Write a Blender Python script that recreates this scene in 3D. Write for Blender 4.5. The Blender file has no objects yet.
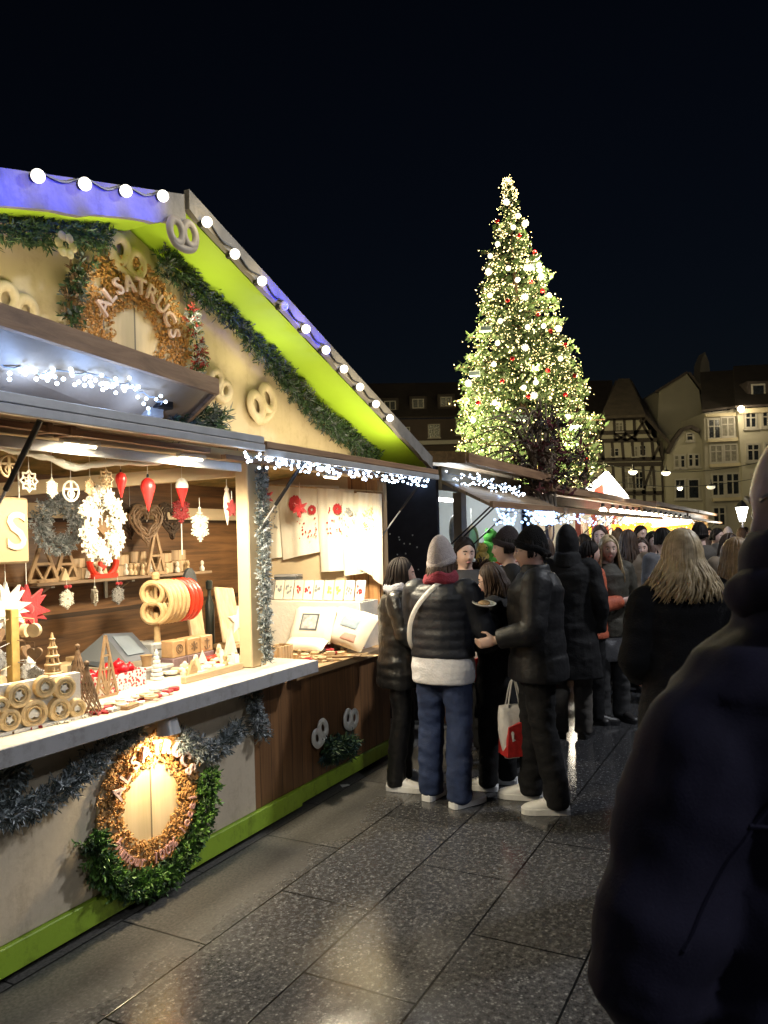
import bpy, bmesh, math, random
from mathutils import Vector, Matrix, noise
random.seed(11)
sc = bpy.context.scene
C = sc.collection
PI = math.pi
rnd = random.uniform

# ------------------------------------------------------------------ camera frame
ROLL = math.radians(1.5); FPX = 769.0; CY = 538.5; EYE = 1.7
ANG = math.radians(62.5)                       # direction of the stall row, from world +X
U = Vector((math.cos(ANG), math.sin(ANG), 0)); INW = Vector((-math.sin(ANG), math.cos(ANG), 0))
W0 = 2.74                                      # distance from the eye to the stall fronts
def ray(px, py):
    a = (px-384)/FPX; b = (CY-py)/FPX
    return Vector((a*math.cos(ROLL)+b*math.sin(ROLL), 1.0, -a*math.sin(ROLL)+b*math.cos(ROLL)))
def at_z(px, py, z=0.0):
    d = ray(px, py); t = (z-EYE)/d.z; return Vector((d.x*t, t, z))
def at_d(px, py, D):
    d = ray(px, py); return Vector((d.x*D, D, EYE+d.z*D))
def loc(p):                                    # world -> stall-row coordinates
    return Vector((p.x*U.x+p.y*U.y, p.x*INW.x+p.y*INW.y-W0, p.z))
def S(u, y, z):                                # stall-row coordinates -> world
    return U*u + INW*(y+W0) + Vector((0, 0, z))
def at_y(px, py, y):
    d = ray(px, py); t = (y+W0)/(d.x*INW.x+d.y*INW.y)
    p = d*t; return loc(Vector((p.x, p.y, EYE+p.z)))
def at_u(px, py, u):
    d = ray(px, py); t = u/(d.x*U.x+d.y*U.y)
    p = d*t; return loc(Vector((p.x, p.y, EYE+p.z)))
def at_c(px, py, z):
    return loc(at_z(px, py, z))

# ------------------------------------------------------------------ materials
MATS = {}
def new_mat(name):
    m = bpy.data.materials.new(name); m.use_nodes = True
    nt = m.node_tree; b = nt.nodes['Principled BSDF']
    return m, nt, b
def N(nt, t, **kw):
    n = nt.nodes.new(t)
    for k, v in kw.items(): setattr(n, k, v)
    return n
def sock(n, k, v): n.inputs[k].default_value = v
def M(name, col, rough=.6, var=.18, scale=5, bump=.15, bscale=60, metal=0, sheen=0, spec=.5, trans=0, sss=0, col2=None, detail=4, dirt=0):
    if name in MATS: return MATS[name]
    m, nt, b = new_mat(name)
    tc = N(nt, 'ShaderNodeTexCoord')
    n1 = N(nt, 'ShaderNodeTexNoise'); sock(n1, 'Scale', scale); sock(n1, 'Detail', detail); sock(n1, 'Roughness', .6)
    nt.links.new(tc.outputs['Object'], n1.inputs['Vector'])
    r = N(nt, 'ShaderNodeValToRGB'); e = r.color_ramp.elements
    c2 = col2 or [min(1, c*(1+var)) for c in col]; c1 = [c*(1-var) for c in col]
    e[0].position = .3; e[0].color = (*c1, 1); e[1].position = .7; e[1].color = (*c2, 1)
    nt.links.new(n1.outputs['Fac'], r.inputs['Fac']); co_ = r.outputs['Color']
    if dirt:                                   # rain streaks, scuffs and splashes with their own shape
        mp = N(nt, 'ShaderNodeMapping'); sock(mp, 'Scale', (9, 9, 1.3)); nt.links.new(tc.outputs['Object'], mp.inputs['Vector'])
        d1 = N(nt, 'ShaderNodeTexNoise'); sock(d1, 'Scale', 1.0); sock(d1, 'Detail', 7); sock(d1, 'Roughness', .7); nt.links.new(mp.outputs['Vector'], d1.inputs['Vector'])
        d2 = N(nt, 'ShaderNodeTexNoise'); sock(d2, 'Scale', 17); sock(d2, 'Detail', 5); sock(d2, 'Roughness', .75); nt.links.new(tc.outputs['Object'], d2.inputs['Vector'])
        dm = N(nt, 'ShaderNodeMath', operation='MULTIPLY'); nt.links.new(d1.outputs['Fac'], dm.inputs[0]); nt.links.new(d2.outputs['Fac'], dm.inputs[1])
        dr = N(nt, 'ShaderNodeValToRGB'); dr.color_ramp.elements[0].position = .24; dr.color_ramp.elements[0].color = (1, 1, 1, 1); dr.color_ramp.elements[1].position = .42; k_ = 1-dirt; dr.color_ramp.elements[1].color = (k_, k_*.96, k_*.9, 1)
        nt.links.new(dm.outputs[0], dr.inputs[0]); mu = N(nt, 'ShaderNodeMix', data_type='RGBA', blend_type='MULTIPLY'); sock(mu, 0, 1.0)
        nt.links.new(co_, mu.inputs[6]); nt.links.new(dr.outputs[0], mu.inputs[7]); co_ = mu.outputs[2]
    nt.links.new(co_, b.inputs['Base Color'])
    sock(b, 'Roughness', rough); sock(b, 'Metallic', metal); sock(b, 'Specular IOR Level', spec)
    if trans: sock(b, 'Transmission Weight', trans)
    if sheen: sock(b, 'Sheen Weight', sheen); sock(b, 'Sheen Roughness', .5)
    if sss: sock(b, 'Subsurface Weight', sss); sock(b, 'Subsurface Radius', (.02, .008, .004)); sock(b, 'Subsurface Scale', .3)
    if bump:
        n2 = N(nt, 'ShaderNodeTexNoise'); sock(n2, 'Scale', bscale); sock(n2, 'Detail', 3)
        nt.links.new(tc.outputs['Object'], n2.inputs['Vector'])
        bp = N(nt, 'ShaderNodeBump'); sock(bp, 'Strength', bump); sock(bp, 'Distance', .02)
        nt.links.new(n2.outputs['Fac'], bp.inputs['Height']); nt.links.new(bp.outputs['Normal'], b.inputs['Normal'])
    MATS[name] = m; return m
def WOOD(name, c1, c2, axis=0, rough=.55, plank=0, paxis=2, scale=1.0, bump=.12):
    """streaky grain along one object axis; plank > 0 adds joints between boards"""
    if name in MATS: return MATS[name]
    m, nt, b = new_mat(name)
    tc = N(nt, 'ShaderNodeTexCoord'); mp = N(nt, 'ShaderNodeMapping')
    s = [26*scale]*3; s[axis] = 1.6*scale; sock(mp, 'Scale', s)
    nt.links.new(tc.outputs['Object'], mp.inputs['Vector'])
    n1 = N(nt, 'ShaderNodeTexNoise'); sock(n1, 'Scale', 1.0); sock(n1, 'Detail', 6); sock(n1, 'Roughness', .65); sock(n1, 'Distortion', .6)
    nt.links.new(mp.outputs['Vector'], n1.inputs['Vector'])
    n3 = N(nt, 'ShaderNodeTexNoise'); sock(n3, 'Scale', 2.3); sock(n3, 'Detail', 2)
    nt.links.new(tc.outputs['Object'], n3.inputs['Vector'])
    mx0 = N(nt, 'ShaderNodeMath', operation='MULTIPLY_ADD'); sock(mx0, 1, .45); sock(mx0, 2, -.2)
    nt.links.new(n3.outputs['Fac'], mx0.inputs[0])
    ad = N(nt, 'ShaderNodeMath', operation='ADD'); nt.links.new(n1.outputs['Fac'], ad.inputs[0]); nt.links.new(mx0.outputs[0], ad.inputs[1])
    r = N(nt, 'ShaderNodeValToRGB'); e = r.color_ramp.elements
    e[0].position = .32; e[0].color = (*c1, 1); e[1].position = .68; e[1].color = (*c2, 1)
    nt.links.new(ad.outputs[0], r.inputs['Fac'])
    h = n1.outputs['Fac']; out = r.outputs['Color']
    if plank:
        sx = N(nt, 'ShaderNodeSeparateXYZ'); nt.links.new(tc.outputs['Object'], sx.inputs[0])
        dv = N(nt, 'ShaderNodeMath', operation='DIVIDE'); sock(dv, 1, plank); nt.links.new(sx.outputs[paxis], dv.inputs[0])
        fr = N(nt, 'ShaderNodeMath', operation='FRACT'); nt.links.new(dv.outputs[0], fr.inputs[0])
        gt = N(nt, 'ShaderNodeMath', operation='GREATER_THAN'); sock(gt, 1, .05); nt.links.new(fr.outputs[0], gt.inputs[0])
        mm = N(nt, 'ShaderNodeMath', operation='MULTIPLY_ADD'); sock(mm, 1, .75); sock(mm, 2, .25); nt.links.new(gt.outputs[0], mm.inputs[0])
        fl = N(nt, 'ShaderNodeMath', operation='FLOOR'); nt.links.new(dv.outputs[0], fl.inputs[0])
        wn = N(nt, 'ShaderNodeTexWhiteNoise', noise_dimensions='1D'); nt.links.new(fl.outputs[0], wn.inputs['W'])
        ma = N(nt, 'ShaderNodeMath', operation='MULTIPLY_ADD'); sock(ma, 1, .4); sock(ma, 2, .78); nt.links.new(wn.outputs['Value'], ma.inputs[0])
        m2 = N(nt, 'ShaderNodeMath', operation='MULTIPLY'); nt.links.new(mm.outputs[0], m2.inputs[0]); nt.links.new(ma.outputs[0], m2.inputs[1])
        mu = N(nt, 'ShaderNodeMix', data_type='RGBA', blend_type='MULTIPLY'); sock(mu, 0, 1.0)
        nt.links.new(out, mu.inputs[6]); nt.links.new(m2.outputs[0], mu.inputs[7]); out = mu.outputs[2]
        hm = N(nt, 'ShaderNodeMath', operation='ADD'); nt.links.new(n1.outputs['Fac'], hm.inputs[0]); nt.links.new(gt.outputs[0], hm.inputs[1]); h = hm.outputs[0]
    nt.links.new(out, b.inputs['Base Color']); sock(b, 'Roughness', rough)
    bp = N(nt, 'ShaderNodeBump'); sock(bp, 'Strength', bump); sock(bp, 'Distance', .02)
    nt.links.new(h, bp.inputs['Height']); nt.links.new(bp.outputs['Normal'], b.inputs['Normal'])
    MATS[name] = m; return m
def GLOW(name, col, strength, sampled=False):
    if name in MATS: return MATS[name]
    m, nt, b = new_mat(name)
    sock(b, 'Base Color', (*[c*.8 for c in col], 1)); sock(b, 'Emission Color', (*col, 1)); sock(b, 'Emission Strength', strength)
    if not sampled: m.cycles.emission_sampling = 'NONE'
    MATS[name] = m; return m

# ------------------------------------------------------------------ mesh building
class MB:
    def __init__(s): s.v = []; s.f = []; s.m = []; s.mi = 0
    def add(s, vs, fs, T=None):
        o = len(s.v)
        s.v += [tuple(T @ Vector(p)) for p in vs] if T is not None else [tuple(p) for p in vs]
        s.f += [tuple(i+o for i in f) for f in fs]; s.m += [s.mi]*len(fs); return s
    def box(s, a, b, T=None, ch=0):
        """box between two corners, chamfered by ch"""
        (x0, y0, z0), (x1, y1, z1) = [[min(p, q) for p, q in zip(a, b)], [max(p, q) for p, q in zip(a, b)]]
        if ch <= 0:
            vs = [(x, y, z) for z in (z0, z1) for y in (y0, y1) for x in (x0, x1)]
            return s.add(vs, [(0, 2, 3, 1), (4, 5, 7, 6), (0, 1, 5, 4), (2, 6, 7, 3), (0, 4, 6, 2), (1, 3, 7, 5)], T)
        bm = bmesh.new(); bmesh.ops.create_cube(bm, size=1)
        for v in bm.verts: v.co = Vector(((x0+x1)/2+v.co.x*(x1-x0), (y0+y1)/2+v.co.y*(y1-y0), (z0+z1)/2+v.co.z*(z1-z0)))
        bmesh.ops.bevel(bm, geom=bm.edges[:], offset=ch, segments=1, affect='EDGES')
        bm.verts.index_update()
        s.add([v.co[:] for v in bm.verts], [[v.index for v in f.verts] for f in bm.faces], T); bm.free(); return s
    def rings(s, rr, cap=True, close=False, T=None):
        n = len(rr[0]); vs = [p for r in rr for p in r]; fs = []
        for k in range(len(rr)-1 if not close else len(rr)):
            a = k*n; b = ((k+1) % len(rr))*n
            for i in range(n):
                j = (i+1) % n; fs.append((a+i, a+j, b+j, b+i))
        if cap and not close: fs.append(tuple(range(n-1, -1, -1))); fs.append(tuple(range(len(vs)-n, len(vs))))
        return s.add(vs, fs, T)
    def tube(s, pts, rad, n=8, flat=1.0, up=None, close=False, T=None, round_ends=False):
        P = [Vector(p) for p in pts]; m = len(P)
        R = list(rad) if hasattr(rad, '__len__') else [rad]*m
        if round_ends and not close:
            d0 = (P[0]-P[1]).normalized(); d1 = (P[-1]-P[-2]).normalized()
            P = [P[0]+d0*R[0]*.9, P[0]+d0*R[0]*.6]+P+[P[-1]+d1*R[-1]*.6, P[-1]+d1*R[-1]*.9]
            R = [R[0]*.35, R[0]*.78]+R+[R[-1]*.78, R[-1]*.35]; m += 4
        rr = []; nrm = None
        for k in range(m):
            if close: t = (P[(k+1) % m]-P[k-1])
            else: t = P[min(k+1, m-1)]-P[max(k-1, 0)]
            t = t.normalized() if t.length > 1e-9 else Vector((0, 0, 1))
            if up is not None: nrm = Vector(up)
            elif nrm is None: nrm = Vector((0, 0, 1)) if abs(t.z) < .9 else Vector((1, 0, 0))
            nrm = nrm - t*nrm.dot(t)
            if nrm.length < 1e-6: nrm = t.orthogonal()
            nrm = nrm.normalized(); bi = t.cross(nrm)
            rr.append([P[k]+(nrm*math.cos(2*PI*i/n)*flat+bi*math.sin(2*PI*i/n))*R[k] for i in range(n)])
        return s.rings(rr, True, close, T)
    def bar(s, p0, p1, w, h, up=(0, 0, 1)):
        p0, p1 = Vector(p0), Vector(p1); t = (p1-p0).normalized(); u_ = Vector(up); u_ = (u_-t*u_.dot(t)).normalized(); b = t.cross(u_)
        return s.rings([[p+b*sx*w/2+u_*sy*h/2 for sx, sy in ((-1, -1), (1, -1), (1, 1), (-1, 1))] for p in (p0, p1)])
    def lathe(s, prof, n=20, T=None):
        return s.rings([[(r*math.cos(2*PI*i/n), r*math.sin(2*PI*i/n), z) for i in range(n)] for r, z in prof], True, False, T)
    def ball(s, c, r, n=12, T=None):
        r = r if hasattr(r, '__len__') else (r, r, r); k = max(4, n//2)
        return s.rings([[(c[0]+r[0]*math.sin(a)*math.cos(2*PI*i/n), c[1]+r[1]*math.sin(a)*math.sin(2*PI*i/n), c[2]-r[2]*math.cos(a)) for i in range(n)]
                        for a in [PI*(.04+.92*q/k) for q in range(k+1)]], True, False, T)
    def prism(s, poly, z0, z1, T=None):
        n = len(poly); return s.rings([[(x, y, z0) for x, y in poly], [(x, y, z1) for x, y in poly]], True, False, T)
    def sheet(s, pts, th, nrm):
        n = Vector(nrm)*th; return s.rings([[Vector(p) for p in pts], [Vector(p)+n for p in pts]])
def FRONT(u, y, z, rot=0, sc_=1):              # x along the stall, y up, z out to the street
    T = Matrix(((1, 0, 0, u), (0, 0, -1, y), (0, 1, 0, z), (0, 0, 0, 1)))
    return T @ Matrix.Rotation(rot, 4, 'Z') @ Matrix.Scale(sc_, 4)
def SIDE(u, y, z, rot=0):                      # on a wall facing back along the row: x towards the street, y up, z towards -u
    T = Matrix(((0, 0, -1, u), (-1, 0, 0, y), (0, 1, 0, z), (0, 0, 0, 1)))
    return T @ Matrix.Rotation(rot, 4, 'Z')
def RZ(x, y, z, r=0): return Matrix.Translation((x, y, z)) @ Matrix.Rotation(r, 4, 'Z')

def mesh_of(mb, name, mats, smooth):
    me = bpy.data.meshes.new(name); me.from_pydata([tuple(p) for p in mb.v], [], mb.f)
    for m in mats: me.materials.append(m)
    if len(mats) > 1: me.polygons.foreach_set('material_index', mb.m)
    bm = bmesh.new(); bm.from_mesh(me); bmesh.ops.recalc_face_normals(bm, faces=bm.faces); bm.to_mesh(me); bm.free()
    if smooth:
        me.polygons.foreach_set('use_smooth', [True]*len(me.polygons))
        if smooth != 'all':
            try: me.set_sharp_from_angle(angle=math.radians(42))
            except Exception: pass
    return me
def part(name, mb, mat, parent, smooth=True, label=None, kind=None):
    mats = mat if isinstance(mat, (list, tuple)) else [mat]
    o = bpy.data.objects.new(name, mesh_of(mb, name, mats, smooth)); C.objects.link(o); o.parent = parent
    if label: o['label'] = label
    if kind: o['kind'] = kind
    return o
def tag(o, label, cat, group=None):
    o['label'] = label; o['category'] = cat
    if group: o['group'] = group
    return o
def thing(name, label, cat, where=(0, 0, 0), rot=0.0, group=None, world=False):
    o = bpy.data.objects.new(name, None); C.objects.link(o); o.empty_display_size = .1
    o.location = where if world else S(*where); o.rotation_euler = (0, 0, rot if world else ANG+rot)
    return tag(o, label, cat, group)
def single(name, label, cat, mb, mat, group=None, world=False, smooth=True, where=None, rot=0.0):
    """a thing that is one mesh: recentred on the middle of its base unless a place is given"""
    mats = mat if isinstance(mat, (list, tuple)) else [mat]
    if where is None:
        xs, ys, zs = zip(*mb.v); b = Vector(((min(xs)+max(xs))/2, (min(ys)+max(ys))/2, min(zs)))
        mb.v = [(p[0]-b.x, p[1]-b.y, p[2]-b.z) for p in mb.v]
    else: b = Vector(where)
    o = bpy.data.objects.new(name, mesh_of(mb, name, mats, smooth)); C.objects.link(o)
    o.location = b if world else S(*b); o.rotation_euler = (0, 0, rot if world else ANG+rot)
    return tag(o, label, cat, group)
def structure(name, mb, mat, smooth=False):
    o = part(name, mb, mat, None, smooth); o['kind'] = 'structure'; return o
def dup(root, where=None, rot=None, label=None, group=None, name=None):
    r = root.copy(); C.objects.link(r)
    if where is not None: r.location = where
    if rot is not None: r.rotation_euler = (0, 0, rot)
    if label: r['label'] = label
    if group: r['group'] = group
    for ch in list(root.children):
        c = ch.copy(); C.objects.link(c); c.parent = r
        for g in ch.children:
            d = g.copy(); C.objects.link(d); d.parent = c
    return r
def lamp(name, where, power, col=(1, .8, .55), size=.03, parent=None, kind='POINT', world=False, aim=None, spot=None, blend=.6):
    l = bpy.data.lights.new(name, kind); l.energy = power; l.color = col
    if kind in ('POINT', 'SPOT'): l.shadow_soft_size = size
    if kind == 'SPOT': l.spot_size = math.radians(spot or 90); l.spot_blend = blend
    if kind == 'AREA': l.shape = 'RECTANGLE'; l.size = size; l.size_y = .05
    o = bpy.data.objects.new(name, l); C.objects.link(o)
    p = Vector(where) if world else S(*where); o.location = p
    if aim is not None:
        q = Vector(aim) if world else S(*aim); o.rotation_euler = (q-p).to_track_quat('-Z', 'Y').to_euler()
    return o
TXT = {}
def glyph(ch, size=1.0, depth=.12):
    key = (ch, depth)
    if key not in TXT:
        cu = bpy.data.curves.new('t', 'FONT'); cu.body = ch; cu.size = 1; cu.extrude = depth/2; cu.resolution_u = 3
        cu.offset = .012
        ob = bpy.data.objects.new('t', cu); C.objects.link(ob)
        me = ob.evaluated_get(bpy.context.evaluated_depsgraph_get()).to_mesh()
        vs = [v.co.copy() for v in me.vertices]; fs = [tuple(p.vertices) for p in me.polygons]
        ob.to_mesh_clear(); bpy.data.objects.remove(ob); bpy.data.curves.remove(cu)
        TXT[key] = (vs, fs)
    vs, fs = TXT[key]; return [v*size for v in vs], fs
def arc_text(mb, s, R, size, a_mid, step, T, depth=.12, inward=False):
    n = len(s)
    for k, ch in enumerate(s):
        if ch == ' ': continue
        vs, fs = glyph(ch, size, depth); cx = (min(v.x for v in vs)+max(v.x for v in vs))/2
        if not inward:
            a = a_mid-(k-(n-1)/2)*step; rot = a-PI/2; r = R
        else:
            a = a_mid+(k-(n-1)/2)*step; rot = a+PI/2; r = R
        Q = T @ Matrix.Translation((r*math.cos(a), r*math.sin(a), depth*size/2)) @ Matrix.Rotation(rot, 4, 'Z') @ Matrix.Translation((-cx, -size*.35 if inward else 0, 0))
        mb.add(vs, fs, Q)
def catmull(pts, n=6, close=False):
    P = [Vector(p) for p in pts]; m = len(P); out = []
    for i in range(m if close else m-1):
        a, b, c, d = (P[(i-1) % m], P[i], P[(i+1) % m], P[(i+2) % m]) if close else (P[max(i-1, 0)], P[i], P[i+1], P[min(i+2, m-1)])
        for k in range(n):
            t = k/n; out.append(.5*((2*b)+(c-a)*t+(2*a-5*b+4*c-d)*t*t+(3*b-a-3*c+d)*t**3))
    if not close: out.append(P[-1])
    return out
def rv(): 
    while True:
        v = Vector((rnd(-1, 1), rnd(-1, 1), rnd(-1, 1)))
        if .05 < v.length < 1: return v.normalized()
def sprig(mb, p, d, L, nn, w, mats=1, open_=.7):
    """a short fir twig: needles in two loose rows round a stem"""
    d = d.normalized(); mb.mi = random.randrange(mats)
    for k in range(nn):
        t = k/nn; q = p+d*L*t*.8; o = rv(); o = (o-d*o.dot(d))
        if o.length < .05: continue
        nd = (o.normalized()*open_+d*rnd(.4, 1)).normalized(); l = L*rnd(.35, .6)
        s_ = nd.cross(rv()).normalized()*w*.5; e = q+nd*l
        mb.add([q-s_*.6, q+s_*.6, q+s_+nd*l*.6, e, q-s_+nd*l*.6], [(0, 1, 2, 3, 4)])
def garland(path, rad, per_m, L=.06, w=.006, mats=1, out=Vector((0, -1, 0)), nn=9, hang=0):
    mb = MB(); P = [Vector(p) for p in path]; radf = rad if callable(rad) else (lambda t: rad)
    seg = [(P[i+1]-P[i]).length for i in range(len(P)-1)]; tot = sum(seg)
    for k in range(int(tot*per_m)):
        s = rnd(0, tot); i = 0
        while i < len(seg)-1 and s > seg[i]: s -= seg[i]; i += 1
        t = (P[i+1]-P[i]).normalized(); base = P[i]+t*s; tt = i/len(seg); r = radf(tt)
        o = rv(); o = o-t*o.dot(t)
        if o.dot(out) < -.25*o.length: o = o+out*.8
        o = o.normalized()
        sprig(mb, base+o*r*rnd(.1, .8), (o*rnd(.5, 1)+t*rnd(-.6, .9)+Vector((0, 0, -hang))), L*rnd(.7, 1.25), nn, w*rnd(.8, 1.3), mats)
    mb.mi = 0; mb.tube(P, rad*.18 if not callable(rad) else .008, 5)
    return mb

# ------------------------------------------------------------------ common materials
cream = M('cream_paint', (.60, .47, .30), .6, .10, 2.2, .06, 30)
panel_cream = M('panel_cream', (.58, .49, .37), .5, .09, 1.6, .08, 25, dirt=.25)
gable_cream = M('gable_cream', (.55, .44, .26), .6, .12, 1.8, .2, 5, dirt=.2)
green = M('green_paint', (.30, .46, .035), .5, .10, 3, .08, 30, dirt=.5)
soffit_green = M('soffit_green', (.40, .62, .03), .6, .08, 2, .05, 20)
brown_wood = WOOD('brown_wood', (.10, .045, .018), (.24, .115, .045), 2, .5, .11, 0)
back_wood = WOOD('back_wood', (.06, .026, .009), (.20, .095, .035), 0, .5, .62, 2)
fascia_wood = WOOD('fascia_wood', (.16, .085, .045), (.34, .2, .11), 0, .6)
under_wood = WOOD('under_wood', (.25, .17, .1), (.42, .30, .19), 0, .6, .12, 1)
pale_wood = WOOD('pale_wood', (.42, .28, .14), (.66, .48, .28), 2, .5)
pale_wood_x = WOOD('pale_wood_flat', (.42, .28, .14), (.66, .48, .28), 0, .5)
counter_m = M('counter_top', (.68, .61, .50), .45, .07, 3, .06, 30, dirt=.3)
counter_edge = M('counter_edge', (.42, .41, .42), .4, .08, 5, .05, 30, dirt=.35)
alu = M('aluminium', (.56, .56, .58), .38, .12, 8, .05, 50, metal=.35)
dark_metal = M('dark_metal', (.03, .03, .035), .4, .1, 8, .02, 50, metal=.6)
fir = M('fir', (.032, .070, .026), .6, .35, 30, 0)
fir2 = M('fir_light', (.06, .115, .035), .6, .3, 30, 0)
frost = M('frosted_fir', (.26, .30, .31), .7, .35, 40, 0)
frost2 = M('frosted_tip', (.48, .52, .55), .7, .2, 40, 0)
frost_dark = M('frosted_dark', (.09, .11, .105), .7, .35, 40, 0)
white_paint = M('white_paint', (.78, .76, .70), .5, .06, 10, .03, 40)
cut_wood = M('cut_plywood', (.62, .46, .27), .55, .15, 20, .05, 60)
white_ply = M('white_ply', (.72, .67, .57), .55, .1, 20, .04, 60)
brown_ply = M('brown_ply', (.20, .12, .065), .6, .25, 20, .05, 60)
red_m = M('red_lacquer', (.55, .02, .02), .35, .15, 10, .02, 40)
red_felt = M('red_felt', (.42, .02, .025), .8, .2, 30, .2, 90, sheen=.3)
deep_red = M('deep_red', (.25, .02, .03), .7, .2, 30, .1, 90)
white_felt = M('white_felt', (.75, .73, .68), .85, .06, 20, .2, 90)
grey_board = M('grey_board', (.27, .26, .25), .6, .15, 12, .05, 40)
black_m = M('black_plastic', (.02, .02, .022), .4, .1, 10, .02, 50)
linen = M('linen', (.74, .68, .56), .85, .05, 9, .15, 220)
# ------------------------------------------------------------------ world, camera, sun
w = bpy.data.worlds.new('World'); sc.world = w; w.use_nodes = True; wn = w.node_tree
bg = wn.nodes['Background']; sky = N(wn, 'ShaderNodeTexSky', sky_type='NISHITA', sun_disc=False)
sky.sun_elevation = math.radians(4); sky.sun_rotation = math.radians(200); sky.altitude = 300
tint = N(wn, 'ShaderNodeMix', data_type='RGBA', blend_type='MULTIPLY'); sock(tint, 0, 1.0); tint.inputs[7].default_value = (.55, .62, 1.0, 1)
wn.links.new(sky.outputs[0], tint.inputs[6]); wn.links.new(tint.outputs[2], bg.inputs[0]); sock(bg, 'Strength', .0009)
sun = bpy.data.lights.new('night_glow', 'SUN'); sun.energy = .02; sun.angle = math.radians(20); sun.color = (.75, .82, 1)
so = bpy.data.objects.new('night_glow', sun); C.objects.link(so); so.rotation_euler = (math.radians(50), 0, math.radians(-20))
cam = bpy.data.cameras.new('camera'); co = bpy.data.objects.new('camera', cam); C.objects.link(co); sc.camera = co
co.location = (0, 0, EYE); co.rotation_euler = (PI/2, ROLL, 0)
cam.sensor_fit = 'VERTICAL'; cam.sensor_height = 36; cam.lens = FPX/1024*36; cam.shift_y = (CY-512)/1024
cam.clip_end = 2000; cam.clip_start = .05
cam.dof.use_dof = True; cam.dof.focus_distance = 4.6; cam.dof.aperture_fstop = 8.5
sc.view_settings.view_transform = 'Standard'; sc.view_settings.look = 'None'; sc.view_settings.exposure = 1.35; sc.view_settings.gamma = 1
sc.render.engine = 'CYCLES'; cy = sc.cycles
cy.use_denoising = True; cy.max_bounces = 6; cy.diffuse_bounces = 3; cy.glossy_bounces = 3; cy.transparent_max_bounces = 6; cy.sample_clamp_indirect = 4
cy.caustics_reflective = False; cy.caustics_refractive = False

# ------------------------------------------------------------------ ground: wet granite paving
m, nt, b = new_mat('wet_granite'); tc = N(nt, 'ShaderNodeTexCoord')
mp = N(nt, 'ShaderNodeMapping'); sock(mp, 'Location', (-1.42, .04, 0)); nt.links.new(tc.outputs['Object'], mp.inputs['Vector'])
br = N(nt, 'ShaderNodeTexBrick', offset=.5, offset_frequency=2); sock(br, 'Scale', 1); sock(br, 'Brick Width', 1.1); sock(br, 'Row Height', .49)
sock(br, 'Mortar Size', .0055); sock(br, 'Mortar Smooth', .3); sock(br, 'Color1', (.88, .88, .88, 1)); sock(br, 'Color2', (1.1, 1.1, 1.1, 1)); sock(br, 'Mortar', (.06, .06, .06, 1))
nt.links.new(mp.outputs['Vector'], br.inputs['Vector'])
def noise_n(s, d=4, r=.6, src=None):
    n = N(nt, 'ShaderNodeTexNoise'); sock(n, 'Scale', s); sock(n, 'Detail', d); sock(n, 'Roughness', r); nt.links.new((src or tc.outputs['Object']), n.inputs['Vector']); return n
def ramp(src, stops):
    r = N(nt, 'ShaderNodeValToRGB'); e = r.color_ramp.elements
    while len(e) < len(stops): e.new(.5)
    for q, (p, c) in zip(e, stops): q.position = p; q.color = (c, c, c, 1) if not hasattr(c, '__len__') else (*c, 1)
    nt.links.new(src, r.inputs['Fac']); return r
vo_ = N(nt, 'ShaderNodeTexVoronoi'); sock(vo_, 'Scale', 75); nt.links.new(tc.outputs['Object'], vo_.inputs['Vector'])
sv = N(nt, 'ShaderNodeSeparateColor'); nt.links.new(vo_.outputs['Color'], sv.inputs[0])
speck0 = noise_n(38, 9, .82); fl_ = ramp(sv.outputs[0], [(.78, 0), (.86, 1)]); fd_ = ramp(vo_.outputs['Distance'], [(.25, 1), (.5, 0)])
fm = N(nt, 'ShaderNodeMath', operation='MULTIPLY'); nt.links.new(fl_.outputs[0], fm.inputs[0]); nt.links.new(fd_.outputs[0], fm.inputs[1])
fa = N(nt, 'ShaderNodeMath', operation='MULTIPLY_ADD'); sock(fa, 1, .13); nt.links.new(fm.outputs[0], fa.inputs[0]); nt.links.new(speck0.outputs['Fac'], fa.inputs[2])
speckr = ramp(fa.outputs[0], [(.36, (.018, .018, .019)), (.52, (.042, .042, .045)), (.74, (.22, .22, .225))])
big = noise_n(1.1, 5, .65); wet = ramp(big.outputs['Fac'], [(.36, 0), (.62, 1)])
sx = N(nt, 'ShaderNodeSeparateXYZ'); nt.links.new(tc.outputs['Object'], sx.inputs[0])
mr = N(nt, 'ShaderNodeMapRange'); sock(mr, 'From Min', .35); sock(mr, 'From Max', 1.9); nt.links.new(sx.outputs[1], mr.inputs[0])   # drier in the lee of the stall
iv = N(nt, 'ShaderNodeMath', operation='SUBTRACT'); sock(iv, 0, 1.0); nt.links.new(mr.outputs[0], iv.inputs[1])
dryness = N(nt, 'ShaderNodeMath', operation='MULTIPLY'); nt.links.new(mr.outputs[0], dryness.inputs[0]); dryness.inputs[1].default_value = 1
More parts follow.
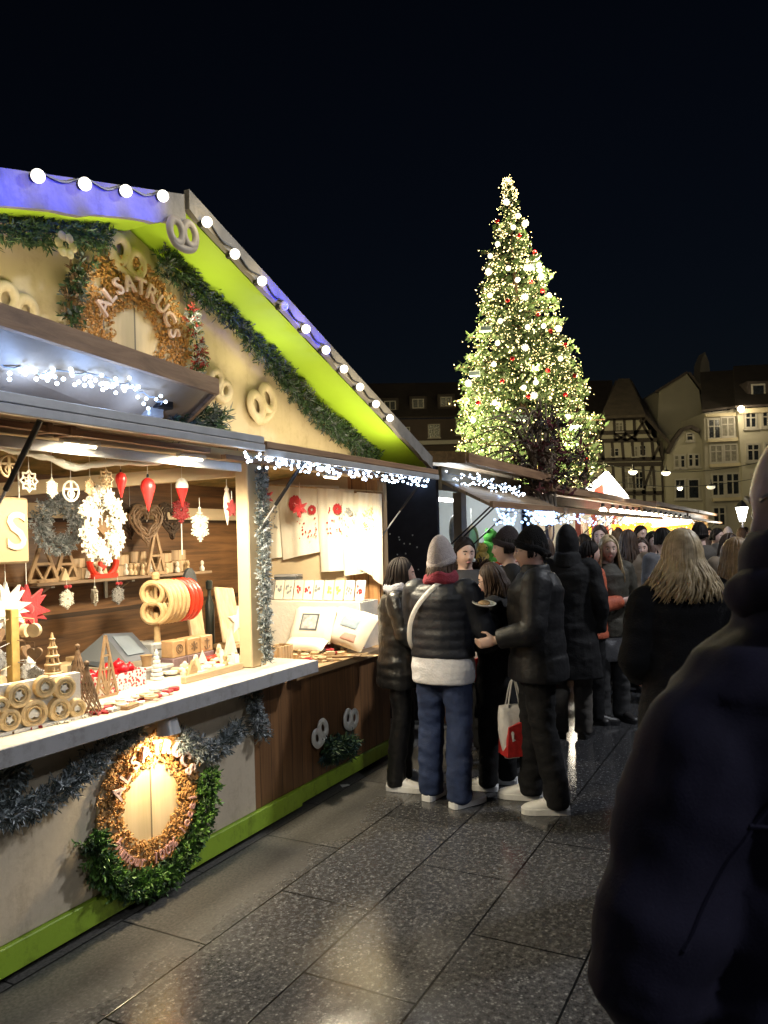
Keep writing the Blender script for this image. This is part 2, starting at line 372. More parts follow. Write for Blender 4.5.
# y is 0 at the stall front and negative towards the street: turn that into 1 = dry (close), 0 = wet
mr.inputs['From Min'].default_value = -.62; mr.inputs['From Max'].default_value = -.02
dn = N(nt, 'ShaderNodeMath', operation='MULTIPLY_ADD'); sock(dn, 1, .9); nt.links.new(big.outputs['Fac'], dn.inputs[0]); sock(dn, 2, -.45)
dd = N(nt, 'ShaderNodeMath', operation='ADD', use_clamp=True); nt.links.new(mr.outputs[0], dd.inputs[0]); nt.links.new(dn.outputs[0], dd.inputs[1])
wetc = N(nt, 'ShaderNodeMix', data_type='RGBA', blend_type='MULTIPLY'); sock(wetc, 0, 1)
nt.links.new(speckr.outputs['Color'], wetc.inputs[6]); nt.links.new(br.outputs['Color'], wetc.inputs[7])
dry = N(nt, 'ShaderNodeMix', data_type='RGBA'); nt.links.new(dd.outputs[0], dry.inputs[0]); nt.links.new(wetc.outputs[2], dry.inputs[6])
dcol = N(nt, 'ShaderNodeMix', data_type='RGBA', blend_type='MULTIPLY'); sock(dcol, 0, 1)
dsp = ramp(noise_n(70, 3).outputs['Fac'], [(.35, (.07, .066, .06)), (.65, (.17, .16, .145))])
nt.links.new(dsp.outputs['Color'], dcol.inputs[6]); nt.links.new(br.outputs['Color'], dcol.inputs[7]); nt.links.new(dcol.outputs[2], dry.inputs[7])
nt.links.new(dry.outputs[2], b.inputs['Base Color'])
rn = noise_n(2.6, 4); rr = ramp(rn.outputs['Fac'], [(.40, .035), (.53, .11), (.7, .22)])
rmix = N(nt, 'ShaderNodeMix', data_type='RGBA'); nt.links.new(dd.outputs[0], rmix.inputs[0]); nt.links.new(rr.outputs['Color'], rmix.inputs[6]); rmix.inputs[7].default_value = (.62, .62, .62, 1)
nt.links.new(rmix.outputs[2], b.inputs['Roughness'])
hb = N(nt, 'ShaderNodeMath', operation='MULTIPLY_ADD'); sock(hb, 1, .22); nt.links.new(noise_n(120, 3).outputs['Fac'], hb.inputs[0])
hb2 = N(nt, 'ShaderNodeMath', operation='MULTIPLY'); sock(hb2, 1, -1.0); nt.links.new(br.outputs['Fac'], hb2.inputs[0]); nt.links.new(hb2.outputs[0], hb.inputs[2])
bp = N(nt, 'ShaderNodeBump'); sock(bp, 'Strength', .22); sock(bp, 'Distance', .007); nt.links.new(hb.outputs[0], bp.inputs['Height']); nt.links.new(bp.outputs['Normal'], b.inputs['Normal'])
MATS['ground'] = m
g = MB(); g.add([(-300, -300, 0), (300, -300, 0), (300, 300, 0), (-300, 300, 0)], [(0, 1, 2, 3)])
go = structure('ground', g, m); go.location = S(0, 0, 0); go.rotation_euler = (0, 0, ANG)

# ------------------------------------------------------------------ the near stall
UA = 2.68                                       # ridge
def zs(u): return 3.185-.285*(UA-u) if u < UA else 3.22-.375*(u-UA)
u_split = at_y(256, 800, 0).x; u_end = at_y(392, 752, 0).x; u_c1 = at_y(303, 672, -.1).x
st = thing('market_stall', 'wooden market stall with lime green roof underside, cream counter front and goods lit inside', 'market stall', (0, 0, 0))
def sp(name, fn, mat, smooth=False, **k):
    mb = MB(); fn(mb); return part(name, mb, mat, st, smooth, **k)
sp('front_panel', lambda q: q.box((0, 0, .15), (u_split, .03, .9), ch=.003), panel_cream, label='cream painted counter front')
fp2 = sp('front_panel', lambda q: q.box((u_split+.003, .004, .15), (u_end, .034, .83), ch=.003), brown_wood, label='brown stained plank counter front')
jn = (at_y(300, 808, 0).x)
sp('trim', lambda q: q.box((0, -.006, .832), (u_split-.01, -.001, .84)), panel_cream)
sp('baseboard', lambda q: q.box((0, -.022, .035), (jn, .03, .148), ch=.004), green)
sp('baseboard', lambda q: q.box((jn+.004, -.008, .045), (u_end, .03, .148), ch=.004), green)
q = MB(); q.box((-.02, -.2, .905), (u_c1, .8, .972), ch=.005)
part('counter', q, counter_m, st, False); 
q = MB(); q.box((-.02, -.212, .9), (u_c1+.003, -.2015, .974), ch=.003); part('counter_edge', q, counter_edge, st, False)
sp('counter', lambda q: q.box((u_c1+.004, -.05, .832), (u_end, .8, .88), ch=.004), WOOD('counter_wood', (.3, .18, .09), (.52, .36, .2), 0, .45), label='plain wooden counter of the right bay')
u_p0 = at_y(248, 560, 0).x; u_p1 = at_y(263, 560, 0).x
sp('post', lambda q: q.box((u_p0, -.01, .975), (u_p1, .08, 2.2), ch=.006), cream)
u_j = at_y(388, 560, 0).x
sp('jamb', lambda q: q.box((u_j-.06, -.005, .883), (u_j, .07, 2.2), ch=.006), WOOD('jamb_wood', (.42, .26, .12), (.62, .42, .22), 2, .5))
sp('header', lambda q: q.box((0, .003, 2.155), (u_end, .07, 2.29), ch=.006), cream)
UW = u_end
sp('side_wall', lambda q: q.box((UW-.05, .30, .04), (UW-.003, 1.45, 2.3)), cream, label='cream painted end wall of the stall'); sp('side_wall', lambda q: q.box((UW-.062, .037, .04), (UW-.003, .298, 2.3)), WOOD('orange_wood', (.30, .14, .05), (.50, .27, .11), 2, .5, .13, 1), label='warm orange plank strip of the end wall')
sp('side_wall', lambda q: q.box((-.05, .037, .04), (-.003, 1.45, 2.3)), back_wood)
sp('back_wall', lambda q: q.box((0, 1.4, .04), (UW-.052, 1.45, 2.2)), back_wood)
sp('floor', lambda q: q.box((0, .036, .06), (UW-.052, 1.398, .1)), brown_wood)
def gable(q):
    pts = [(-.05, 2.292), (UW, 2.292), (UW, zs(UW)-.005), (UA, zs(UA)-.005), (-.05, zs(-.05)-.005)]
    q.rings([[(x, -.004, z) for x, z in pts], [(x, .05, z) for x, z in pts]])
sp('gable', gable, gable_cream)
YB = -.35
for (a, c) in ((-.3, UA), (UA, 5.32)):
    mb = MB(); 
    if c == UA: k0, k1 = a, UA-.004
    else: k0, k1 = UA+.004, c
    mb.rings([[(k0, YB, zs(k0)), (k1, YB, zs(k1)), (k1, YB, zs(k1)+.05), (k0, YB, zs(k0)+.05)], [(k0, 1.6, zs(k0)), (k1, 1.6, zs(k1)), (k1, 1.6, zs(k1)+.05), (k0, 1.6, zs(k0)+.05)]])
    part('roof_panel', mb, soffit_green, st, False)
    mb = MB(); n = 46; top = []; bot = []
    for i in range(n+1):
        u = k0+(k1-k0)*i/n; sc_ = .012*max(0, math.sin(i*2.1)+math.sin(i*.9))
        top.append((u, zs(u)+(.088 if c == UA else .078))); bot.append((u, zs(u)-(.042 if c == UA else .012)-sc_*.6))
    th = .03; yb = YB-.034 if c == UA else YB-.05
    fr = [(x, yb, z) for x, z in top]+[(x, yb, z) for x, z in reversed(bot)]; bk = [(x, yb+th, z) for x, _, z in fr]
    vs = fr+bk; m_ = len(fr); fs = []
    for i in range(n):
        fs.append((i, i+1, m_-2-i, m_-1-i)); fs.append((m_+i+1, m_+i, 2*m_-1-i, 2*m_-2-i))
    for i in range(m_): fs.append((i, (i+1) % m_, m_+(i+1) % m_, m_+i))
    mb.add(vs, fs); part('barge_board', mb, M('barge_white', (.21, .195, .175), .6, .2, 6, .2, 20, dirt=.4), st, False)
# interior roof lining with mossy hessian, a cross beam
mb = MB(); mb.rings([[(0, .08, 2.3), (UW-.06, .08, 2.3), (UW-.06, .08, 2.32), (0, .08, 2.32)], [(0, 1.398, 2.16), (UW-.06, 1.398, 2.16), (UW-.06, 1.398, 2.18), (0, 1.398, 2.18)]])
part('ceiling', mb, M('mossy_hessian', (.16, .15, .035), .9, .3, 7, .5, 18, col2=(.42, .27, .10)), st, False)
a_ = at_y(240, 470, .1); c_ = at_y(-30, 493, 1.2)
mb = MB(); mb.bar(a_, c_, .06, .075); part('beam', mb, cream, st, False)
mb = MB(); mb.bar((0, 1.37, 1.93), (UW-.06, 1.37, 1.93), .05, .09); part('beam', mb, cream, st, False)
# shelf on the back wall
sa = at_y(26, 580, 1.2); sb = at_y(202, 573, 1.2); SZ = (sa.z+sb.z)/2; SH0, SH1 = sa.x, sb.x
sh = sp('shelf', lambda q: q.box((SH0, 1.1, SZ-.02), (SH1, 1.395, SZ), ch=.003), WOOD('shelf_wood', (.16, .10, .06), (.3, .2, .12), 0, .5))
for px in (45, 126):
    u = at_y(px, 590, 1.2).x; mb = MB(); mb.bar((u, 1.39, SZ-.15), (u, 1.39, SZ-.022), .025, .012, (0, 1, 0)); mb.bar((u, 1.13, SZ-.03), (u, 1.39, SZ-.03), .025, .012); mb.bar((u, 1.36, SZ-.14), (u, 1.16, SZ-.03), .015, .008)
    part('bracket', mb, alu, sh, False)
# raised flap with a fascia board, left bay
R1 = at_u(213, 387, 2.92); L1 = loc(at_z(0, 317, R1.z)); dv = (L1-R1); L2 = R1+dv*1.9
hz, hy = 2.26, -.012
fl = MB(); th = Vector((0, .015, .03)); fb = Vector((0, 0, -.02))
fl.sheet([R1+fb, L2+fb, (L2.x, hy, hz-.02), (R1.x-.0, hy, hz-.02)], .028, (0, .3, .95))
flap = part('raised_flap', fl, M('flap_underside', (.30, .22, .155), .5, .2, 3, .1, 20), st, False)
mb = MB(); mb.bar(R1+Vector((.012, -.014, 0)), L2+Vector((0, -.014, 0)), .026, .075); part('fascia', mb, fascia_wood, flap, False)
mb = MB(); mb.bar(R1+Vector((.014, .0, -.01)), (R1.x+.014, hy-.03, hz), .022, .05); part('end_board', mb, fascia_wood, flap, False)
for px, py in ((45, 405), (68, 402)):
    p = at_y(px, py, -.1); mb = MB(); mb.box((p.x-.012, -.13, 2.16), (p.x+.012, -.02, 2.27), ch=.002); part('bracket', mb, fascia_wood, flap, False)
# horizontal propped hatches with aluminium edge, one per bay
HZ = 2.15
for (u0, u1, dz) in ((0, 3.17, .02), (3.19, u_end+.07, 0)):
    mb = MB(); z1 = HZ+dz
    mb.rings([[(u0, -.40, z1), (u1, -.40, z1), (u1, -.40, z1+.03), (u0, -.40, z1+.03)], [(u0, -.02, 2.215), (u1, -.02, 2.215), (u1, -.02, 2.245), (u0, -.02, 2.245)]])
    h = part('hatch', mb, under_wood, st, False)
    mb = MB(); mb.box((u0, -.43, z1-.015), (u1, -.402, z1+.02), ch=.003); part('edge_rail', mb, alu, h, False); mb = MB(); mb.box((u0, -.425, z1+.024), (u1, -.39, z1+.06), ch=.003); part('edge_board', mb, alu if u0 == 0 else fascia_wood, h, False)
    mb = MB(); mb.box((u0+.05, -.12, z1-.005), (u1-.05, -.085, z1+.02)); part('batten', mb, fascia_wood, h, False)
    for us in ((1.9,) if u0 == 0 else (3.62, u1-.14)):
        a0 = Vector((us, .0, 1.72)); a1 = Vector((us, -.36, z1-.01)); 
        mb = MB(); mb.tube([a0, a0.lerp(a1, .5)], .006, 8); s1 = part('gas_strut', mb, alu, h)
        mb = MB(); mb.tube([a0.lerp(a1, .45), a1], .011, 8); part('sleeve', mb, black_m, s1)
sp('cable_tray', lambda q: q.box((1.6, -.012, 2.10), (u_p0-.05, .001, 2.15), ch=.003), alu)

# pretzel cut-outs
def pretzel(mb, R, r, depth, T):
    up_ = (T.to_3x3() @ Vector((0, 0, 1)))
    for sx_ in (-1, 1): mb.tube([T @ Vector((sx_*R*.52+R*.47*math.cos(a*PI/12), R*.58*math.sin(a*PI/12), 0)) for a in range(24)], r, 8, flat=depth/r/2, up=up_, close=True)
    mb.tube([T @ p for p in catmull([(-.98*R, -.1*R, 0), (-.75*R, -.62*R, 0), (0, -.82*R, 0), (.75*R, -.62*R, 0), (.98*R, -.1*R, 0)], 5)], r*.9, 8, flat=depth/r/2, up=up_)
n_p = [('pale pretzel cut-out fixed below the ridge of the near stall, on the roof edge', 183, 233, -.40, .085, .15, 'grey_cut'),
       ('cream pretzel cut-out on the gable just above the upper round sign', 128, 257, -.03, .10, -.35, 0),
       ('cream pretzel cut-out on the gable half hidden by the right end of the raised flap', 221, 385, -.03, .085, -.6, 0),
       ('cream pretzel cut-out on the gable beside the dark garland, right of the flap', 262, 402, -.03, .12, .5, 0),
       ('cream pretzel cut-out on the gable cut off by the fascia board, leftmost one', 16, 305, -.03, .09, -.3, 0),
       ('white pretzel cut-out on the brown counter front, nearer one', 320, 733, -.02, .085, .6, 'w'),
       ('white pretzel cut-out on the brown counter front, farther one', 351, 718, -.02, .085, -.2, 'w')]
grey_cut = M('grey_cut', (.30, .27, .25), .6, .1, 10, .05, 40)
for lab, px, py, y, R, rot, mk in n_p:
    p = at_y(px, py, y); mb = MB(); pretzel(mb, R, R*.24, R*.28, Matrix.Rotation(rot, 4, 'Z'))
    mb.v = [(x, -z, yy) for x, yy, z in mb.v]
    single('pretzel_ornament', lab, 'pretzel ornament', mb, gable_cream if mk == 0 else grey_cut if mk == 'grey_cut' else white_paint, 'pretzel cut-outs on the near stall', where=p)

# round signs
chip = M('wood_chip', (.46, .20, .05), .6, .35, 60, .2, 80, col2=(.66, .36, .12)); disc_m = WOOD('disc_wood', (.62, .47, .26), (.74, .58, .36), 2, .5, .19, 0, bump=.04)
letter_m = M('letter_pink', (.66, .47, .43), .5, .08, 20, .05, 60); red_letter = M('letter_red', (.45, .07, .04), .5, .1, 20, .05, 60)
def round_sign(lab, c, R, lower, stepA, fin=.30, rt=.70):
    t = thing('round_sign', lab, 'sign', (c.x, c.y, c.z-R)); T = Matrix.Translation((0, 0, R)) @ Matrix(((1, 0, 0, 0), (0, 0, -1, 0), (0, 1, 0, 0), (0, 0, 0, 1)))
    mb = MB(); mb.prism([(R*.98*math.cos(a*PI/24), R*.98*math.sin(a*PI/24)) for a in range(48)], 0, .015, T); part('disc', mb, disc_m, t, False)
    mb = MB()
    for k in range(1500):
        a = rnd(0, 2*PI); r = R*math.sqrt(rnd(fin, 1.05)); x, y = r*math.cos(a), r*math.sin(a); s = rnd(.004, .0085)
        Q = T @ Matrix.Translation((x, y, .015+rnd(0, .012))) @ Matrix.Rotation(rnd(0, 6), 4, 'Z') @ Matrix.Rotation(rnd(-.5, .5), 4, 'X')
        if k % 3: mb.lathe([(s*.4, 0), (s, 0), (s, .010), (s*.4, .010)], 7, Q)
        else: mb.tube([Q @ Vector((s*2*math.cos(q*.8), s*2*math.sin(q*.8), .006)) for q in range(5)], .0034, 4)
    part('wood_mosaic', mb, chip, t)
    mb = MB(); arc_text(mb, 'ALSATRUCS', R*rt, R*.29, PI/2-.05, stepA, T @ Matrix.Translation((0, 0, .046)), .14); part('lettering', mb, letter_m, t, False)
    if lower:
        mb = MB(); arc_text(mb, 'humour 100% local', R*.80, R*.22, -PI/2+.12, .155, T @ Matrix.Translation((0, 0, .046)), .12, True); part('lettering', mb, M('letter_rose', (.62, .34, .30), .5, .1, 20, .05, 60), t, False)
    return t
c = at_y(132, 338, -.006); round_sign('round wooden sign lettered ALSATRUCS high on the cream gable', Vector((c.x, -.006, c.z)), .37, False, .31, .14, .55)
c2 = at_y(148, 801, -.002); round_sign('round wooden sign lettered ALSATRUCS with slogan on the cream counter front', Vector((c2.x, -.002, c2.z)), .325, True, .29)
# spot lamp over the lower sign
sl = at_y(165, 727, -.12)
t = thing('spotlight', 'small grey spotlight shining down on the lower round sign', 'spotlight', (sl.x, -.02, sl.z-.03))
mb = MB(); mb.lathe([(.028, .05), (.045, .04), (.055, -.02), (.058, -.03), (.05, -.032), (.045, -.01)], 18, Matrix.Translation((0, -.12, .03)) @ Matrix.Rotation(-.12, 4, 'X')); part('housing', mb, alu, t)
mb = MB(); mb.lathe([(.001, 0), (.044, 0), (.044, .004), (.001, .004)], 16, Matrix.Translation((0, -.12, .01)) @ Matrix.Rotation(-.12, 4, 'X')); part('lens', mb, GLOW('spot_lens', (1, .86, .55), 30), t)
mb = MB(); mb.bar((0, -.12, .075), (0, .018, .09), .02, .012); part('arm', mb, dark_metal, t)
lamp('spot_lamp', (sl.x, -.145, sl.z-.05), 9, (1, .80, .48), .03, kind='SPOT', aim=(sl.x-.02, -.02, .3), spot=150, blend=.8)

# ------------------------------------------------------------------ greenery on the stall
V_ = Vector
def pys(pts, y): return [at_y(px, py, y) for px, py in pts]
gfir = [fir, fir, fir2]
gp = catmull([(-.2, -.06, zs(-.2)-.07), (1.0, -.07, zs(1.0)-.07), *[at_y(px, py, -.07) for px, py in ((-20, 227), (40, 230), (80, 233), (106, 238))]], 6)
single('fir_garland', 'dark green fir garland under the left slope of the gable roof', 'garland', garland(gp, .055, 560, .055, .006, 3), gfir, 'garlands on the near stall')
gp = catmull([at_y(px, py, -.06) for px, py in ((158, 256), (172, 268), (223, 310), (270, 358), (307, 405), (340, 432), (372, 455))], 6)
single('fir_garland', 'dark green fir garland running down the right slope of the gable', 'garland', garland(gp, .062, 620, .055, .006, 3), [fir, fir, frost_dark], 'garlands on the near stall')
p0 = Vector((u_p1+.03, -.035, 1.0)); 
gp = [((u_p0+u_p1)/2+.012, -.04, .99+k*.095) for k in range(13)]
single('fir_garland', 'frosted grey fir garland wound up the post between the two bays', 'garland', garland(gp, .032, 640, .04, .005, 3), [frost, frost2, frost_dark], 'garlands on the near stall')
sw = pys([(-25, 815), (15, 812), (55, 793), (88, 765), (112, 741), (140, 728)], -.05)
single('fir_garland', 'frosted grey fir swag hanging left of the lower sign on the counter front', 'garland', garland(catmull(sw, 6), .036, 620, .055, .0055, 3), [frost, frost2, frost_dark], 'garlands on the near stall')
sw = pys([(178, 738), (195, 745), (212, 752), (228, 738), (239, 727)], -.05)
single('fir_garland', 'short frosted fir swag right of the lower sign under the counter', 'garland', garland(catmull(sw, 6), .034, 620, .055, .0055, 3), [frost, frost2, frost_dark], 'garlands on the near stall')
sw = pys([(249, 690), (252, 705), (258, 722), (262, 736)], -.04)
single('fir_garland', 'frosted fir tail hanging from the counter below the garlanded post', 'garland', garland(catmull(sw, 5), .034, 620, .055, .0055, 3), [frost, frost2, frost_dark], 'garlands on the near stall')
sw = pys([(-10, 788), (10, 772), (20, 765)], -.05)
single('fir_sprig', 'loose dark frosted fir sprig on the counter front, above the left swag', 'sprig', garland(catmull(sw, 5), .04, 620, .07, .006, 2), [frost, frost_dark], 'fir sprigs on the near stall')
R = .375; gp = [(c2.x+R*math.cos(a)*1.0, -.04, c2.z+R*math.sin(a)*1.0) for a in [PI*(1.02+1.02*k/22) for k in range(23)]]
gp = [(x, y, max(z, .07)) for x, y, z in gp]
boxw = [M('box_green', (.05, .13, .025), .5, .3, 40, 0), M('box_light', (.10, .22, .04), .5, .3, 40, 0), fir]
single('fir_wreath', 'green half wreath of box and fir around the bottom of the lower sign', 'wreath', garland(gp, .055, 800, .05, .009, 3), boxw)
gp = [(c.x+.40*math.cos(a), -.06, c.z+.40*math.sin(a)) for a in [PI*(.78+.03*k) for k in range(12)]]
berry = [fir, brown_ply, frost_dark]
single('fir_sprig', 'dark fir and red berry bunch left of the upper round sign', 'sprig', garland(gp, .030, 330, .05, .008, 3), berry, 'fir sprigs on the near stall')
gp = [(c.x+.40*math.cos(a), -.06, c.z+.40*math.sin(a)) for a in [PI*(-.13+.03*k) for k in range(12)]]
single('fir_sprig', 'fir and bright red berry bunch right of the upper round sign', 'sprig', garland(gp, .026, 330, .045, .007, 3), [fir2, M('berry_red', (.38, .05, .04), .6, .3, 30, 0), frost2], 'fir sprigs on the near stall')
sw = pys([(168, 425), (185, 420), (205, 419), (222, 424)], -.1)
single('fir_sprig', 'dark fir sprig lying on top of the hatch below the gable', 'sprig', garland(sw, .045, 620, .07, .007, 2), [fir, frost_dark], 'fir sprigs on the near stall')
sw = pys([(322, 752), (335, 748), (350, 745)], -.03)
single('fir_sprig', 'dark green fir sprig under the white pretzels on the brown counter front', 'sprig', garland(sw, .06, 700, .07, .007, 2), [fir, M('dark_teal', (.01, .04, .04), .7, .3, 30, 0)], 'fir sprigs on the near stall')
# flower on the gable garland
p = at_y(66, 245, -.17); mb = MB()
for k in range(6): mb.ball((.035*math.cos(k*PI/3), 0, .035*math.sin(k*PI/3)), (.022, .006, .022), 8)
single('star_flower', 'small pale star flower pinned to the left gable garland', 'flower', mb, M('pale_gold', (.55, .45, .25), .5, .1, 20, 0), where=p)

# ------------------------------------------------------------------ bulbs on the barge boards
bulb_g = GLOW('bulb_glow', (1, .93, .78), 1.15)
mb = MB(); mb.ball((0, 0, 0), .0245, 16); bulb_me = mesh_of(mb, 'bulb', [bulb_g], 'all')
mb = MB(); mb.lathe([(.014, 0), (.016, .02), (.016, .045), (.012, .05)], 12, Matrix.Rotation(-PI/2, 4, 'X')); sock_me = mesh_of(mb, 'socket', [black_m], True)
words = 'first second third fourth fifth sixth seventh eighth ninth tenth eleventh twelfth'.split()
Lb = [(38, 176), (85, 184), (126, 191), (163, 196)]; Rb = [(207, 222), (235, 254), (262, 281), (284, 306), (306, 329), (326, 350), (344, 369), (360, 387), (376, 404), (390, 418)]
for side, arr in (('left', Lb), ('right', Rb)):
    for k, (px, py) in enumerate(arr):
        yy = YB-.034 if side == 'left' else YB-.05
        p = at_y(px, py, yy-.03)
        lab = f'round white bulb on the blue-lit left roof edge, {words[3-k]} from the ridge' if side == 'left' else f'round white bulb on the right roof edge, {words[k]} below the ridge'
        dead = side == 'right' and k == 3
        if dead: lab = 'unlit grey bulb on the right roof edge, fourth below the ridge'
        t = thing('festoon_bulb', lab, 'light bulb', p, group='round bulbs along the roof edge')
        for nm, me, dy in (('globe', bulb_me, 0), ('socket', sock_me, 0)):
            o = bpy.data.objects.new(nm, me.copy() if dead and nm == 'globe' else me); C.objects.link(o); o.parent = t
            if dead and nm == 'globe': o.data.materials[0] = M('bulb_dead', (.5, .5, .5), .3, .05, 5, 0)
        if not dead and k % 2 == 0 or side == 'left' or k > 6: lamp('bulb_light', p+Vector((0, -.09, .0)), .10 if side == 'left' else .42, (1, .80, .42), .03)
for px, py, dy in ((12, 183, -.22), (60, 188, -.22), (105, 196, -.22), (145, 202, -.22), (276, 297, -.22), (298, 322, -.22), (318, 344, -.22)):
    q_ = at_y(px, py, YB-.05)+Vector((0, dy, -.11)); lamp('blue_led', q_, 5.5, (.015, .03, 1), .02, kind='SPOT', aim=q_+Vector((0, 1, .5)), spot=66, blend=1)
t = thing('uplight', 'small uplight behind the fascia board shining on the upper round sign', 'floodlight', (c.x-.02, -.2, c.z-.36)); mb = MB(); mb.box((-.05, -.03, 0), (.05, .03, .04), ch=.006); part('housing', mb, dark_metal, t, False); mb = MB(); mb.box((-.04, -.02, .041), (.04, .02, .044)); part('lens', mb, GLOW('spot_lens', (1, .86, .55), 30), t, False)
lamp('gable_lamp', (c.x-.02, -.20, c.z-.30), 5.0, (1, .78, .38), .04, kind='SPOT', aim=(c.x-.02, -.06, c.z+.5), spot=160, blend=.9)
for u_, z_, w__, L_ in ((3.95, 2.255, 2.7, 1.7), (1.6, 2.50, 1.8, 1.4)):  # added area lights that wash the gable evenly, no fixture modelled
    o = lamp('gable_wash', (u_, -.33, z_), w__, (1, .86, .60), L_, kind='AREA', aim=(u_, -.02, z_+.5)); o.rotation_euler = (Matrix.Rotation(ANG, 4, 'Z') @ Matrix.Rotation(math.radians(148), 4, 'X')).to_euler()
p = at_y(152, 412, -.16)
t = thing('floodlight', 'small grey floodlight box under the raised flap lighting the upper sign', 'floodlight', p-Vector((0, 0, .03)))
mb = MB(); mb.box((-.05, -.03, 0), (.05, .03, .055), ch=.008); part('housing', mb, alu, t, False); mb = MB(); mb.bar((0, .03, .02), (0, .12, .05), .02, .01); part('arm', mb, dark_metal, t)
for side, arr in (('left', Lb), ('right', Rb)):
    yy = YB-.034 if side == 'left' else YB-.05; pts = []
    P = [at_y(px, py, yy-.006)+Vector((0, 0, .02)) for px, py in arr]
    for a, b_ in zip(P, P[1:]): pts += [a, a.lerp(b_, .5)+Vector((0, 0, -.028))]
    mb = MB(); mb.tube(catmull(pts+[P[-1]], 4), .005, 6); single('festoon_cable', f'thin dark cable linking the round bulbs on the {"left slope" if side == "left" else "right slope"} of the roof edge', 'cable', mb, black_m)
# soft roof-soffit wash from added uplights that have no fixture
for u in (1.7, 2.4, 3.0, 3.5): lamp('soffit_wash', (u, -.16, zs(u)-.34), 1.2, (1, .9, .55), .04, kind='SPOT', aim=(u, -.13, 4), spot=150, blend=1)
# ------------------------------------------------------------------ LED strings
led_w = GLOW('led_white', (.60, .78, 1), 4.5)
mb = MB(); mb.ball((0, 0, 0), .0078, 8); led_me = mesh_of(mb, 'led', [led_w], 'all')
mb = MB(); mb.ball((0, 0, 0), .013, 6); led_big = mesh_of(mb, 'led', [GLOW('led_far', (.34, .55, 1), 1.5)], 'all')
def led_string(lab, path, n, spread, me=led_me, group='LED strings under the flaps', power=0, np_=3, world=False, clump=True, cap=100):
    P = catmull(path, 8); c_ = P[len(P)//2]
    t = thing('light_string', lab, 'light string', c_, group=group)
    mb = MB(); mb.tube([p-c_+Vector((0, rnd(-1, 1)*spread*.4, rnd(-1, 1)*spread*.3)) for p in P], .0035, 4); part('wire', mb, M('wire', (.3, .32, .36), .4, .1, 20, 0), t)
    rest = MB(); cl = [random.random() for _ in range(9)]
    for k in range(n):
        f = (random.choice(cl)+random.gauss(0, .06)) % 1 if clump and random.random() < .65 else random.random()
        q = P[min(len(P)-1, int(f*len(P)))].lerp(P[min(len(P)-1, int(f*len(P))+1)], random.random())-c_
        q = q+Vector((rnd(-1, 1)*spread*.4, rnd(-1, 1)*spread, rnd(-1.2, .6)*spread))
        if k < cap:
            o = bpy.data.objects.new('led', me); C.objects.link(o); o.parent = t; o.location = q
        else:
            r = .013 if me is led_big else .0078; rest.ball(q, r, 6)
    if rest.v: part('led_cluster', rest, led_big.materials[0] if me is led_big else led_w, t, 'all', kind='stuff')
    for k in range(np_ if power else 0):
        q = P[int((k+.5)/np_*(len(P)-1))]; lamp('led_light', q+Vector((0, -.02, -.10)), power, (.32, .52, 1), .02)
    return t
mid = lambda f, dz: R1.lerp(Vector((R1.x, hy, hz)), f)+Vector((0, 0, dz))
d2 = dv.normalized()
def flap_pt(s, f): a = R1+dv*s; b_ = Vector((a.x, hy, hz)); return a.lerp(b_, f)+Vector((0, -.01, -.05))
led_string('white LED string bunched along the underside of the raised brown flap', [flap_pt(s, .24+.08*math.sin(s*9)) for s in (.22, .4, .6, .8, 1.0, 1.25)], 70, .04, power=.75, np_=4)
led_string('white LED string under the right bay hatch of the near stall', [(u, -.33, HZ-.012) for u in (3.25, 3.6, 4.0, 4.4, 4.8, u_end)], 170, .045, power=.10, np_=3)

# ------------------------------------------------------------------ lamps inside the near stall
lm_w = GLOW('inside_lamp', (1, .84, .56), 8)
for u, y, z, pw, lab in ((2.35, -.05, 2.125, 21, 'warm strip lamp under the stall head at the left end of the left bay'), (3.05, -.05, 2.125, 21, 'warm strip lamp under the stall head beside the garlanded post'),
                    (4.5, .0, 2.115, 29, 'warm strip lamp in the right bay above the tea towels')):
    t = thing('strip_lamp', lab, 'lamp', (u, y, z)); mb = MB(); mb.box((-.10, -.02, .015), (.10, .02, .035), ch=.006); part('housing', mb, white_paint, t, False)
    mb = MB(); mb.tube([(-.08, 0, .010), (.08, 0, .010)], .006, 10); part('tube', mb, lm_w, t); mb = MB(); mb.bar((0, 0, .05), (0, 0, .16), .015, .015); part('stem', mb, dark_metal, t)
    lamp('strip_light', (u, y, z-.03), pw*2.0, (1, .86, .60), .10, kind='SPOT', aim=(u, y+.25, z-1), spot=168, blend=.5)

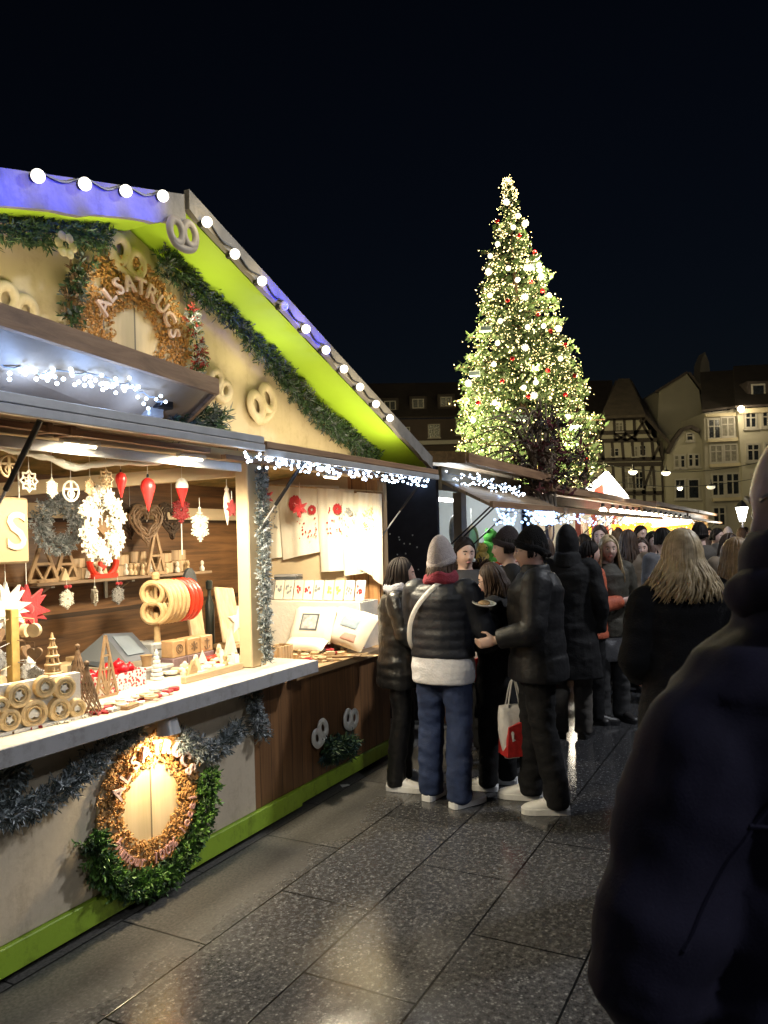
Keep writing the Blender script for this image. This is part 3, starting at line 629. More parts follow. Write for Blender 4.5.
# ------------------------------------------------------------------ goods: shapes
def star_poly(n, r0, r1, ph=PI/2): return [((r0 if k % 2 == 0 else r1)*math.cos(ph+PI*k/n), (r0 if k % 2 == 0 else r1)*math.sin(ph+PI*k/n)) for k in range(2*n)]
def XZ(x, z, y=0): return Matrix.Translation((x, y, z)) @ Matrix.Rotation(PI/2, 4, 'X')
def snowflake(mb, R, th, T):
    """cut-out snowflake: six arms, a ring of rings and cross bars"""
    for k in range(6):
        a = k*PI/3+PI/2; d = Vector((math.cos(a), math.sin(a), 0)); e = Vector((-d.y, d.x, 0))
        B = lambda p, q, w_: mb.bar(T @ p, T @ q, w_, th, up=(T.to_3x3() @ Vector((0, 0, 1))))
        B(d*R*.12, d*R, R*.10)
        for f, l in ((.45, .24), (.68, .22)):
            for sg in (-1, 1): B(d*R*f, d*R*(f+l*.75)+e*sg*R*l, R*.075)
        mb.tube([T @ (d*R*.33*1.0+Vector((R*.15*math.cos(q*PI/5), R*.15*math.sin(q*PI/5), 0))) for q in range(10)], th*.55, 5, close=True)
        a2 = a+PI/6; mb.tube([T @ (Vector((math.cos(a2), math.sin(a2), 0))*R*.62+Vector((R*.12*math.cos(q*PI/4), R*.12*math.sin(q*PI/4), 0))) for q in range(8)], th*.55, 5, close=True)
        B(Vector((math.cos(a2), math.sin(a2), 0))*R*.15, Vector((math.cos(a2), math.sin(a2), 0))*R*.5, R*.08)
def hanger(mb, z0, z1, r=.0018): mb.tube([(0, 0, z0), (0, 0, z1)], r, 5)
def hang_thing(name, lab, cat, p, body, mat, z_top, parts=(), group=None, rot=0.0, smooth=True):
    """an ornament with its cord as a part; p is its middle"""
    t = thing(name, lab, cat, p, rot, group); mb = MB(); body(mb); part('body', mb, mat, t, smooth)
    mb = MB(); hanger(mb, 0, z_top); part('cord', mb, white_felt, t)
    for nm, fn, m_ in parts: mb = MB(); fn(mb); part(nm, mb, m_, t)
    return t
I3 = Matrix.Identity(4)
XZ0 = XZ(0, 0)
# branch and what hangs from it
br_p = [at_y(px, py, .26) for px, py in ((-30, 436), (0, 446), (28, 453), (48, 457), (75, 467), (108, 463), (150, 462), (186, 459))]
mb = MB(); P = catmull(br_p, 6); mb.tube([p+Vector((0, 0, rnd(-.004, .004))) for p in P], [.016+.004*math.sin(k*.9)+rnd(0, .004) for k in range(len(P))], 9, round_ends=True)
single('white_branch', 'white painted branch hanging across the top of the left bay', 'branch', mb, white_paint)
def slice_disc(kind):
    def f(mb):
        if kind == 0:
            mb.tube([(.042*math.cos(a*PI/10), 0, .05*math.sin(a*PI/10)) for a in range(20)], .006, 6, close=True)
            mb.bar((0, 0, -.045), (0, 0, .045), .012, .006, (0, 1, 0)); mb.bar((-.036, 0, .01), (.036, 0, .01), .010, .006, (0, 1, 0)); mb.tube([(.018*math.cos(a*PI/6), 0, -.015+.018*math.sin(a*PI/6)) for a in range(12)], .004, 5, close=True)
        elif kind == 1:
            P = star_poly(8, .052, .038); mb.tube([(x, 0, y) for x, y in P], .0055, 5, close=True); P = star_poly(6, .034, .016); mb.tube([(x, 0, y) for x, y in P], .005, 5, close=True); mb.ball((0, 0, 0), (.012, .004, .012), 8)
        else:
            snowflake(mb, .05, .007, XZ0); mb.tube([(.034*math.cos(a*PI/8), 0, .034*math.sin(a*PI/8)) for a in range(16)], .004, 5, close=True)
    return f
for k, (px, py, kd, mt, lab) in enumerate([(9, 466, 0, cut_wood, 'round plywood cut-out ornament hanging below the white branch, first from the left'), (29, 481, 1, white_ply, 'pale star-edged cut-out ornament hanging second from the left below the branch'),
        (52, 488, 2, white_ply, 'small white snowflake cut-out hanging third from the left in the upper row'), (71, 491, 0, white_ply, 'pale oval cut-out ornament hanging fourth from the left in the upper row'),
        (90, 487, 2, cut_wood, 'plywood snowflake cut-out hanging fifth from the left in the upper row'), (106, 479, 1, cut_wood, 'plywood star cut-out hanging above the white snowflake wreath')]):
    hang_thing('cutout_ornament', lab, 'ornament', at_y(px, py, .42), slice_disc(kd), mt, .16+.05*(k % 3), group='cut-outs hanging below the white branch', rot=rnd(-.3, .3))
def drop(mb): mb.lathe([(.002, -.085), (.010, -.06), (.022, -.02), (.034, .018), (.036, .035), (.030, .055), (.015, .068), (.004, .072)], 18)
def capf(mb): mb.lathe([(.006, .07), (.006, .085), (.002, .09)], 8)
for px, py, lab, s in ((121, 484, 'short red wooden drop ornament hanging left of the other two drops', .85), (148, 493, 'long red wooden drop ornament hanging in the middle of the bay', 1.15)):
    t = hang_thing('drop_ornament', lab, 'ornament', at_y(px, py, .3), drop, red_m, .2, (('cap', capf, dark_metal),), 'red drop ornaments hanging from the branch'); t.scale = (s*.95, s*.95, s)
t = hang_thing('drop_ornament', 'red drop ornament with a pale rounded top hanging right of the other drops', 'ornament', at_y(182, 490, .3), lambda q: q.lathe([(.002, -.095), (.014, -.055), (.030, -.01), (.036, .012)], 18), red_m, .16,
               (('top', lambda q: q.lathe([(.0365, .011), (.037, .03), (.028, .055), (.012, .066), (.002, .068)], 18), white_paint),), 'red drop ornaments hanging from the branch')
hang_thing('snowflake_ornament', 'large white lattice snowflake hanging at the right of the left bay', 'ornament', at_y(200, 526, .36), lambda q: snowflake(q, .095, .012, XZ0), white_ply, .17, (('bead', lambda q: q.ball((0, 0, .105), .010, 10), white_paint),), rot=.1)
hang_thing('snowflake_ornament', 'red felt snowflake hanging behind the pale-topped drop', 'ornament', at_y(181, 510, .6), lambda q: snowflake(q, .085, .012, XZ0), red_felt, .2, (('tail', lambda q: q.tube([(0, 0, -.08), (0, 0, -.28)], .004, 6), white_felt),))
hang_thing('spindle_ornament', 'white carved spindle ornament hanging beside the cream post', 'ornament', at_y(227, 503, .15), lambda q: q.lathe([(.002, -.13), (.012, -.08), (.022, -.02), (.02, .03), (.01, .07), (.014, .08), (.002, .1)], 14), white_ply, .14)
hang_thing('star_ornament', 'red star ornament hanging against the cream post by the white spindle', 'ornament', at_y(232, 508, .10), lambda q: q.prism(star_poly(7, .05, .028), -.008, .008, XZ0), red_felt, .1)
# wreaths
def flake_wreath(mb, R, r, n, s0, s1):
    for k in range(n):
        a = rnd(0, 2*PI); q = R+rnd(-r, r); T = Matrix.Translation((q*math.cos(a), rnd(-.03, .02), q*math.sin(a)*1.05)) @ Matrix.Rotation(PI/2+rnd(-.2, .2), 4, 'X') @ Matrix.Rotation(rnd(0, 1), 4, 'Z') @ Matrix.Rotation(rnd(-.2, .2), 4, 'Y')
        s = rnd(s0, s1)
        for j in range(3): 
            d = Vector((math.cos(j*PI/3), math.sin(j*PI/3), 0)); mb.bar(T @ (-d*s), T @ (d*s), s*.3, .006, up=(T.to_3x3() @ Vector((0, 0, 1))))
        mb.tube([T @ Vector((s*.6*math.cos(i*PI/4), s*.6*math.sin(i*PI/4), 0)) for i in range(8)], s*.13, 4, close=True)
pw_ = at_y(102, 525, .45); hang_thing('snowflake_wreath', 'white wreath of cut-out snowflakes hanging in the left bay', 'wreath', pw_, lambda q: flake_wreath(q, .135, .04, 105, .026, .042), white_ply, .28, (('ring', lambda q: q.tube([(.135*math.cos(a*PI/12), .0, .142*math.sin(a*PI/12)) for a in range(24)], .012, 6, close=True), white_ply),), rot=.25)
mb = MB()
gp = [(.125*math.cos(a*PI/14), 0, .125*math.sin(a*PI/14)) for a in range(29)]
mb = garland(gp, .058, 900, .035, .005, 2, nn=9); p = at_y(58, 524, 1.0)
single('grey_wreath', 'fluffy grey wreath hanging on the back wall above the shelf', 'wreath', mb, [M('grey_moss', (.22, .25, .26), .8, .3, 30, 0), frost2], where=p)
def heart(R, n=32): return [(R*.062*16*math.sin(t)**3, R*.062*(13*math.cos(t)-5*math.cos(2*t)-2*math.cos(3*t)-math.cos(4*t))) for t in [2*PI*k/n for k in range(n)]]
for px, py, R, y, mt, lab in ((147, 522, .15, 1.0, brown_ply, 'woven brown wicker heart hanging above the shelf, in the middle'), (172, 518, .14, 1.1, M('dark_wicker', (.06, .035, .02), .8, .3, 30, .1), 'dark wicker heart hanging above the shelf behind the red snowflake'), (130, 518, .13, 1.15, M('dark_wicker', (.06, .035, .02), .8), 'dark wicker heart half behind the white snowflake wreath')):
    def f(q):
        for k in range(5): q.tube([(x*(1-.13*k), rnd(-.012, .012), y_*(1-.13*k)) for x, y_ in heart(R)], .009, 6, close=True)
    hang_thing('wicker_heart', lab, 'heart ornament', at_y(px, py, y), f, mt, .25, group='wicker hearts over the shelf')
def fill_heart(q): q.prism(heart(.07), -.01, .01, XZ0)
hang_thing('wooden_heart', 'light brown wooden heart showing through the hole of the white wreath', 'heart ornament', at_y(103, 525, .75), fill_heart, M('tan_wood', (.36, .22, .11), .6, .2, 20, .05), .25)
# letter board with S at the frame edge
bx = [at_y(px, py, .5) for px, py in ((-60, 500), (27, 498), (27, 563), (-60, 567))]
t = thing('letter_board', 'cream hanging board with a white letter S, at the left edge', 'sign board', (bx[0].x*.5+bx[1].x*.5, .5, bx[2].z)); w_ = (bx[1].x-bx[0].x)/2; h_ = bx[1].z-bx[2].z
mb = MB(); mb.box((-w_, -.012, 0), (w_, .012, h_), ch=.01); part('board', mb, M('tan_board', (.30, .22, .125), .6, .08, 4, .04, 30), t, False)
vs, fs = glyph('S', h_*.80, .05); xm = max(v.x for v in vs); mb = MB(); mb.add(vs, fs, Matrix.Translation((w_*.90-xm, -.013, h_*.22)) @ Matrix.Rotation(PI/2, 4, 'X')); part('lettering', mb, cream, t, False)
for sx_ in (-.8, .8): mb = MB(); mb.tube([(sx_*w_, 0, h_), (sx_*w_, 0, h_+.35)], .004, 5); part('cord', mb, white_felt, t)

# on the shelf
shelf_blocks = [(78, .06, .07), (93, .07, .07), (120, .085, .075), (138, .085, .085), (164, .085, .075), (178, .09, .085)]
for k, (px, w_, h_) in enumerate(shelf_blocks):
    p = at_y(px, 566, 1.2); t = thing('wooden_block', ['', ''][0] or f'striped wooden block stack on the shelf, {words[k]} from the left', 'wooden block', (p.x, 1.22, SZ), 0, 'wooden block stacks on the shelf')
    mb = MB(); mb.box((-w_, -.05, 0), (w_, .06, h_), ch=.004); part('lower_row', mb, WOOD('block_wood', (.36, .23, .12), (.60, .44, .27), 2, .55, .055, 0), t, False)
    mb = MB(); mb.box((-w_*.8, -.03, h_+.001), (w_*.85, .06, h_*1.9), ch=.004); part('upper_row', mb, WOOD('block_wood2', (.30, .19, .10), (.54, .38, .22), 2, .55, .06, 0), t, False)
def tri(mb, w_, h_, r=.010, rungs=1):
    A_, B_, T_ = Vector((-w_, 0, 0)), Vector((w_, 0, 0)), Vector((0, 0, h_))
    for p_, q_ in ((A_, T_), (B_, T_), (A_, B_)): mb.bar(p_, q_, r*2, r*1.6, (0, 1, 0))
    for k in range(rungs):
        f = (k+1)/(rungs+1.5); mb.bar(A_.lerp(T_, f), B_.lerp(T_, f), r*1.5, r*1.5, (0, 1, 0)); mb.bar(A_.lerp(T_, f), Vector((0, 0, 0)), r*1.4, r*1.4, (0, 1, 0)); mb.bar(B_.lerp(T_, f), Vector((0, 0, 0)), r*1.4, r*1.4, (0, 1, 0))
for px, y, w_, h_, lab in ((43, 1.14, .10, .25, 'open lath triangle tree on the shelf below the grey wreath, left one'), (66, 1.16, .085, .23, 'open lath triangle tree on the shelf below the grey wreath, right one'), (156, 1.12, .085, .30, 'tall open lath triangle tree on the shelf between the block stacks')):
    p = at_y(px, 570, y); mb = MB(); tri(mb, w_, h_); mb.v = [(a_, b_, c_+.01) for a_, b_, c_ in mb.v]; mb.box((-w_*.5, -.03, 0), (w_*.5, .03, .012))
    single('triangle_tree', lab, 'wooden tree', mb, M('lath', (.36, .23, .12), .6, .2, 30, .05), 'lath trees on the shelf', where=(p.x, y, SZ))
p = at_y(103, 563, 1.13); mb = MB(); mb.tube([(.11*math.cos(a), 0, .115+.105*math.sin(a)) for a in [PI*(1+k/12) for k in range(13)]], .02, 8); mb.box((-.10, -.03, 0), (.10, .03, .03), ch=.004); mb.prism(heart(.035), -.01, .01, XZ(0, .085))
single('red_arch', 'bright red wooden arch with a small heart standing on the shelf', 'ornament', mb, M('bright_red', (.65, .035, .012), .4, .1, 10, .02), where=(p.x, 1.13, SZ))
for px, py, lab, kd in ((67, 599, 'pale snowflake hanging under the shelf with a red bow, left one', 0), (95, 596, 'narrow white snowflake turned edgeways hanging under the shelf', 1), (118, 595, 'grey spiky snowflake hanging under the shelf with a red bow, right one', 2)):
    def f(q): snowflake(q, .062, .012, XZ0); snowflake(q, .05, .010, XZ(0, 0, .012) @ Matrix.Rotation(.5, 4, 'Z'))
    hang_thing('snowflake_ornament', lab, 'ornament', at_y(px, py, 1.1), f, white_ply if kd < 2 else grey_board, .12, (('bow', lambda q: (q.ball((-.015, -.01, .075), (.016, .01, .012), 8), q.ball((.015, -.01, .075), (.016, .01, .012), 8)), red_felt),) if kd != 1 else (), 'snowflakes hanging under the shelf', rot=1.1 if kd == 1 else .1)
def star3(mb, R, n, th=.02):
    for k in range(2): mb.prism(star_poly(n, R, R*.42, PI/2+k*.35), -th/2+k*.012, th/2+k*.012, XZ0)
    mb.ball((0, -.012, 0), (R*.25, .02, R*.25), 10)
hang_thing('felt_star', 'large red felt star hanging at the left of the left bay', 'star ornament', at_y(27, 609, .62), lambda q: star3(q, .125, 6), red_felt, .25)
hang_thing('felt_star', 'large white felt star hanging at the left edge beside the red star', 'star ornament', at_y(6, 608, .55), lambda q: star3(q, .125, 7), white_felt, .25)

# ------------------------------------------------------------------ goods on the left counter
CZ = .973
def CT(px, py): p = at_c(px, py, CZ); return Vector((p.x, p.y, CZ))
# rack of small ornaments at the left edge
p = at_y(14, 690, .28); t = thing('ornament_rack', 'wooden display post hung with small grey and wooden ornaments', 'display rack', (p.x, .28, CZ))
mb = MB(); mb.box((-.1, -.08, 0), (.1, .08, .02), ch=.003); part('base', mb, cut_wood, t, False)
mb = MB(); mb.box((-.02, -.02, .02), (.02, .02, .46), ch=.003); part('post', mb, M('yellow_wood', (.62, .42, .14), .5, .15, 20, .05), t, False)
for k in range(16):
    z = .06+.1*(k//4)+rnd(-.01, .01); a = (k % 4)*PI/2+.4; q = Vector((.10*math.cos(a), .10*math.sin(a), z)); mb = MB()
    if k % 3 == 0: mb.lathe([(.001, -.012), (.03, -.012), (.03, .012), (.001, .012)], 14, RZ(q.x, q.y, z, a) @ Matrix.Rotation(PI/2, 4, 'X'))
    elif k % 3 == 1: snowflake(mb, .045, .01, RZ(q.x, q.y, z, a) @ Matrix.Rotation(PI/2, 4, 'X'))
    else: mb.prism(heart(.035), -.006, .006, RZ(q.x, q.y, z, a) @ Matrix.Rotation(PI/2, 4, 'X'))
    mb.tube([(q.x*.2, q.y*.2, z+.06), (q.x, q.y, z+.05), (q.x, q.y, z+.03)], .002, 4); part('ornament', mb, [cut_wood, M('silver_grey', (.33, .33, .33), .5, .3, 40, .1), brown_ply][k % 3], t)
# lattice of wood slices with white cones between
p = CT(44, 727); t = thing('slice_lattice', 'stack of sawn wood slices with white felt between, front left of the counter', 'wood slices', (p.x, p.y+.03, CZ), -.15)
mb = MB(); mb.box((-.2, -.03, 0), (.2, .05, .012)); mb.box((-.19, .0, .012), (.19, .04, .19)); part('backing', mb, white_felt, t, False)
for k, (x, z, r) in enumerate([(-.13, .055, .045), (-.03, .06, .058), (.08, .055, .05), (.16, .045, .04), (-.09, .145, .052), (.02, .16, .045), (.105, .14, .05), (-.16, .12, .03)]):
    mb = MB(); T = Matrix.Translation((x, -.012, z)) @ Matrix.Rotation(-PI/2, 4, 'X') @ Matrix.Rotation(rnd(-.15, .15), 4, 'Y')
    mb.lathe([(r*.42, .010), (r*.42, -.012), (r*.5, -.016), (r*.58, -.008), (r*.66, -.008), (r*.72, -.016), (r*.95, -.014), (r, -.004), (r, .012), (r*.42, .012)], 24, T)
    for q_ in range(3): mb.tube([T @ Vector((r*(.5+.16*q_)*math.cos(a*PI/10), r*(.5+.16*q_)*math.sin(a*PI/10)*rnd(.97, 1.03), -.014)) for a in range(20)], .0022, 4, close=True)
    sl_ = part('wood_slice', mb, M('slice', (.70, .52, .28), .55, .2, 30, .1, 60), t); mb = MB(); mb.prism(heart(r*.40) if k % 2 else star_poly(5, r*.42, r*.22), -.008, .008, T); part('white_inset', mb, white_felt, sl_, False)
for k, (px, py, h_) in enumerate([(20, 674, .10), (41, 671, .10), (71, 675, .13)]):
    q = CT(px, py+20); mb = MB(); mb.lathe([(.04*h_/.1, 0), (.038*h_/.1, .01), (.026*h_/.1, h_*.45), (.03*h_/.1, h_*.47), (.014*h_/.1, h_*.8), (.001, h_)], 16)
    single('white_cone', f'small white cone tree behind the wood slices, {words[k]} from the left', 'cone tree', mb, white_felt, 'white cone trees on the counter', where=(q.x, q.y+.08, CZ+.09*(k < 2)+.0))
# lath and wire pyramids
def pyramid(mb, R, h_, kind):
    if kind == 0:
        for k in range(9): f = k/9; r = R*(1-f); mb.tube([(r*math.cos(a*PI/8), r*math.sin(a*PI/8), h_*f+.008) for a in range(16)], .007, 5, close=True)
        for k in range(6): mb.tube([(R*math.cos(k*PI/3), R*math.sin(k*PI/3), 0), (0, 0, h_)], .004, 5)
    else:
        for k in range(12):
            a = k*PI/6; pp = [(R*(1-f)*math.cos(a+f*2.2), R*(1-f)*math.sin(a+f*2.2), h_*f) for f in [j/8 for j in range(9)]]; mb.tube(pp, .003, 4)
            pp = [(R*(1-f)*math.cos(a-f*2.2), R*(1-f)*math.sin(a-f*2.2), h_*f) for f in [j/8 for j in range(9)]]; mb.tube(pp, .003, 4)
        mb.ball((0, 0, h_), .012, 8)
for px, py, R, h_, kd, mt, lab in ((54, 716, .07, .34, 0, pale_wood_x, 'tall ringed pale wood cone tree behind the wood slices'), (79, 713, .07, .27, 1, brown_ply, 'brown wicker cone tree on the counter, left of three'),
        (88, 722, .06, .22, 1, brown_ply, 'small brown wicker cone tree in front of the other two'), (107, 705, .065, .29, 2, M('lath', (.36, .23, .12), .6), 'pointed lath tree on the counter before the red baubles')):
    q = CT(px, py-8); mb = MB()
    if kd < 2: pyramid(mb, R, h_, kd)
    else: tri(mb, R, h_, .006, 3); mb.v = [(a_, b_, c_+.006) for a_, b_, c_ in mb.v]
    single('cone_tree', lab, 'cone tree', mb, mt, 'cone trees on the counter', where=(q.x, q.y, CZ))
# basket with red baubles
q = CT(116, 690); bk_u, bk_y = q.x+.02, q.y+.06
t = thing('patterned_box', 'white box with red speckled pattern filled with red baubles', 'box', (bk_u, bk_y, CZ), .05)
mat_pat, nt, b = new_mat('red_white_pattern'); tc = N(nt, 'ShaderNodeTexCoord'); vo = N(nt, 'ShaderNodeTexVoronoi'); sock(vo, 'Scale', 62); nt.links.new(tc.outputs['Object'], vo.inputs['Vector'])
r_ = N(nt, 'ShaderNodeValToRGB'); e = r_.color_ramp.elements; e[0].position = .42; e[0].color = (.5, .03, .04, 1); e[1].position = .5; e[1].color = (.75, .70, .66, 1); nt.links.new(vo.outputs['Distance'], r_.inputs[0]); nt.links.new(r_.outputs[0], b.inputs[0])
mb = MB(); W2, D2, H2 = .15, .10, .085
for a_, b_ in (((-W2, -D2, 0), (W2, -D2+.006, H2)), ((-W2, D2-.006, 0), (W2, D2, H2)), ((-W2, -D2+.007, 0), (-W2+.006, D2-.007, H2)), ((W2-.006, -D2+.007, 0), (W2, D2-.007, H2)), ((-W2+.007, -D2+.007, 0), (W2-.007, D2-.007, .006))): mb.box(a_, b_)
part('body', mb, mat_pat, t, False)
for k in range(14):
    a_ = rnd(-.11, .11); b_ = rnd(-.06, .06); mb = MB(); r = rnd(.024, .034); mb.ball((0, 0, r), r, 14)
    mb.lathe([(.006, 2*r-.003), (.006, 2*r+.006), (.002, 2*r+.008)], 8)
    single('bauble', 'shiny red bauble heaped in the patterned box', 'bauble', mb, M('bauble_red', (.5, .012, .02), .18, .1, 10, 0), 'red baubles in the patterned box', where=(bk_u+a_, bk_y+b_, CZ+.035+.03*(k > 7)))
for k, (px, py, mt) in enumerate([(122, 668, cut_wood), (128, 662, cut_wood), (138, 664, pale_wood_x)]):
    q = CT(px, py+10); mb = MB(); mb.lathe([(.028, -.022), (.048, -.022), (.05, -.015), (.05, .015), (.048, .022), (.028, .022), (.028, -.022)], 20, Matrix.Translation((0, 0, .05)) @ Matrix.Rotation(PI/2, 4, 'X') @ Matrix.Rotation(.5, 4, 'Y'))
    single('wood_ring', f'pale turned wood ring standing behind the red baubles, {words[k]} from the left', 'wood ring', mb, mt, 'turned wood rings on the counter', where=(q.x, q.y+.05, CZ), rot=rnd(-.5, .5))
# till
q0 = at_y(98, 648, .55); t = thing('cash_till', 'grey sloping cash till with a dark screen, behind the counter goods', 'till', (q0.x+.1, .55, CZ), .0)
mb = MB(); mb.rings([[(-.27, -.16, 0), (-.27, .16, 0), (-.27, .16, .10), (-.27, -.16, .10)], [(.27, -.16, 0), (.27, .16, 0), (.27, .16, .10), (.27, -.16, .10)]]); part('drawer', mb, M('till_beige', (.36, .30, .22), .5, .08, 8, .03), t, False); t.scale = (.72, .8, .9)
mb = MB(); mb.rings([[(-.25, -.15, .101), (-.25, .15, .101), (-.25, .13, .13)], [(-.02, -.15, .101), (-.02, .15, .101), (-.02, .06, .27)]]); part('side_panel', mb, M('till_grey', (.04, .045, .05), .4, .1, 8, .02), t, False)
mb = MB(); mb.rings([[(-.02, -.15, .102), (-.02, .15, .102), (-.02, .06, .27)], [(.27, -.15, .102), (.27, .15, .102), (.27, .06, .25)]]); part('body', mb, M('till_dark', (.09, .10, .12), .35, .1, 8, .02), t, False)
mb = MB(); mb.sheet([(.03, -.115, .135), (.2, -.115, .135), (.2, .028, .236), (.03, .028, .246)], .004, (0, -.6, .8)); part('screen', mb, M('screen_grey', (.17, .20, .23), .2, .1, 6, 0), t, False)
mb = MB(); mb.box((.30, -.1, .0), (.5, .1, .18), ch=.01); mb.box((.32, -.105, .14), (.48, -.1, .17)); part('printer', mb, M('till_pale', (.36, .36, .36), .5, .08, 8, .03), t, False)
# stack of pretzel boards on a peg stand
p = at_y(150, 603, .50); t = thing('pretzel_stand', 'peg stand threaded with thick natural pretzels and red pretzels', 'display stand', (p.x+.05, .50, CZ))
zc = p.z-CZ
mb = MB(); mb.box((-.08, -.06, 0), (.14, .06, .02), ch=.003); mb.lathe([(.022, .02), (.030, .04), (.02, .10), (.017, zc-.06)], 14); mb.lathe([(.012, zc+.02), (.012, zc+.13), (.022, zc+.135), (.024, zc+.16), (.012, zc+.175)], 12); part('stand', mb, M('turned_wood', (.45, .30, .15), .5, .2, 20, .04), t)
for k in range(8):
    red = k > 4; mb = MB(); x = -.03+.034*k+(.012 if red else 0)
    Q = Matrix.Translation((x, .0, zc)) @ Matrix.Rotation(.45, 4, 'Z') @ Matrix.Rotation(PI/2, 4, 'Z') @ Matrix.Rotation(PI/2, 4, 'X') @ Matrix.Rotation(PI/2, 4, 'Z')
    s_ = .060
    for cx in (-1, 1): mb.tube([Q @ Vector((cx*.055+s_*math.cos(a*PI/10), s_*math.sin(a*PI/10)*1.0, 0)) for a in range(20)], .0165, 8, close=True)
    mb.tube([Q @ Vector((.0+.115*math.cos(a), .02+.09*math.sin(a), 0)) for a in [PI*(.05+.9*j/10) for j in range(11)]], .0165, 8)
    part('pretzel', mb, M('bright_red', (.65, .035, .012), .4) if red else M('pretzel_wood', (.50, .33, .16), .5, .15, 25, .05), t, label='red painted pretzel' if red else 'natural wood pretzel')
# cutting boards leaning on the back
for px, py, w_, h_, mt, lab, rr_ in ((188, 603, .07, .34, pale_wood, 'narrow pale cutting board leaning behind the red pretzels', .25), (222, 596, .10, .40, WOOD('board_pale', (.50, .33, .17), (.70, .52, .32), 2, .5), 'wide pale cutting board leaning near the post', .28)):
    p = at_y(px, py, .75); t = thing('cutting_board', lab, 'cutting board', (p.x, .66, CZ), 0); mb = MB(); T = Matrix.Rotation(-rr_, 4, 'X') @ Matrix.Rotation(.12, 4, 'Y') @ Matrix.Translation((0, 0, .03)); mb.box((-w_, -.012, 0), (w_, .012, h_), T, .008); part('board', mb, mt, t, False)
    mb = MB(); mb.box((-w_*.8, -.05, 0), (w_*.8, .12, .03), ch=.004); part('rest', mb, M('turned_wood', (.45, .30, .15), .5), t, False)
p = at_y(184, 588, .95); mb = MB(); mb.prism([(.085*math.cos(a*PI/12), .17*math.sin(a*PI/12)) for a in range(24)], -.01, .01, XZ(0, .17)); single('oval_board', 'dark oval slate board leaning behind the cutting boards', 'board', mb, M('slate', (.07, .075, .08), .6, .2, 15, .1), where=(p.x, .9, CZ+.22), rot=.1)
p = at_y(209, 583, .8); mb = MB(); mb.lathe([(.03, 0), (.032, .3), (.012, .36), (.012, .40), (.022, .41), (.024, .46), (.015, .47)], 14); single('bottle', 'dark bottle with a pale wooden stopper behind the wide cutting board', 'bottle', mb, [M('bottle_dark', (.03, .035, .03), .3, .1, 10, 0)], where=(p.x, .8, CZ))
p = at_y(236, 610, .6); mb = MB(); mb.prism(star_poly(5, .10, .045), -.012, .012, XZ(0, .12)); single('wooden_star', 'pale wooden star standing behind the wide cutting board by the post', 'star ornament', mb, white_ply, where=(p.x-.05, .55, CZ+.08))
for px, py, w_, h_, lab in ((233, 640, .06, .17, 'pale wooden triangle tree standing by the post'), (222, 648, .05, .11, 'small pale wooden triangle tree in front of the wide board')):
    p = CT(px, py+14); mb = MB(); mb.rings([[(-w_, -.01, 0), (w_, -.01, 0), (0, -.01, h_)], [(-w_, .01, 0), (w_, .01, 0), (0, .01, h_)]]); single('wooden_tree', lab, 'wooden tree', mb, white_ply, where=(p.x, p.y+.02, CZ))
# motif blocks: two rows
for k, (px, w_) in enumerate([(173, .045), (188, .042), (201, .05)]):
    p = at_y(px, 636, .38); mt_side = pale_wood
    mb = MB(); mb.box((-.058, -.05, 0), (.058, .05, .075), ch=.004); single('grey_block', f'dull wine-grey block under the stamped cubes, {words[k]} from the left', 'block', mb, M('wine_grey', (.19, .12, .12), .6, .25, 25, .1), 'blocks under the stamped cubes', where=(p.x, .38, CZ+.005))
    t = thing('stamped_cube', ['wooden cube stamped with a dark ring, first in the upper row', 'wooden cube stamped with a cross figure, middle of the upper row', 'wooden cube stamped with an anchor-like mark, last in the upper row'][k], 'wooden cube', (p.x, .38, CZ+.081), 0, 'stamped wooden cubes')
    mb = MB(); mb.box((-.052, -.045, 0), (.052, .045, .095), ch=.004); part('cube', mb, M('cube_tan', (.45, .27, .13), .5, .15, 20, .05), t, False)
    mb = MB()
    if k == 0:
        for r in (.025, .012): mb.tube([(r*math.cos(a*PI/8), -.047, .048+r*math.sin(a*PI/8)) for a in range(16)], .003, 5, close=True)
    elif k == 1:
        for a in (.6, -.6, PI/2): mb.bar((-.028*math.cos(a), -.047, .048-.028*math.sin(a)), (.028*math.cos(a), -.047, .048+.028*math.sin(a)), .007, .004, (0, 1, 0))
    else:
        mb.bar((0, -.047, .015), (0, -.047, .08), .006, .004, (0, 1, 0)); mb.bar((-.02, -.047, .065), (.02, -.047, .065), .006, .004, (0, 1, 0)); mb.tube([(.022*math.cos(a), -.047, .035+.02*math.sin(a)) for a in [PI*(1+j/8) for j in range(9)]], .003, 5)
    part('motif', mb, brown_ply, t)
# white stacked-disc tree and dark vase
p = at_y(156, 640, .27); mb = MB(); prof = []
for k in range(7): r = .036*(1-k/8.5); z = .022*k; prof += [(r*.6, z), (r, z+.002), (r, z+.014), (r*.55, z+.019)]
prof += [(.004, .165)]; mb.lathe(prof, 20); single('disc_tree', 'white stacked-disc tree standing before the pretzel stand', 'ornament tree', mb, white_paint, where=(p.x, .27, CZ))
mb = MB(); mb.lathe([(.03, 0), (.036, .03), (.024, .08), (.032, .12), (.034, .125)], 16); p = at_y(146, 640, .36); single('wooden_vase', 'brown wooden vase left of the white disc tree', 'vase', mb, M('vase_wood', (.30, .19, .09), .5, .2, 20, .05), where=(p.x, .36, CZ))
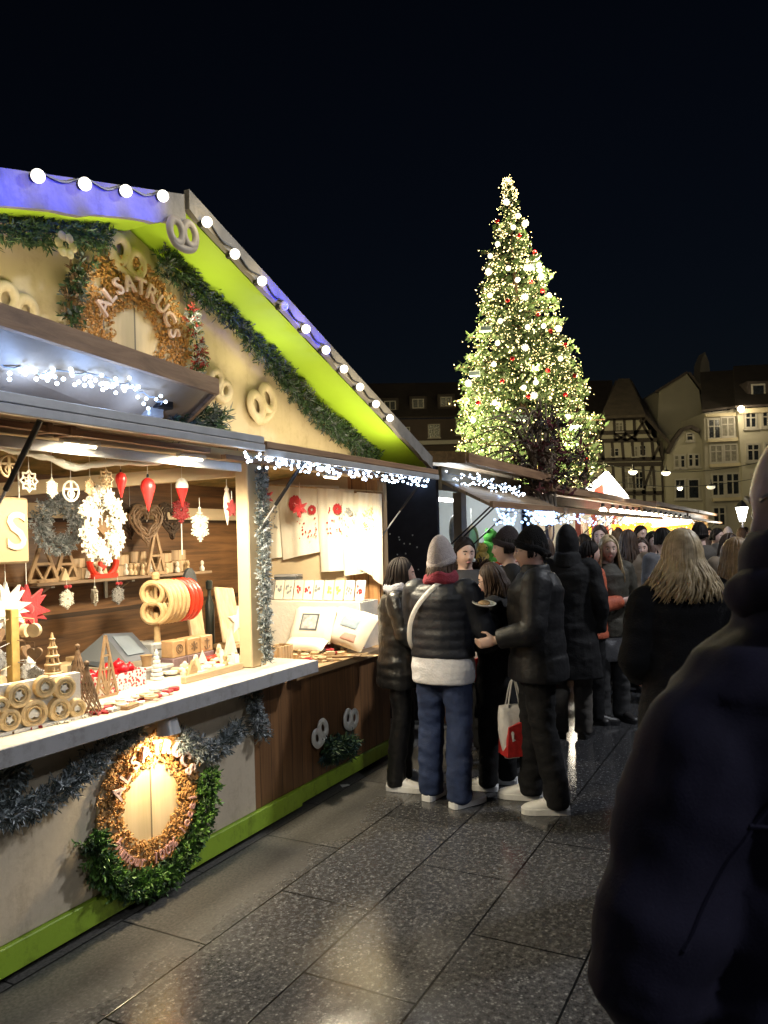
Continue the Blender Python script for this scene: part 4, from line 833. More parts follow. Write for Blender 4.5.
# red trays, yellow coil, flat goods
p = CT(216, 664)
for k in range(4):
    mb = MB(); mb.box((-.085, -.04, 0), (.085, .04, .012), ch=.003); mb.box((-.03, -.052, .002), (.03, -.041, .010)); single('red_tray', f'red wooden tray in the stack before the boards, {words[k]} from the bottom', 'tray', mb, M('bright_red', (.65, .035, .012), .4), 'stack of red trays', where=(p.x-.012*k, p.y+.04, CZ+.0002+.0128*k), rot=.1*k)
p = CT(172, 666); mb = MB(); mb.lathe([(.02, -.02), (.045, -.02), (.05, -.01), (.05, .012), (.044, .02), (.02, .02), (.02, -.02)], 20, Matrix.Translation((0, 0, .05)) @ Matrix.Rotation(1.2, 4, 'X')); single('wood_coil', 'thick pale yellow wooden ring lying before the disc tree', 'wood ring', mb, M('yellow_pale', (.68, .54, .28), .5, .12, 20, .05), where=(p.x, p.y+.03, CZ))
for k, (px, py, w_, h_, mt, lab) in enumerate([(149, 680, .07, .06, grey_board, 'grey lidded tin box near the counter edge, lower left'), (166, 676, .06, .055, grey_board, 'grey lidded tin box near the counter edge, lower middle'), (179, 672, .055, .05, M('rose_grey', (.33, .24, .23), .6, .2, 20, .05), 'rose grey tin box near the counter edge, right'), (157, 666, .07, .04, grey_board, 'flat grey tin box behind the lower tins')]):
    p = CT(px, py); t = thing('tin_box', lab, 'tin box', (p.x, p.y+.05, CZ), .05, 'tin boxes near the counter edge'); mb = MB(); mb.box((-w_, -.04, 0), (w_, .04, h_), ch=.005); part('body', mb, mt, t, False); mb = MB(); mb.box((-w_-.003, -.043, h_*.7), (w_+.003, .043, h_+.005), ch=.004); part('lid', mb, M('lid_pale', (.38, .37, .35), .5, .2, 30, .08), t, False)
for k, (px, py, w_, d_) in enumerate([(190, 667, .06, .03), (203, 668, .05, .03), (190, 674, .05, .02), (226, 661, .05, .04), (236, 665, .05, .03), (205, 661, .06, .03)]):
    p = CT(px, py); mb = MB(); mb.box((-w_, -d_, 0), (w_, d_, .018), ch=.004); single('wooden_slab', f'small pale wooden slab lying among the goods before the red trays, {words[k]} in line' if k else 'small pale wooden slab lying nearest the tin boxes', 'wooden slab', mb, [white_ply, cut_wood][k % 2], 'wooden slabs on the counter', where=(p.x, p.y+.01, CZ), rot=rnd(-.3, .3))
p = CT(225, 676); mb = MB(); mb.box((-.24, -.015, 0), (.24, .02, .035), ch=.003); single('wooden_rail', 'long low wooden rail along the counter before the red trays', 'rail', mb, WOOD('rail_wood', (.5, .36, .2), (.68, .52, .33), 0, .5), where=(p.x-.02, p.y+.06, CZ))
# flat stars laid along the counter edge
def flat_star(mb, R, n, th): mb.prism(star_poly(n, R, R*.5), 0, th); mb.tube([(R*.3*math.cos(a*PI/6), R*.3*math.sin(a*PI/6), th) for a in range(12)], .004, 5, close=True)
for px, py, R, mt, lab in ((33, 727, .058, deep_red, 'dark red felt star lying flat near the counter edge'), (99, 713, .058, red_felt, 'bright red felt star lying flat near the counter edge'), (145, 699, .05, red_felt, 'thin red and white star lying flat by the tag'), (60, 722, .055, white_ply, 'white cut-out star lying flat beside the dark red star'), (77, 717, .06, white_ply, 'white cut-out star lying flat left of the bright red star'), (112, 706, .05, white_felt, 'white felt oval star lying flat behind the bright red star'), (6, 733, .05, brown_ply, 'brown cut-out star lying flat at the left edge')):
    p = CT(px, py); mb = MB()
    if mt is white_ply: snowflake(mb, R, .008, Matrix.Translation((0, 0, .004)))
    else: flat_star(mb, R, 8, .010)
    single('flat_star', lab, 'star ornament', mb, mt, 'flat stars along the counter edge', where=(p.x, p.y, CZ+.0005))
p = CT(130, 708); mb = MB(); mb.box((-.045, -.02, 0), (.045, .02, .018), ch=.003); single('wooden_tag', 'brown wooden tag block lying at the counter edge', 'tag', mb, M('tan_wood', (.36, .22, .11), .6), where=(p.x, p.y, CZ), rot=.2)
p = CT(14, 722); mb = MB(); mb.box((-.11, -.012, 0), (.11, .012, .014), ch=.003); mb.box((-.11, .02, 0), (.11, .05, .01), ch=.003); single('wooden_ruler', 'pale wooden stick pair lying flat at the left of the counter', 'stick', mb, cut_wood, where=(p.x, p.y+.03, CZ), rot=.1)
p = at_y(3, 700, .05); mb = MB(); mb.box((-.05, -.03, 0), (.05, .03, .12), ch=.006); mb.tube([(-.03, -.034, .04), (-.01, -.034, .09), (.02, -.034, .07)], .004, 5); single('white_card_block', 'white card block with a dark squiggle at the left edge of the counter', 'card block', mb, white_paint, where=(p.x, .05, CZ))

# ------------------------------------------------------------------ right bay: end wall, towels, books, cushions
UE = UW-.055
def towel(px0, px1, pyt, pyb0, pyb1, lab, prints, skew=0, du=0):
    u = UE-.02-du; a = at_u(px0, pyt, u); b_ = at_u(px1, pyt+2, u); ca = at_u(px0, pyb0, u); cb = at_u(px1, pyb1, u)
    n, mrows = 18, 16; top = []; mb = MB(); vs = []
    for j in range(mrows+1):
        f = j/mrows
        for i in range(n+1):
            g_ = i/n; zt = a.z+(b_.z-a.z)*g_; zb = ca.z+(cb.z-ca.z)*g_; y = a.y+(b_.y-a.y)*g_
            vs.append((u+.018*math.sin(g_*9+du*40)*(.3+.7*f)-.004*math.sin(g_*23), y+(.5-g_)*(.10)*(1-f)*abs(b_.y-a.y), zt+(zb-zt)*f))
    fs = [(j*(n+1)+i, j*(n+1)+i+1, (j+1)*(n+1)+i+1, (j+1)*(n+1)+i) for j in range(mrows) for i in range(n)]
    vs2 = [(x+.004, y, z) for x, y, z in vs]; m0 = len(vs); mb.add(vs+vs2, fs+[tuple(i+m0 for i in reversed(f)) for f in fs])
    c0 = Vector((u, (a.y+b_.y)/2, min(ca.z, cb.z))); mb.v = [(x-c0.x, y-c0.y, z-c0.z) for x, y, z in mb.v]
    t = thing('tea_towel', lab, 'tea towel', c0, 0, 'tea towels hanging in the right bay'); part('cloth', mb, linen, t, 'all')
    mb = MB()
    for fy, fz, s, mt, kind in prints:
        y = a.y+(b_.y-a.y)*fy-c0.y; z = a.z+(ca.z-a.z)*fz-c0.z
        mb.mi = mt
        for k in range(26 if kind == 'dots' else 9):
            if kind == 'dots': yy, zz, r = y+rnd(-s, s), z+rnd(-s*1.6, s*1.6), rnd(.004, .009)
            else: ang = k*2*PI/9; yy, zz, r = y+s*.5*math.cos(ang), z+s*.5*math.sin(ang), s*.33
            mb.ball((-.026, yy, zz), (.002, r, r*rnd(.8, 1.5)), 6)
    if mb.v: part('pattern', mb, [red_felt, M('print_grey', (.25, .26, .25), .8), M('print_green', (.36, .46, .12), .8)], t)
    return t
towel(258, 290, 484, 560, 556, 'cream tea towel with red star and grey print at the inner end of the row', [(.2, .2, .07, 0, 'star'), (.5, .45, .06, 1, 'dots')], du=.0)
towel(280, 336, 484, 560, 548, 'brightly lit cream tea towel with a red bird print', [(.3, .28, .08, 0, 'star'), (.6, .36, .05, 0, 'star'), (.5, .55, .09, 0, 'dots')], du=.03)
towel(318, 352, 488, 572, 570, 'white tea towel with small red flowers, in the middle of the row', [(.6, .26, .05, 0, 'star'), (.55, .40, .08, 0, 'dots')], du=.055)
towel(342, 364, 492, 576, 573, 'white tea towel with a grey sprig print', [(.5, .35, .07, 1, 'dots'), (.4, .25, .03, 1, 'star')], du=.08)
towel(358, 380, 492, 568, 585, 'white tea towel with a faint green print, nearest the street', [(.5, .35, .05, 2, 'dots')], du=.10)
q1, q2 = at_u(262, 483, UE-.06), at_u(382, 492, UE-.06)
mb = MB(); mb.tube([q1+Vector((0, .1, 0)), q2], .007, 8); single('towel_rail', 'thin rail the tea towels hang from along the end wall', 'rail', mb, pale_wood_x)
for px, py, lab in ((266, 497, 'red felt star hanging at the inner end of the towel row'), (300, 508, 'red felt star hanging in front of the bright bird towel')):
    p = at_u(px, py, UE-.25); t = thing('felt_star', lab, 'star ornament', p); mb = MB()
    mb.prism(star_poly(6, .075, .03), -.01, .01, SIDE(0, 0, 0)); mb.prism(star_poly(6, .06, .025, .3), .01, .02, SIDE(0, 0, 0)); part('body', mb, red_felt, t, False); mb = MB(); hanger(mb, .06, .2); part('cord', mb, white_felt, t)
# stepped display along the end wall: upper shelf with books, lower slope with cushions
C2Z = .881
s0, s1 = at_u(262, 604, UE-.2), at_u(366, 596, UE-.2)
zsb = (s0.z+s1.z)/2
mb = MB(); mb.box((UE-.30, s1.y, C2Z), (UE-.005, s0.y+.12, zsb-.002), ch=.003); single('display_step', 'white draped display step along the end wall under the books', 'display step', mb, M('white_cloth', (.70, .66, .58), .85, .06, 9, .2, 40))
names = ['slate striped', 'grey striped', 'cream', 'pale grey', 'cream with red print', 'white with red print', 'white', 'pale green print', 'green print', 'white and grey', 'white with red bird']
for k in range(11):
    f = (k+.5)/11; y = s0.y+.06+(s1.y-s0.y-.06)*f; t = thing('book', f'{names[k]} booklet standing in the row under the tea towels', 'booklet', (UE-.22, y, zsb), 0, 'booklets standing under the tea towels')
    mb = MB(); T = Matrix.Rotation(-.22, 4, 'Y'); w_ = abs(s1.y-s0.y)/11*.46; mb.box((-.006, -w_, 0), (.006, w_, .155), Matrix.Rotation(.25, 4, 'Y') @ Matrix.Translation((0, 0, .003)), .002)
    part('cover', mb, [grey_board, grey_board, linen, linen, linen, white_felt, white_felt, linen, linen, white_felt, white_felt][k], t, False)
    mb = MB(); mb.mi = 0
    for j in range(7): mb.ball((-.008, rnd(-w_*.6, w_*.6), .085+rnd(-.03, .03)), (.002, .009, .012), 6, Matrix.Rotation(.25, 4, 'Y'))
    part('pattern', mb, [M('print_grey', (.25, .26, .25), .8), M('print_grey', (.25, .26, .25), .8), M('print_grey', (.25, .26, .25), .8), M('print_grey', (.25, .26, .25), .8), red_felt, red_felt, M('print_grey', (.25, .26, .25), .8), M('print_green', (.36, .46, .12), .8), M('print_green', (.36, .46, .12), .8), M('print_grey', (.25, .26, .25), .8), red_felt][k], t)
for k in range(3):
    p = at_u(287, 578, UE-.14); mb = MB(); mb.box((-.06, -.10, 0), (.06, .10, .018), ch=.003); single('dark_folder', f'dark grey folded cloth in the small pile behind the booklets, {words[k]} from the bottom', 'folded cloth', mb, [grey_board, M('slate', (.07, .075, .08), .6), grey_board][k], 'pile of dark folded cloths', where=(UE-.12, p.y, zsb+.14+.02*k), rot=.1*k)
mb = MB(); mb.box((UE-.10, s0.y-.12, zsb+.001), (UE-.03, s0.y+.12, zsb+.137), ch=.004); single('card_box', 'white card box behind the booklets carrying the dark pile', 'box', mb, white_felt)
def pillow(mb, w_, h_, d_, T):
    n = 12; g_ = [[None]*(n+1) for _ in range(n+1)]; vs = []; fs = []
    for sg in (1, -1):
        o = len(vs)
        for i in range(n+1):
            for j in range(n+1):
                x = -1+2*i/n; y = -1+2*j/n; k = (max(0, 1-x**4)*max(0, 1-y**4))**.5; sh_ = 1-.05*(x*x*y*y); vs.append((x*w_*sh_*(1-.06*(1-abs(y))), y*h_*sh_*(1-.06*(1-abs(x))), sg*d_*k))
        fs += [tuple(o+q for q in ((i*(n+1)+j), (i+1)*(n+1)+j, (i+1)*(n+1)+j+1, i*(n+1)+j+1)) for i in range(n) for j in range(n)]
    mb.add(vs, fs, T)
pp = at_u(313, 637, UE-.42); t = thing('cushion', 'cream cushion with a framed grey house picture, in the right bay', 'cushion', (pp.x, pp.y, C2Z), 0); T = SIDE(0, 0, .19) @ Matrix.Rotation(-.45, 4, 'X'); mb = MB(); pillow(mb, .19, .15, .05, T); part('body', mb, linen, t, 'all')
mb = MB(); mb.box((-.075, -.06, .0495), (.075, .07, .052), T); part('picture_border', mb, M('print_dark', (.10, .11, .12), .8), t, False); mb = MB(); mb.box((-.062, -.047, .0525), (.062, .057, .054), T); part('picture', mb, M('print_mid', (.42, .42, .42), .8, .4, 30, 0), t, False)
mb = MB(); T2 = SIDE(-.10, 0, .06) @ Matrix.Rotation(-1.0, 4, 'X'); pillow(mb, .18, .07, .035, T2); pp2 = Vector((pp.x, pp.y, C2Z)); single('cushion', 'flat cream cushion with dark lettering strip below the picture cushion', 'cushion', mb, linen, where=pp2)
pp = at_u(350, 634, UE-.36); t = thing('wrapped_cushion', 'cream cushion in clear crinkled wrapping with blue and pink print', 'cushion', (pp.x, pp.y, C2Z)); T = SIDE(0, 0, .17) @ Matrix.Rotation(-.6, 4, 'X') @ Matrix.Rotation(-.25, 4, 'Z'); mb = MB(); pillow(mb, .2, .16, .055, T); part('body', mb, linen, t, 'all')
mb = MB(); pillow(mb, .09, .05, .02, T @ Matrix.Translation((.02, .02, .045))); part('blue_print', mb, M('print_blue', (.30, .38, .46), .6), t, 'all'); mb = MB(); pillow(mb, .08, .04, .02, T @ Matrix.Translation((.06, -.08, .035))); part('pink_print', mb, M('print_pink', (.55, .30, .24), .6), t, 'all')
# utensils in a pot, box, plates, sticks on the wooden counter
def C2(px, py): p = at_c(px, py, C2Z); return Vector((p.x, p.y, C2Z))
p = C2(268, 672); t = thing('utensil_pot', 'turned wooden pot at the foot of the garlanded post', 'pot', (p.x+.1, p.y+.12, C2Z)); mb = MB(); mb.lathe([(.055, 0), (.06, .02), (.058, .12), (.05, .12), (.05, .02), (.002, .018)], 20); part('body', mb, pale_wood_x, t)
for k in range(9):
    a = rnd(0, 6.3); tl = Vector((math.cos(a)*.035, math.sin(a)*.035, rnd(.22, .30))); mb = MB(); b0 = tl*.1; b0.z = .02
    mb.tube([b0, b0.lerp(tl*1.15, .6), tl*1.2], [.006, .006, .007], 6); d = (tl-b0).normalized()
    mb.ball((0, 0, 0), (.022, .006, .034), 10, Matrix.Translation(tl*1.3) @ Matrix.Rotation(rnd(0, 3), 4, 'Z'))
    single('wooden_spoon', 'pale wooden spoon standing in the turned pot by the post', 'wooden spoon', mb, [pale_wood, cut_wood, brown_ply][k % 3], 'wooden spoons in the pot', where=(p.x+.1, p.y+.12, C2Z))
p = C2(286, 664); t = thing('wooden_crate', 'small pale slatted wooden crate beside the spoon pot', 'crate', (p.x+.02, p.y+.07, C2Z)); mb = MB()
for k in range(5): mb.box((-.08+.033*k, -.06, 0), (-.05+.033*k, -.052, .12), ch=.002); mb.box((-.08+.033*k, .052, 0), (-.05+.033*k, .06, .12), ch=.002)
mb.box((-.085, -.051, 0), (-.078, .051, .12)); mb.box((.082, -.051, 0), (.09, .051, .12)); part('slats', mb, pale_wood, t, False); mb = MB(); mb.box((-.077, -.05, .002), (.081, .05, .10)); part('contents', mb, brown_ply, t, False)
for k, (px, py, lab) in enumerate([(322, 652, 'white plate with a pink round print lying on the wooden counter'), (304, 660, 'small pale wooden plate with red print near the counter edge'), (262, 668, 'round wooden trivet lying at the foot of the post')]):
    p = C2(px, py); t = thing('plate', lab, 'plate', (p.x, p.y+.05, C2Z)); r = [.10, .06, .07][k]; mb = MB(); mb.lathe([(r*.6, 0), (r*.9, .008), (r, .016), (r*.98, .018), (r*.7, .009), (.002, .008)], 24); part('body', mb, [white_paint, cut_wood, brown_ply][k], t); mb = MB(); mb.lathe([(.002, .0095), (r*.5, .0095), (r*.5, .0105), (.002, .0105)], 20); part('print', mb, [M('print_pink', (.55, .30, .24), .6), red_felt, cut_wood][k], t)
for k in range(9):
    f = k/8; p = C2(305+70*f, 662-9*f+rnd(-3, 3)); mb = MB(); a = rnd(-.4, .4); mb.bar((-.09, 0, .006), (.09, 0, .006), .012, .010); mb.ball((.095, 0, .007), (.02, .014, .006), 8); single('wooden_spatula', f'thin wooden spatula lying on the right counter, {words[k]} from the post', 'spatula', mb, [pale_wood_x, cut_wood, brown_ply][k % 3], 'wooden spatulas laid along the right counter', where=(p.x, p.y+.03, C2Z), rot=-.9+a)
p = at_u(379, 545, UW-.06); mb = MB(); mb.box((-.03, -.03, -.04), (0, .03, .04), ch=.005); mb.box((-.035, -.008, -.01), (-.03, .008, .02)); single('socket_box', 'grey electric socket box on the orange end wall', 'socket box', mb, grey_board, where=(UW-.0565, at_y(380, 545, .09).y+.02, p.z))

# small loose goods that crowd the counters
def figure(mb, k):
    if k == 0: mb.prism(heart(.028), 0, .012)
    elif k == 1: mb.prism(star_poly(5, .034, .015), 0, .010)
    elif k == 2: mb.lathe([(.002, 0), (.026, 0), (.028, .004), (.028, .016), (.002, .018)], 16)
    elif k == 3: mb.rings([[(-.03, -.012, 0), (.03, -.012, 0), (0, -.012, .075)], [(-.03, .012, 0), (.03, .012, 0), (0, .012, .075)]])
    elif k == 4: mb.box((-.03, -.02, 0), (.03, .02, .03), ch=.004)
    elif k == 5: mb.lathe([(.016, 0), (.02, .02), (.008, .04), (.014, .055), (.012, .07), (.002, .078)], 12)
    else: mb.tube([(.026*math.cos(a*PI/8), .026*math.sin(a*PI/8), .009) for a in range(16)], .008, 6, close=True)
def heap(n, u0, u1, y0, y1, z, lab, grp, mats_, kinds):
    for i in range(n):
        mb = MB(); figure(mb, random.choice(kinds)); single('wooden_figure', lab, 'wooden figure', mb, random.choice(mats_), grp, where=(rnd(u0, u1), rnd(y0, y1), z+.0006*i), rot=rnd(-1.5, 1.5))
a0_, a1_ = CT(160, 676), CT(232, 666)
heap(42, a0_.x, a1_.x+.1, .10, .32, CZ, 'small pale wooden figure heaped on the counter between the tins and the boards', 'small figures heaped on the counter', [white_ply, cut_wood, pale_wood_x, white_paint], (0, 1, 2, 3, 4, 5, 6))
heap(22, CT(140, 660).x, a1_.x, .46, .62, CZ, 'small wooden figure standing in the back row before the cutting boards', 'small figures before the cutting boards', [cut_wood, brown_ply, pale_wood_x, white_ply], (3, 4, 5))
heap(26, CT(92, 712).x, CT(140, 692).x+.1, -.12, .02, CZ, 'small cut-out figure scattered along the counter edge by the red stars', 'small figures along the counter edge', [white_ply, cut_wood, red_felt, white_felt], (0, 1, 2, 6))
b0_, b1_ = C2(275, 668), C2(345, 655)
heap(26, b0_.x, b1_.x+.25, .05, .30, C2Z, 'small wooden figure lying on the wooden counter of the right bay', 'small figures on the right counter', [cut_wood, pale_wood_x, brown_ply, red_felt], (0, 1, 2, 4, 5, 6))
heap(16, SH0+.05, SH1-.05, 1.13, 1.17, SZ, 'small wooden figure standing at the front of the shelf', 'small figures on the shelf', [cut_wood, pale_wood_x, white_ply], (3, 5))
for k in range(7):
    p = at_y(92+16*k, 655, .75); w_ = rnd(.05, .08); t = thing('goods_box', f'pale wooden goods box in the row behind the till and cubes, {words[k]} from the left', 'box', (p.x, .98, CZ), 0, 'goods boxes in the back row'); mb = MB(); mb.box((-w_, -.06, 0), (w_, .06, rnd(.05, .12)), ch=.004); part('body', mb, [cut_wood, pale_wood_x, brown_ply, grey_board][k % 4], t, False)
# ------------------------------------------------------------------ stalls farther along the row
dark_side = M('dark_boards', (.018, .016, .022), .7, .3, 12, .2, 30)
def glow_box(name, col, s): return GLOW(name, col, s)
def row_stall(lab, u0, u1, zt, wall_m, post_m, posts, hatch_z, hatch_y, power, col, front_m, side_m=dark_side, drop=0, rise=.24):
    t = thing('market_stall', lab, 'market stall', ((u0+u1)/2, 0, 0), 0, 'market stalls in the row'); cu = (u0+u1)/2; L = lambda u, y, z: (u-cu, y, z)
    def bp_(name, a, b_, mt, ch=.004, **k): mb = MB(); mb.box(L(*a), L(*b_), ch=ch); return part(name, mb, mt, t, False, **k)
    bp_('front_panel', (u0, 0, .1), (u1, .03, .93), front_m); bp_('counter', (u0, -.12, .932), (u1, .6, .975), counter_m); bp_('baseboard', (u0, -.015, .02), (u1, .02, .098), front_m)
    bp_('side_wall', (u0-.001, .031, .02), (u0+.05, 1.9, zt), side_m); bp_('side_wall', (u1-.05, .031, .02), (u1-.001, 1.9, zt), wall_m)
    bp_('back_wall', (u0+.051, 1.85, .02), (u1-.051, 1.9, zt), wall_m); bp_('header', (u0+.051, .0, zt-.22), (u1-.051, .05, zt), post_m)
    for u in posts: bp_('post', (u-.07, -.005, .976), (u+.07, .08, zt-.221), post_m)
    mb = MB(); mb.rings([[L(u0-.1, -.30, zt+.02), L(u1+.1, -.30, zt+.02-drop), L(u1+.1, -.30, zt+.06-drop), L(u0-.1, -.30, zt+.06)], [L(u0-.1, 2.0, zt+rise), L(u1+.1, 2.0, zt+rise), L(u1+.1, 2.0, zt+rise+.04), L(u0-.1, 2.0, zt+rise+.04)]])
    part('roof_panel', mb, under_wood, t, False)
    mb = MB(); mb.bar(L(u0-.1, -.315, zt+.04), L(u1+.1, -.315, zt+.04-drop), .025, .09); part('fascia', mb, fascia_wood, t, False)
    mb = MB(); mb.bar(L(u0-.112, -.30, zt+.04), L(u0-.112, 2.0, zt+rise+.02), .02, .10); part('end_board', mb, fascia_wood, t, False)
    mb = MB(); mb.rings([[L(u0+.05, hatch_y, hatch_z), L(u1-.05, hatch_y, hatch_z), L(u1-.05, hatch_y, hatch_z+.03), L(u0+.05, hatch_y, hatch_z+.03)], [L(u0+.05, -.004, zt-.16), L(u1-.05, -.004, zt-.16), L(u1-.05, -.004, zt-.13), L(u0+.05, -.004, zt-.13)]])
    h = part('hatch', mb, under_wood, t, False)
    mb = MB(); mb.box(L(u0+.05, hatch_y-.03, hatch_z-.01), L(u1-.05, hatch_y-.002, hatch_z+.045)); part('edge_rail', mb, fascia_wood, h, False)
    for u in [u0+.2]+[q+d for q in posts for d in (-.25, .25)]:
        if u0 < u < u1-.1:
            mb = MB(); mb.tube([L(u, 0, 1.62), L(u, hatch_y+.05, hatch_z)], .008, 6); part('gas_strut', mb, black_m, h)
    n = max(1, int((u1-u0)/1.6))
    for k in range(n): lamp('stall_light', (u0+(k+.5)*(u1-u0)/n, .45, zt-.28), power, col, .12)
    for k in range(n):
        tl = thing('strip_lamp', f'bright lamp under the roof inside the {lab.split(",")[0]}, {words[k]} along', 'lamp', (u0+(k+.5)*(u1-u0)/n, .45, zt-.25)); mb = MB(); mb.tube([(-.3, 0, 0), (.3, 0, 0)], .02, 8); part('tube', mb, GLOW('tube_glow', (1, .95, .85), 6), tl); mb = MB(); mb.bar((0, 0, .02), (0, 0, .4), .02, .02); part('stem', mb, dark_metal, tl)
    return t
w_int = M('white_boards', (.66, .70, .70), .6, .08, 3, .05, 20)
uS = at_y(441, 540, 0).x; zc2 = at_y(465, 462, -.3).z
u2e = at_y(549, 490, -.3).x
p2 = [at_y(px, 530, 0).x for px in (464, 531)]
hz2 = at_y(500, 507, -.45).z
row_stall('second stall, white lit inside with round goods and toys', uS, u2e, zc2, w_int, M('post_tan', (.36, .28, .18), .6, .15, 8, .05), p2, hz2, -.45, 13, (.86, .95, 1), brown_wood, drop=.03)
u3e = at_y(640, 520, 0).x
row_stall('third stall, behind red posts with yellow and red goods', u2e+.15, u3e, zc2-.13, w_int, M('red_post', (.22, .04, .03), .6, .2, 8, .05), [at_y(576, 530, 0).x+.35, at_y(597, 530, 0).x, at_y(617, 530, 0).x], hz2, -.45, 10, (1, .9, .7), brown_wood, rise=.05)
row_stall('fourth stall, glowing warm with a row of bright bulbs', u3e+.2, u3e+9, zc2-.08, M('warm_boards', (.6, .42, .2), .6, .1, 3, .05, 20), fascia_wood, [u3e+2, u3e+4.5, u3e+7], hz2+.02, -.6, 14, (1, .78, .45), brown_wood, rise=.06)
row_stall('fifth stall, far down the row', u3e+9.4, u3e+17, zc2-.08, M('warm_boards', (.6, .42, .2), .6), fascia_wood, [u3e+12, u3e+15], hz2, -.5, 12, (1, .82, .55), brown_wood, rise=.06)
led_string('white LED string bunched under the roof edge of the second stall', [loc(at_d(px, py, D)) for px, py, D in ((398, 466, 6.9), (425, 470, 7.0), (455, 474, 7.1), (490, 482, 7.5), (520, 490, 8.0))], 150, .06, power=.15, np_=3)
led_string('dense white LED curtain along the hatch edge of the second and third stalls', [(uS+.4, -.40, hz2-.05), (uS+2, -.40, hz2-.05), (u2e-.5, -.40, hz2-.05), (u2e+1, -.40, hz2-.05), (u3e, -.40, hz2-.05)], 340, .085, me=led_big, power=.12, np_=4, clump=False)
led_string('short white LED string at the open corner of the right bay hatch', [at_y(px, py, -.45) for px, py in ((247, 452), (252, 458), (262, 458), (285, 462))], 16, .02)
# pale specks on the dark end wall
mb = MB()
for k in range(26): mb.ball((uS-.006, rnd(.15, 1.2), rnd(1.4, 1.75)), (.004, .008, .008), 6)
single('star_specks', 'scatter of tiny pale star dots on the dark end wall of the second stall', 'wall decoration', mb, white_paint)['kind'] = 'stuff'
# goods seen in the second stall
def plate_round(lab, px, py, y, R, mats_):
    p = at_y(px, py, y); t = thing('round_basket', lab, 'round basket', (p.x, y, p.z-R)); mb = MB(); mb.tube([(R*math.cos(a*PI/12), 0, R+R*math.sin(a*PI/12)) for a in range(24)], R*.16, 6, close=True); part('rim', mb, mats_[0], t); mb = MB(); mb.prism([(R*.93*math.cos(a*PI/12), R*.93*math.sin(a*PI/12)) for a in range(24)], -.006, .006, XZ(0, R)); part('face', mb, mats_[1], t, False)
    mb = MB(); mb.tube([(0, 0, 2*R), (0, 0, 2*R+.2)], .004, 4); part('cord', mb, white_felt, t)
g1, g2 = M('basket_grey', (.30, .34, .36), .6, .3, 12, .1), M('glass_pale', (.55, .62, .64), .3, .2, 6, .05)
plate_round('large grey round basket hanging in the second stall, left of the plush toys', 458, 531, .25, .17, (g1, g2)); plate_round('pale round tray hanging in the second stall above the knitted hat', 472, 541, .2, .15, (M('tray_tan', (.42, .36, .24), .6), g2)); plate_round('small dark round frame hanging deep in the second stall', 550, 530, .4, .17, (M('navy', (.03, .04, .09), .5), w_int))
for px, py, R, mt, lab in ((490, 548, .15, M('plush_green', (.10, .42, .06), .9, .3, 30, .3, 60), 'bright green plush toy on the counter of the second stall'), (500, 553, .13, M('plush_red', (.55, .05, .02), .9, .3, 30, .3, 60), 'orange red plush toy beside the green one'), (482, 556, .10, M('plush_yellow', (.6, .42, .10), .9, .3, 30, .3, 60), 'yellow plush toy left of the green one'), (508, 535, .08, deep_red, 'dark red plush hanging behind the black beanie')):
    p = at_y(px, py, .1); t = thing('plush_toy', lab, 'plush toy', (p.x, .1, p.z-R)); mb = MB(); mb.ball((0, 0, R*.8), (R*.8, R*.7, R*.85), 14); mb.ball((0, -R*.1, R*1.8), (R*.6, R*.55, R*.55), 12)
    for s_ in (-1, 1): mb.ball((s_*R*.42, 0, R*2.25), R*.2, 8); mb.ball((s_*R*.75, -R*.3, R*.9), (R*.25, R*.25, R*.4), 8); mb.ball((s_*R*.5, -R*.55, R*.22), (R*.3, R*.4, R*.22), 8)
    part('body', mb, mt, t, 'all'); mb = MB()
    for s_ in (-1, 1): mb.ball((s_*R*.22, -R*.62, R*1.9), R*.07, 6)
    part('eyes', mb, black_m, t)
for k, (px, py, c_, lab) in enumerate([(592, 538, (.75, .62, .02), 'bright yellow knitted bundle hanging in the third stall'), (585, 533, (.6, .62, .6), 'pale cloth hanging left in the third stall'), (606, 538, (.45, .10, .06), 'rust red cloth hanging in the third stall')]):
    p = at_y(px, py, .2); mb = MB(); mb.rings([[(-.2*s_, -.03, z), (.2*s_, -.03, z), (.2*s_, .03, z), (-.2*s_, .03, z)] for z, s_ in ((0, 1), (.15, .9), (.35, .7), (.42, .3))]); mb.tube([(0, 0, .42), (0, 0, .8)], .005, 4)
    single('hanging_cloth', lab, 'cloth', mb, M('cloth_%s' % k, c_, .8, .2, 14, .2), where=(p.x, .2, p.z-.2))
# lit gable sign above the third stall
gp_ = [at_u(px, py, 13.5) for px, py in ((579, 498), (607, 474), (627, 498))]
t = thing('lit_gable', 'small triangular gable glowing white with a red panel on the stall roofs', 'gable sign', gp_[0]*.5+gp_[2]*.5)
o_ = gp_[0]*.5+gp_[2]*.5
mb = MB(); mb.rings([[p-o_ for p in gp_], [p-o_+Vector((.25, 0, 0)) for p in gp_]]); part('board', mb, GLOW('gable_white', (1, .93, .86), .9), t, False)
rp = [at_u(px, py, 13.5)-o_-Vector((.02, 0, 0)) for px, py in ((594, 497), (595, 489), (603, 484), (604, 497))]
mb = MB(); mb.sheet(rp, .015, (1, 0, 0)); part('red_panel', mb, GLOW('gable_red', (.9, .06, .03), .45), t, False)
for a_, b_, nm in ((gp_[0], gp_[1], 'left_tube'), (gp_[1], gp_[2], 'right_tube')): mb = MB(); mb.tube([a_-o_+Vector((-.03, 0, .02)), b_-o_+Vector((-.03, 0, .02))], .028, 8); part('light_tube', mb, GLOW('neon', (1, .9, .75), 7), t)
lamp('gable_light', o_+Vector((-.5, -.3, .2)), 25, (1, .9, .78), .1)
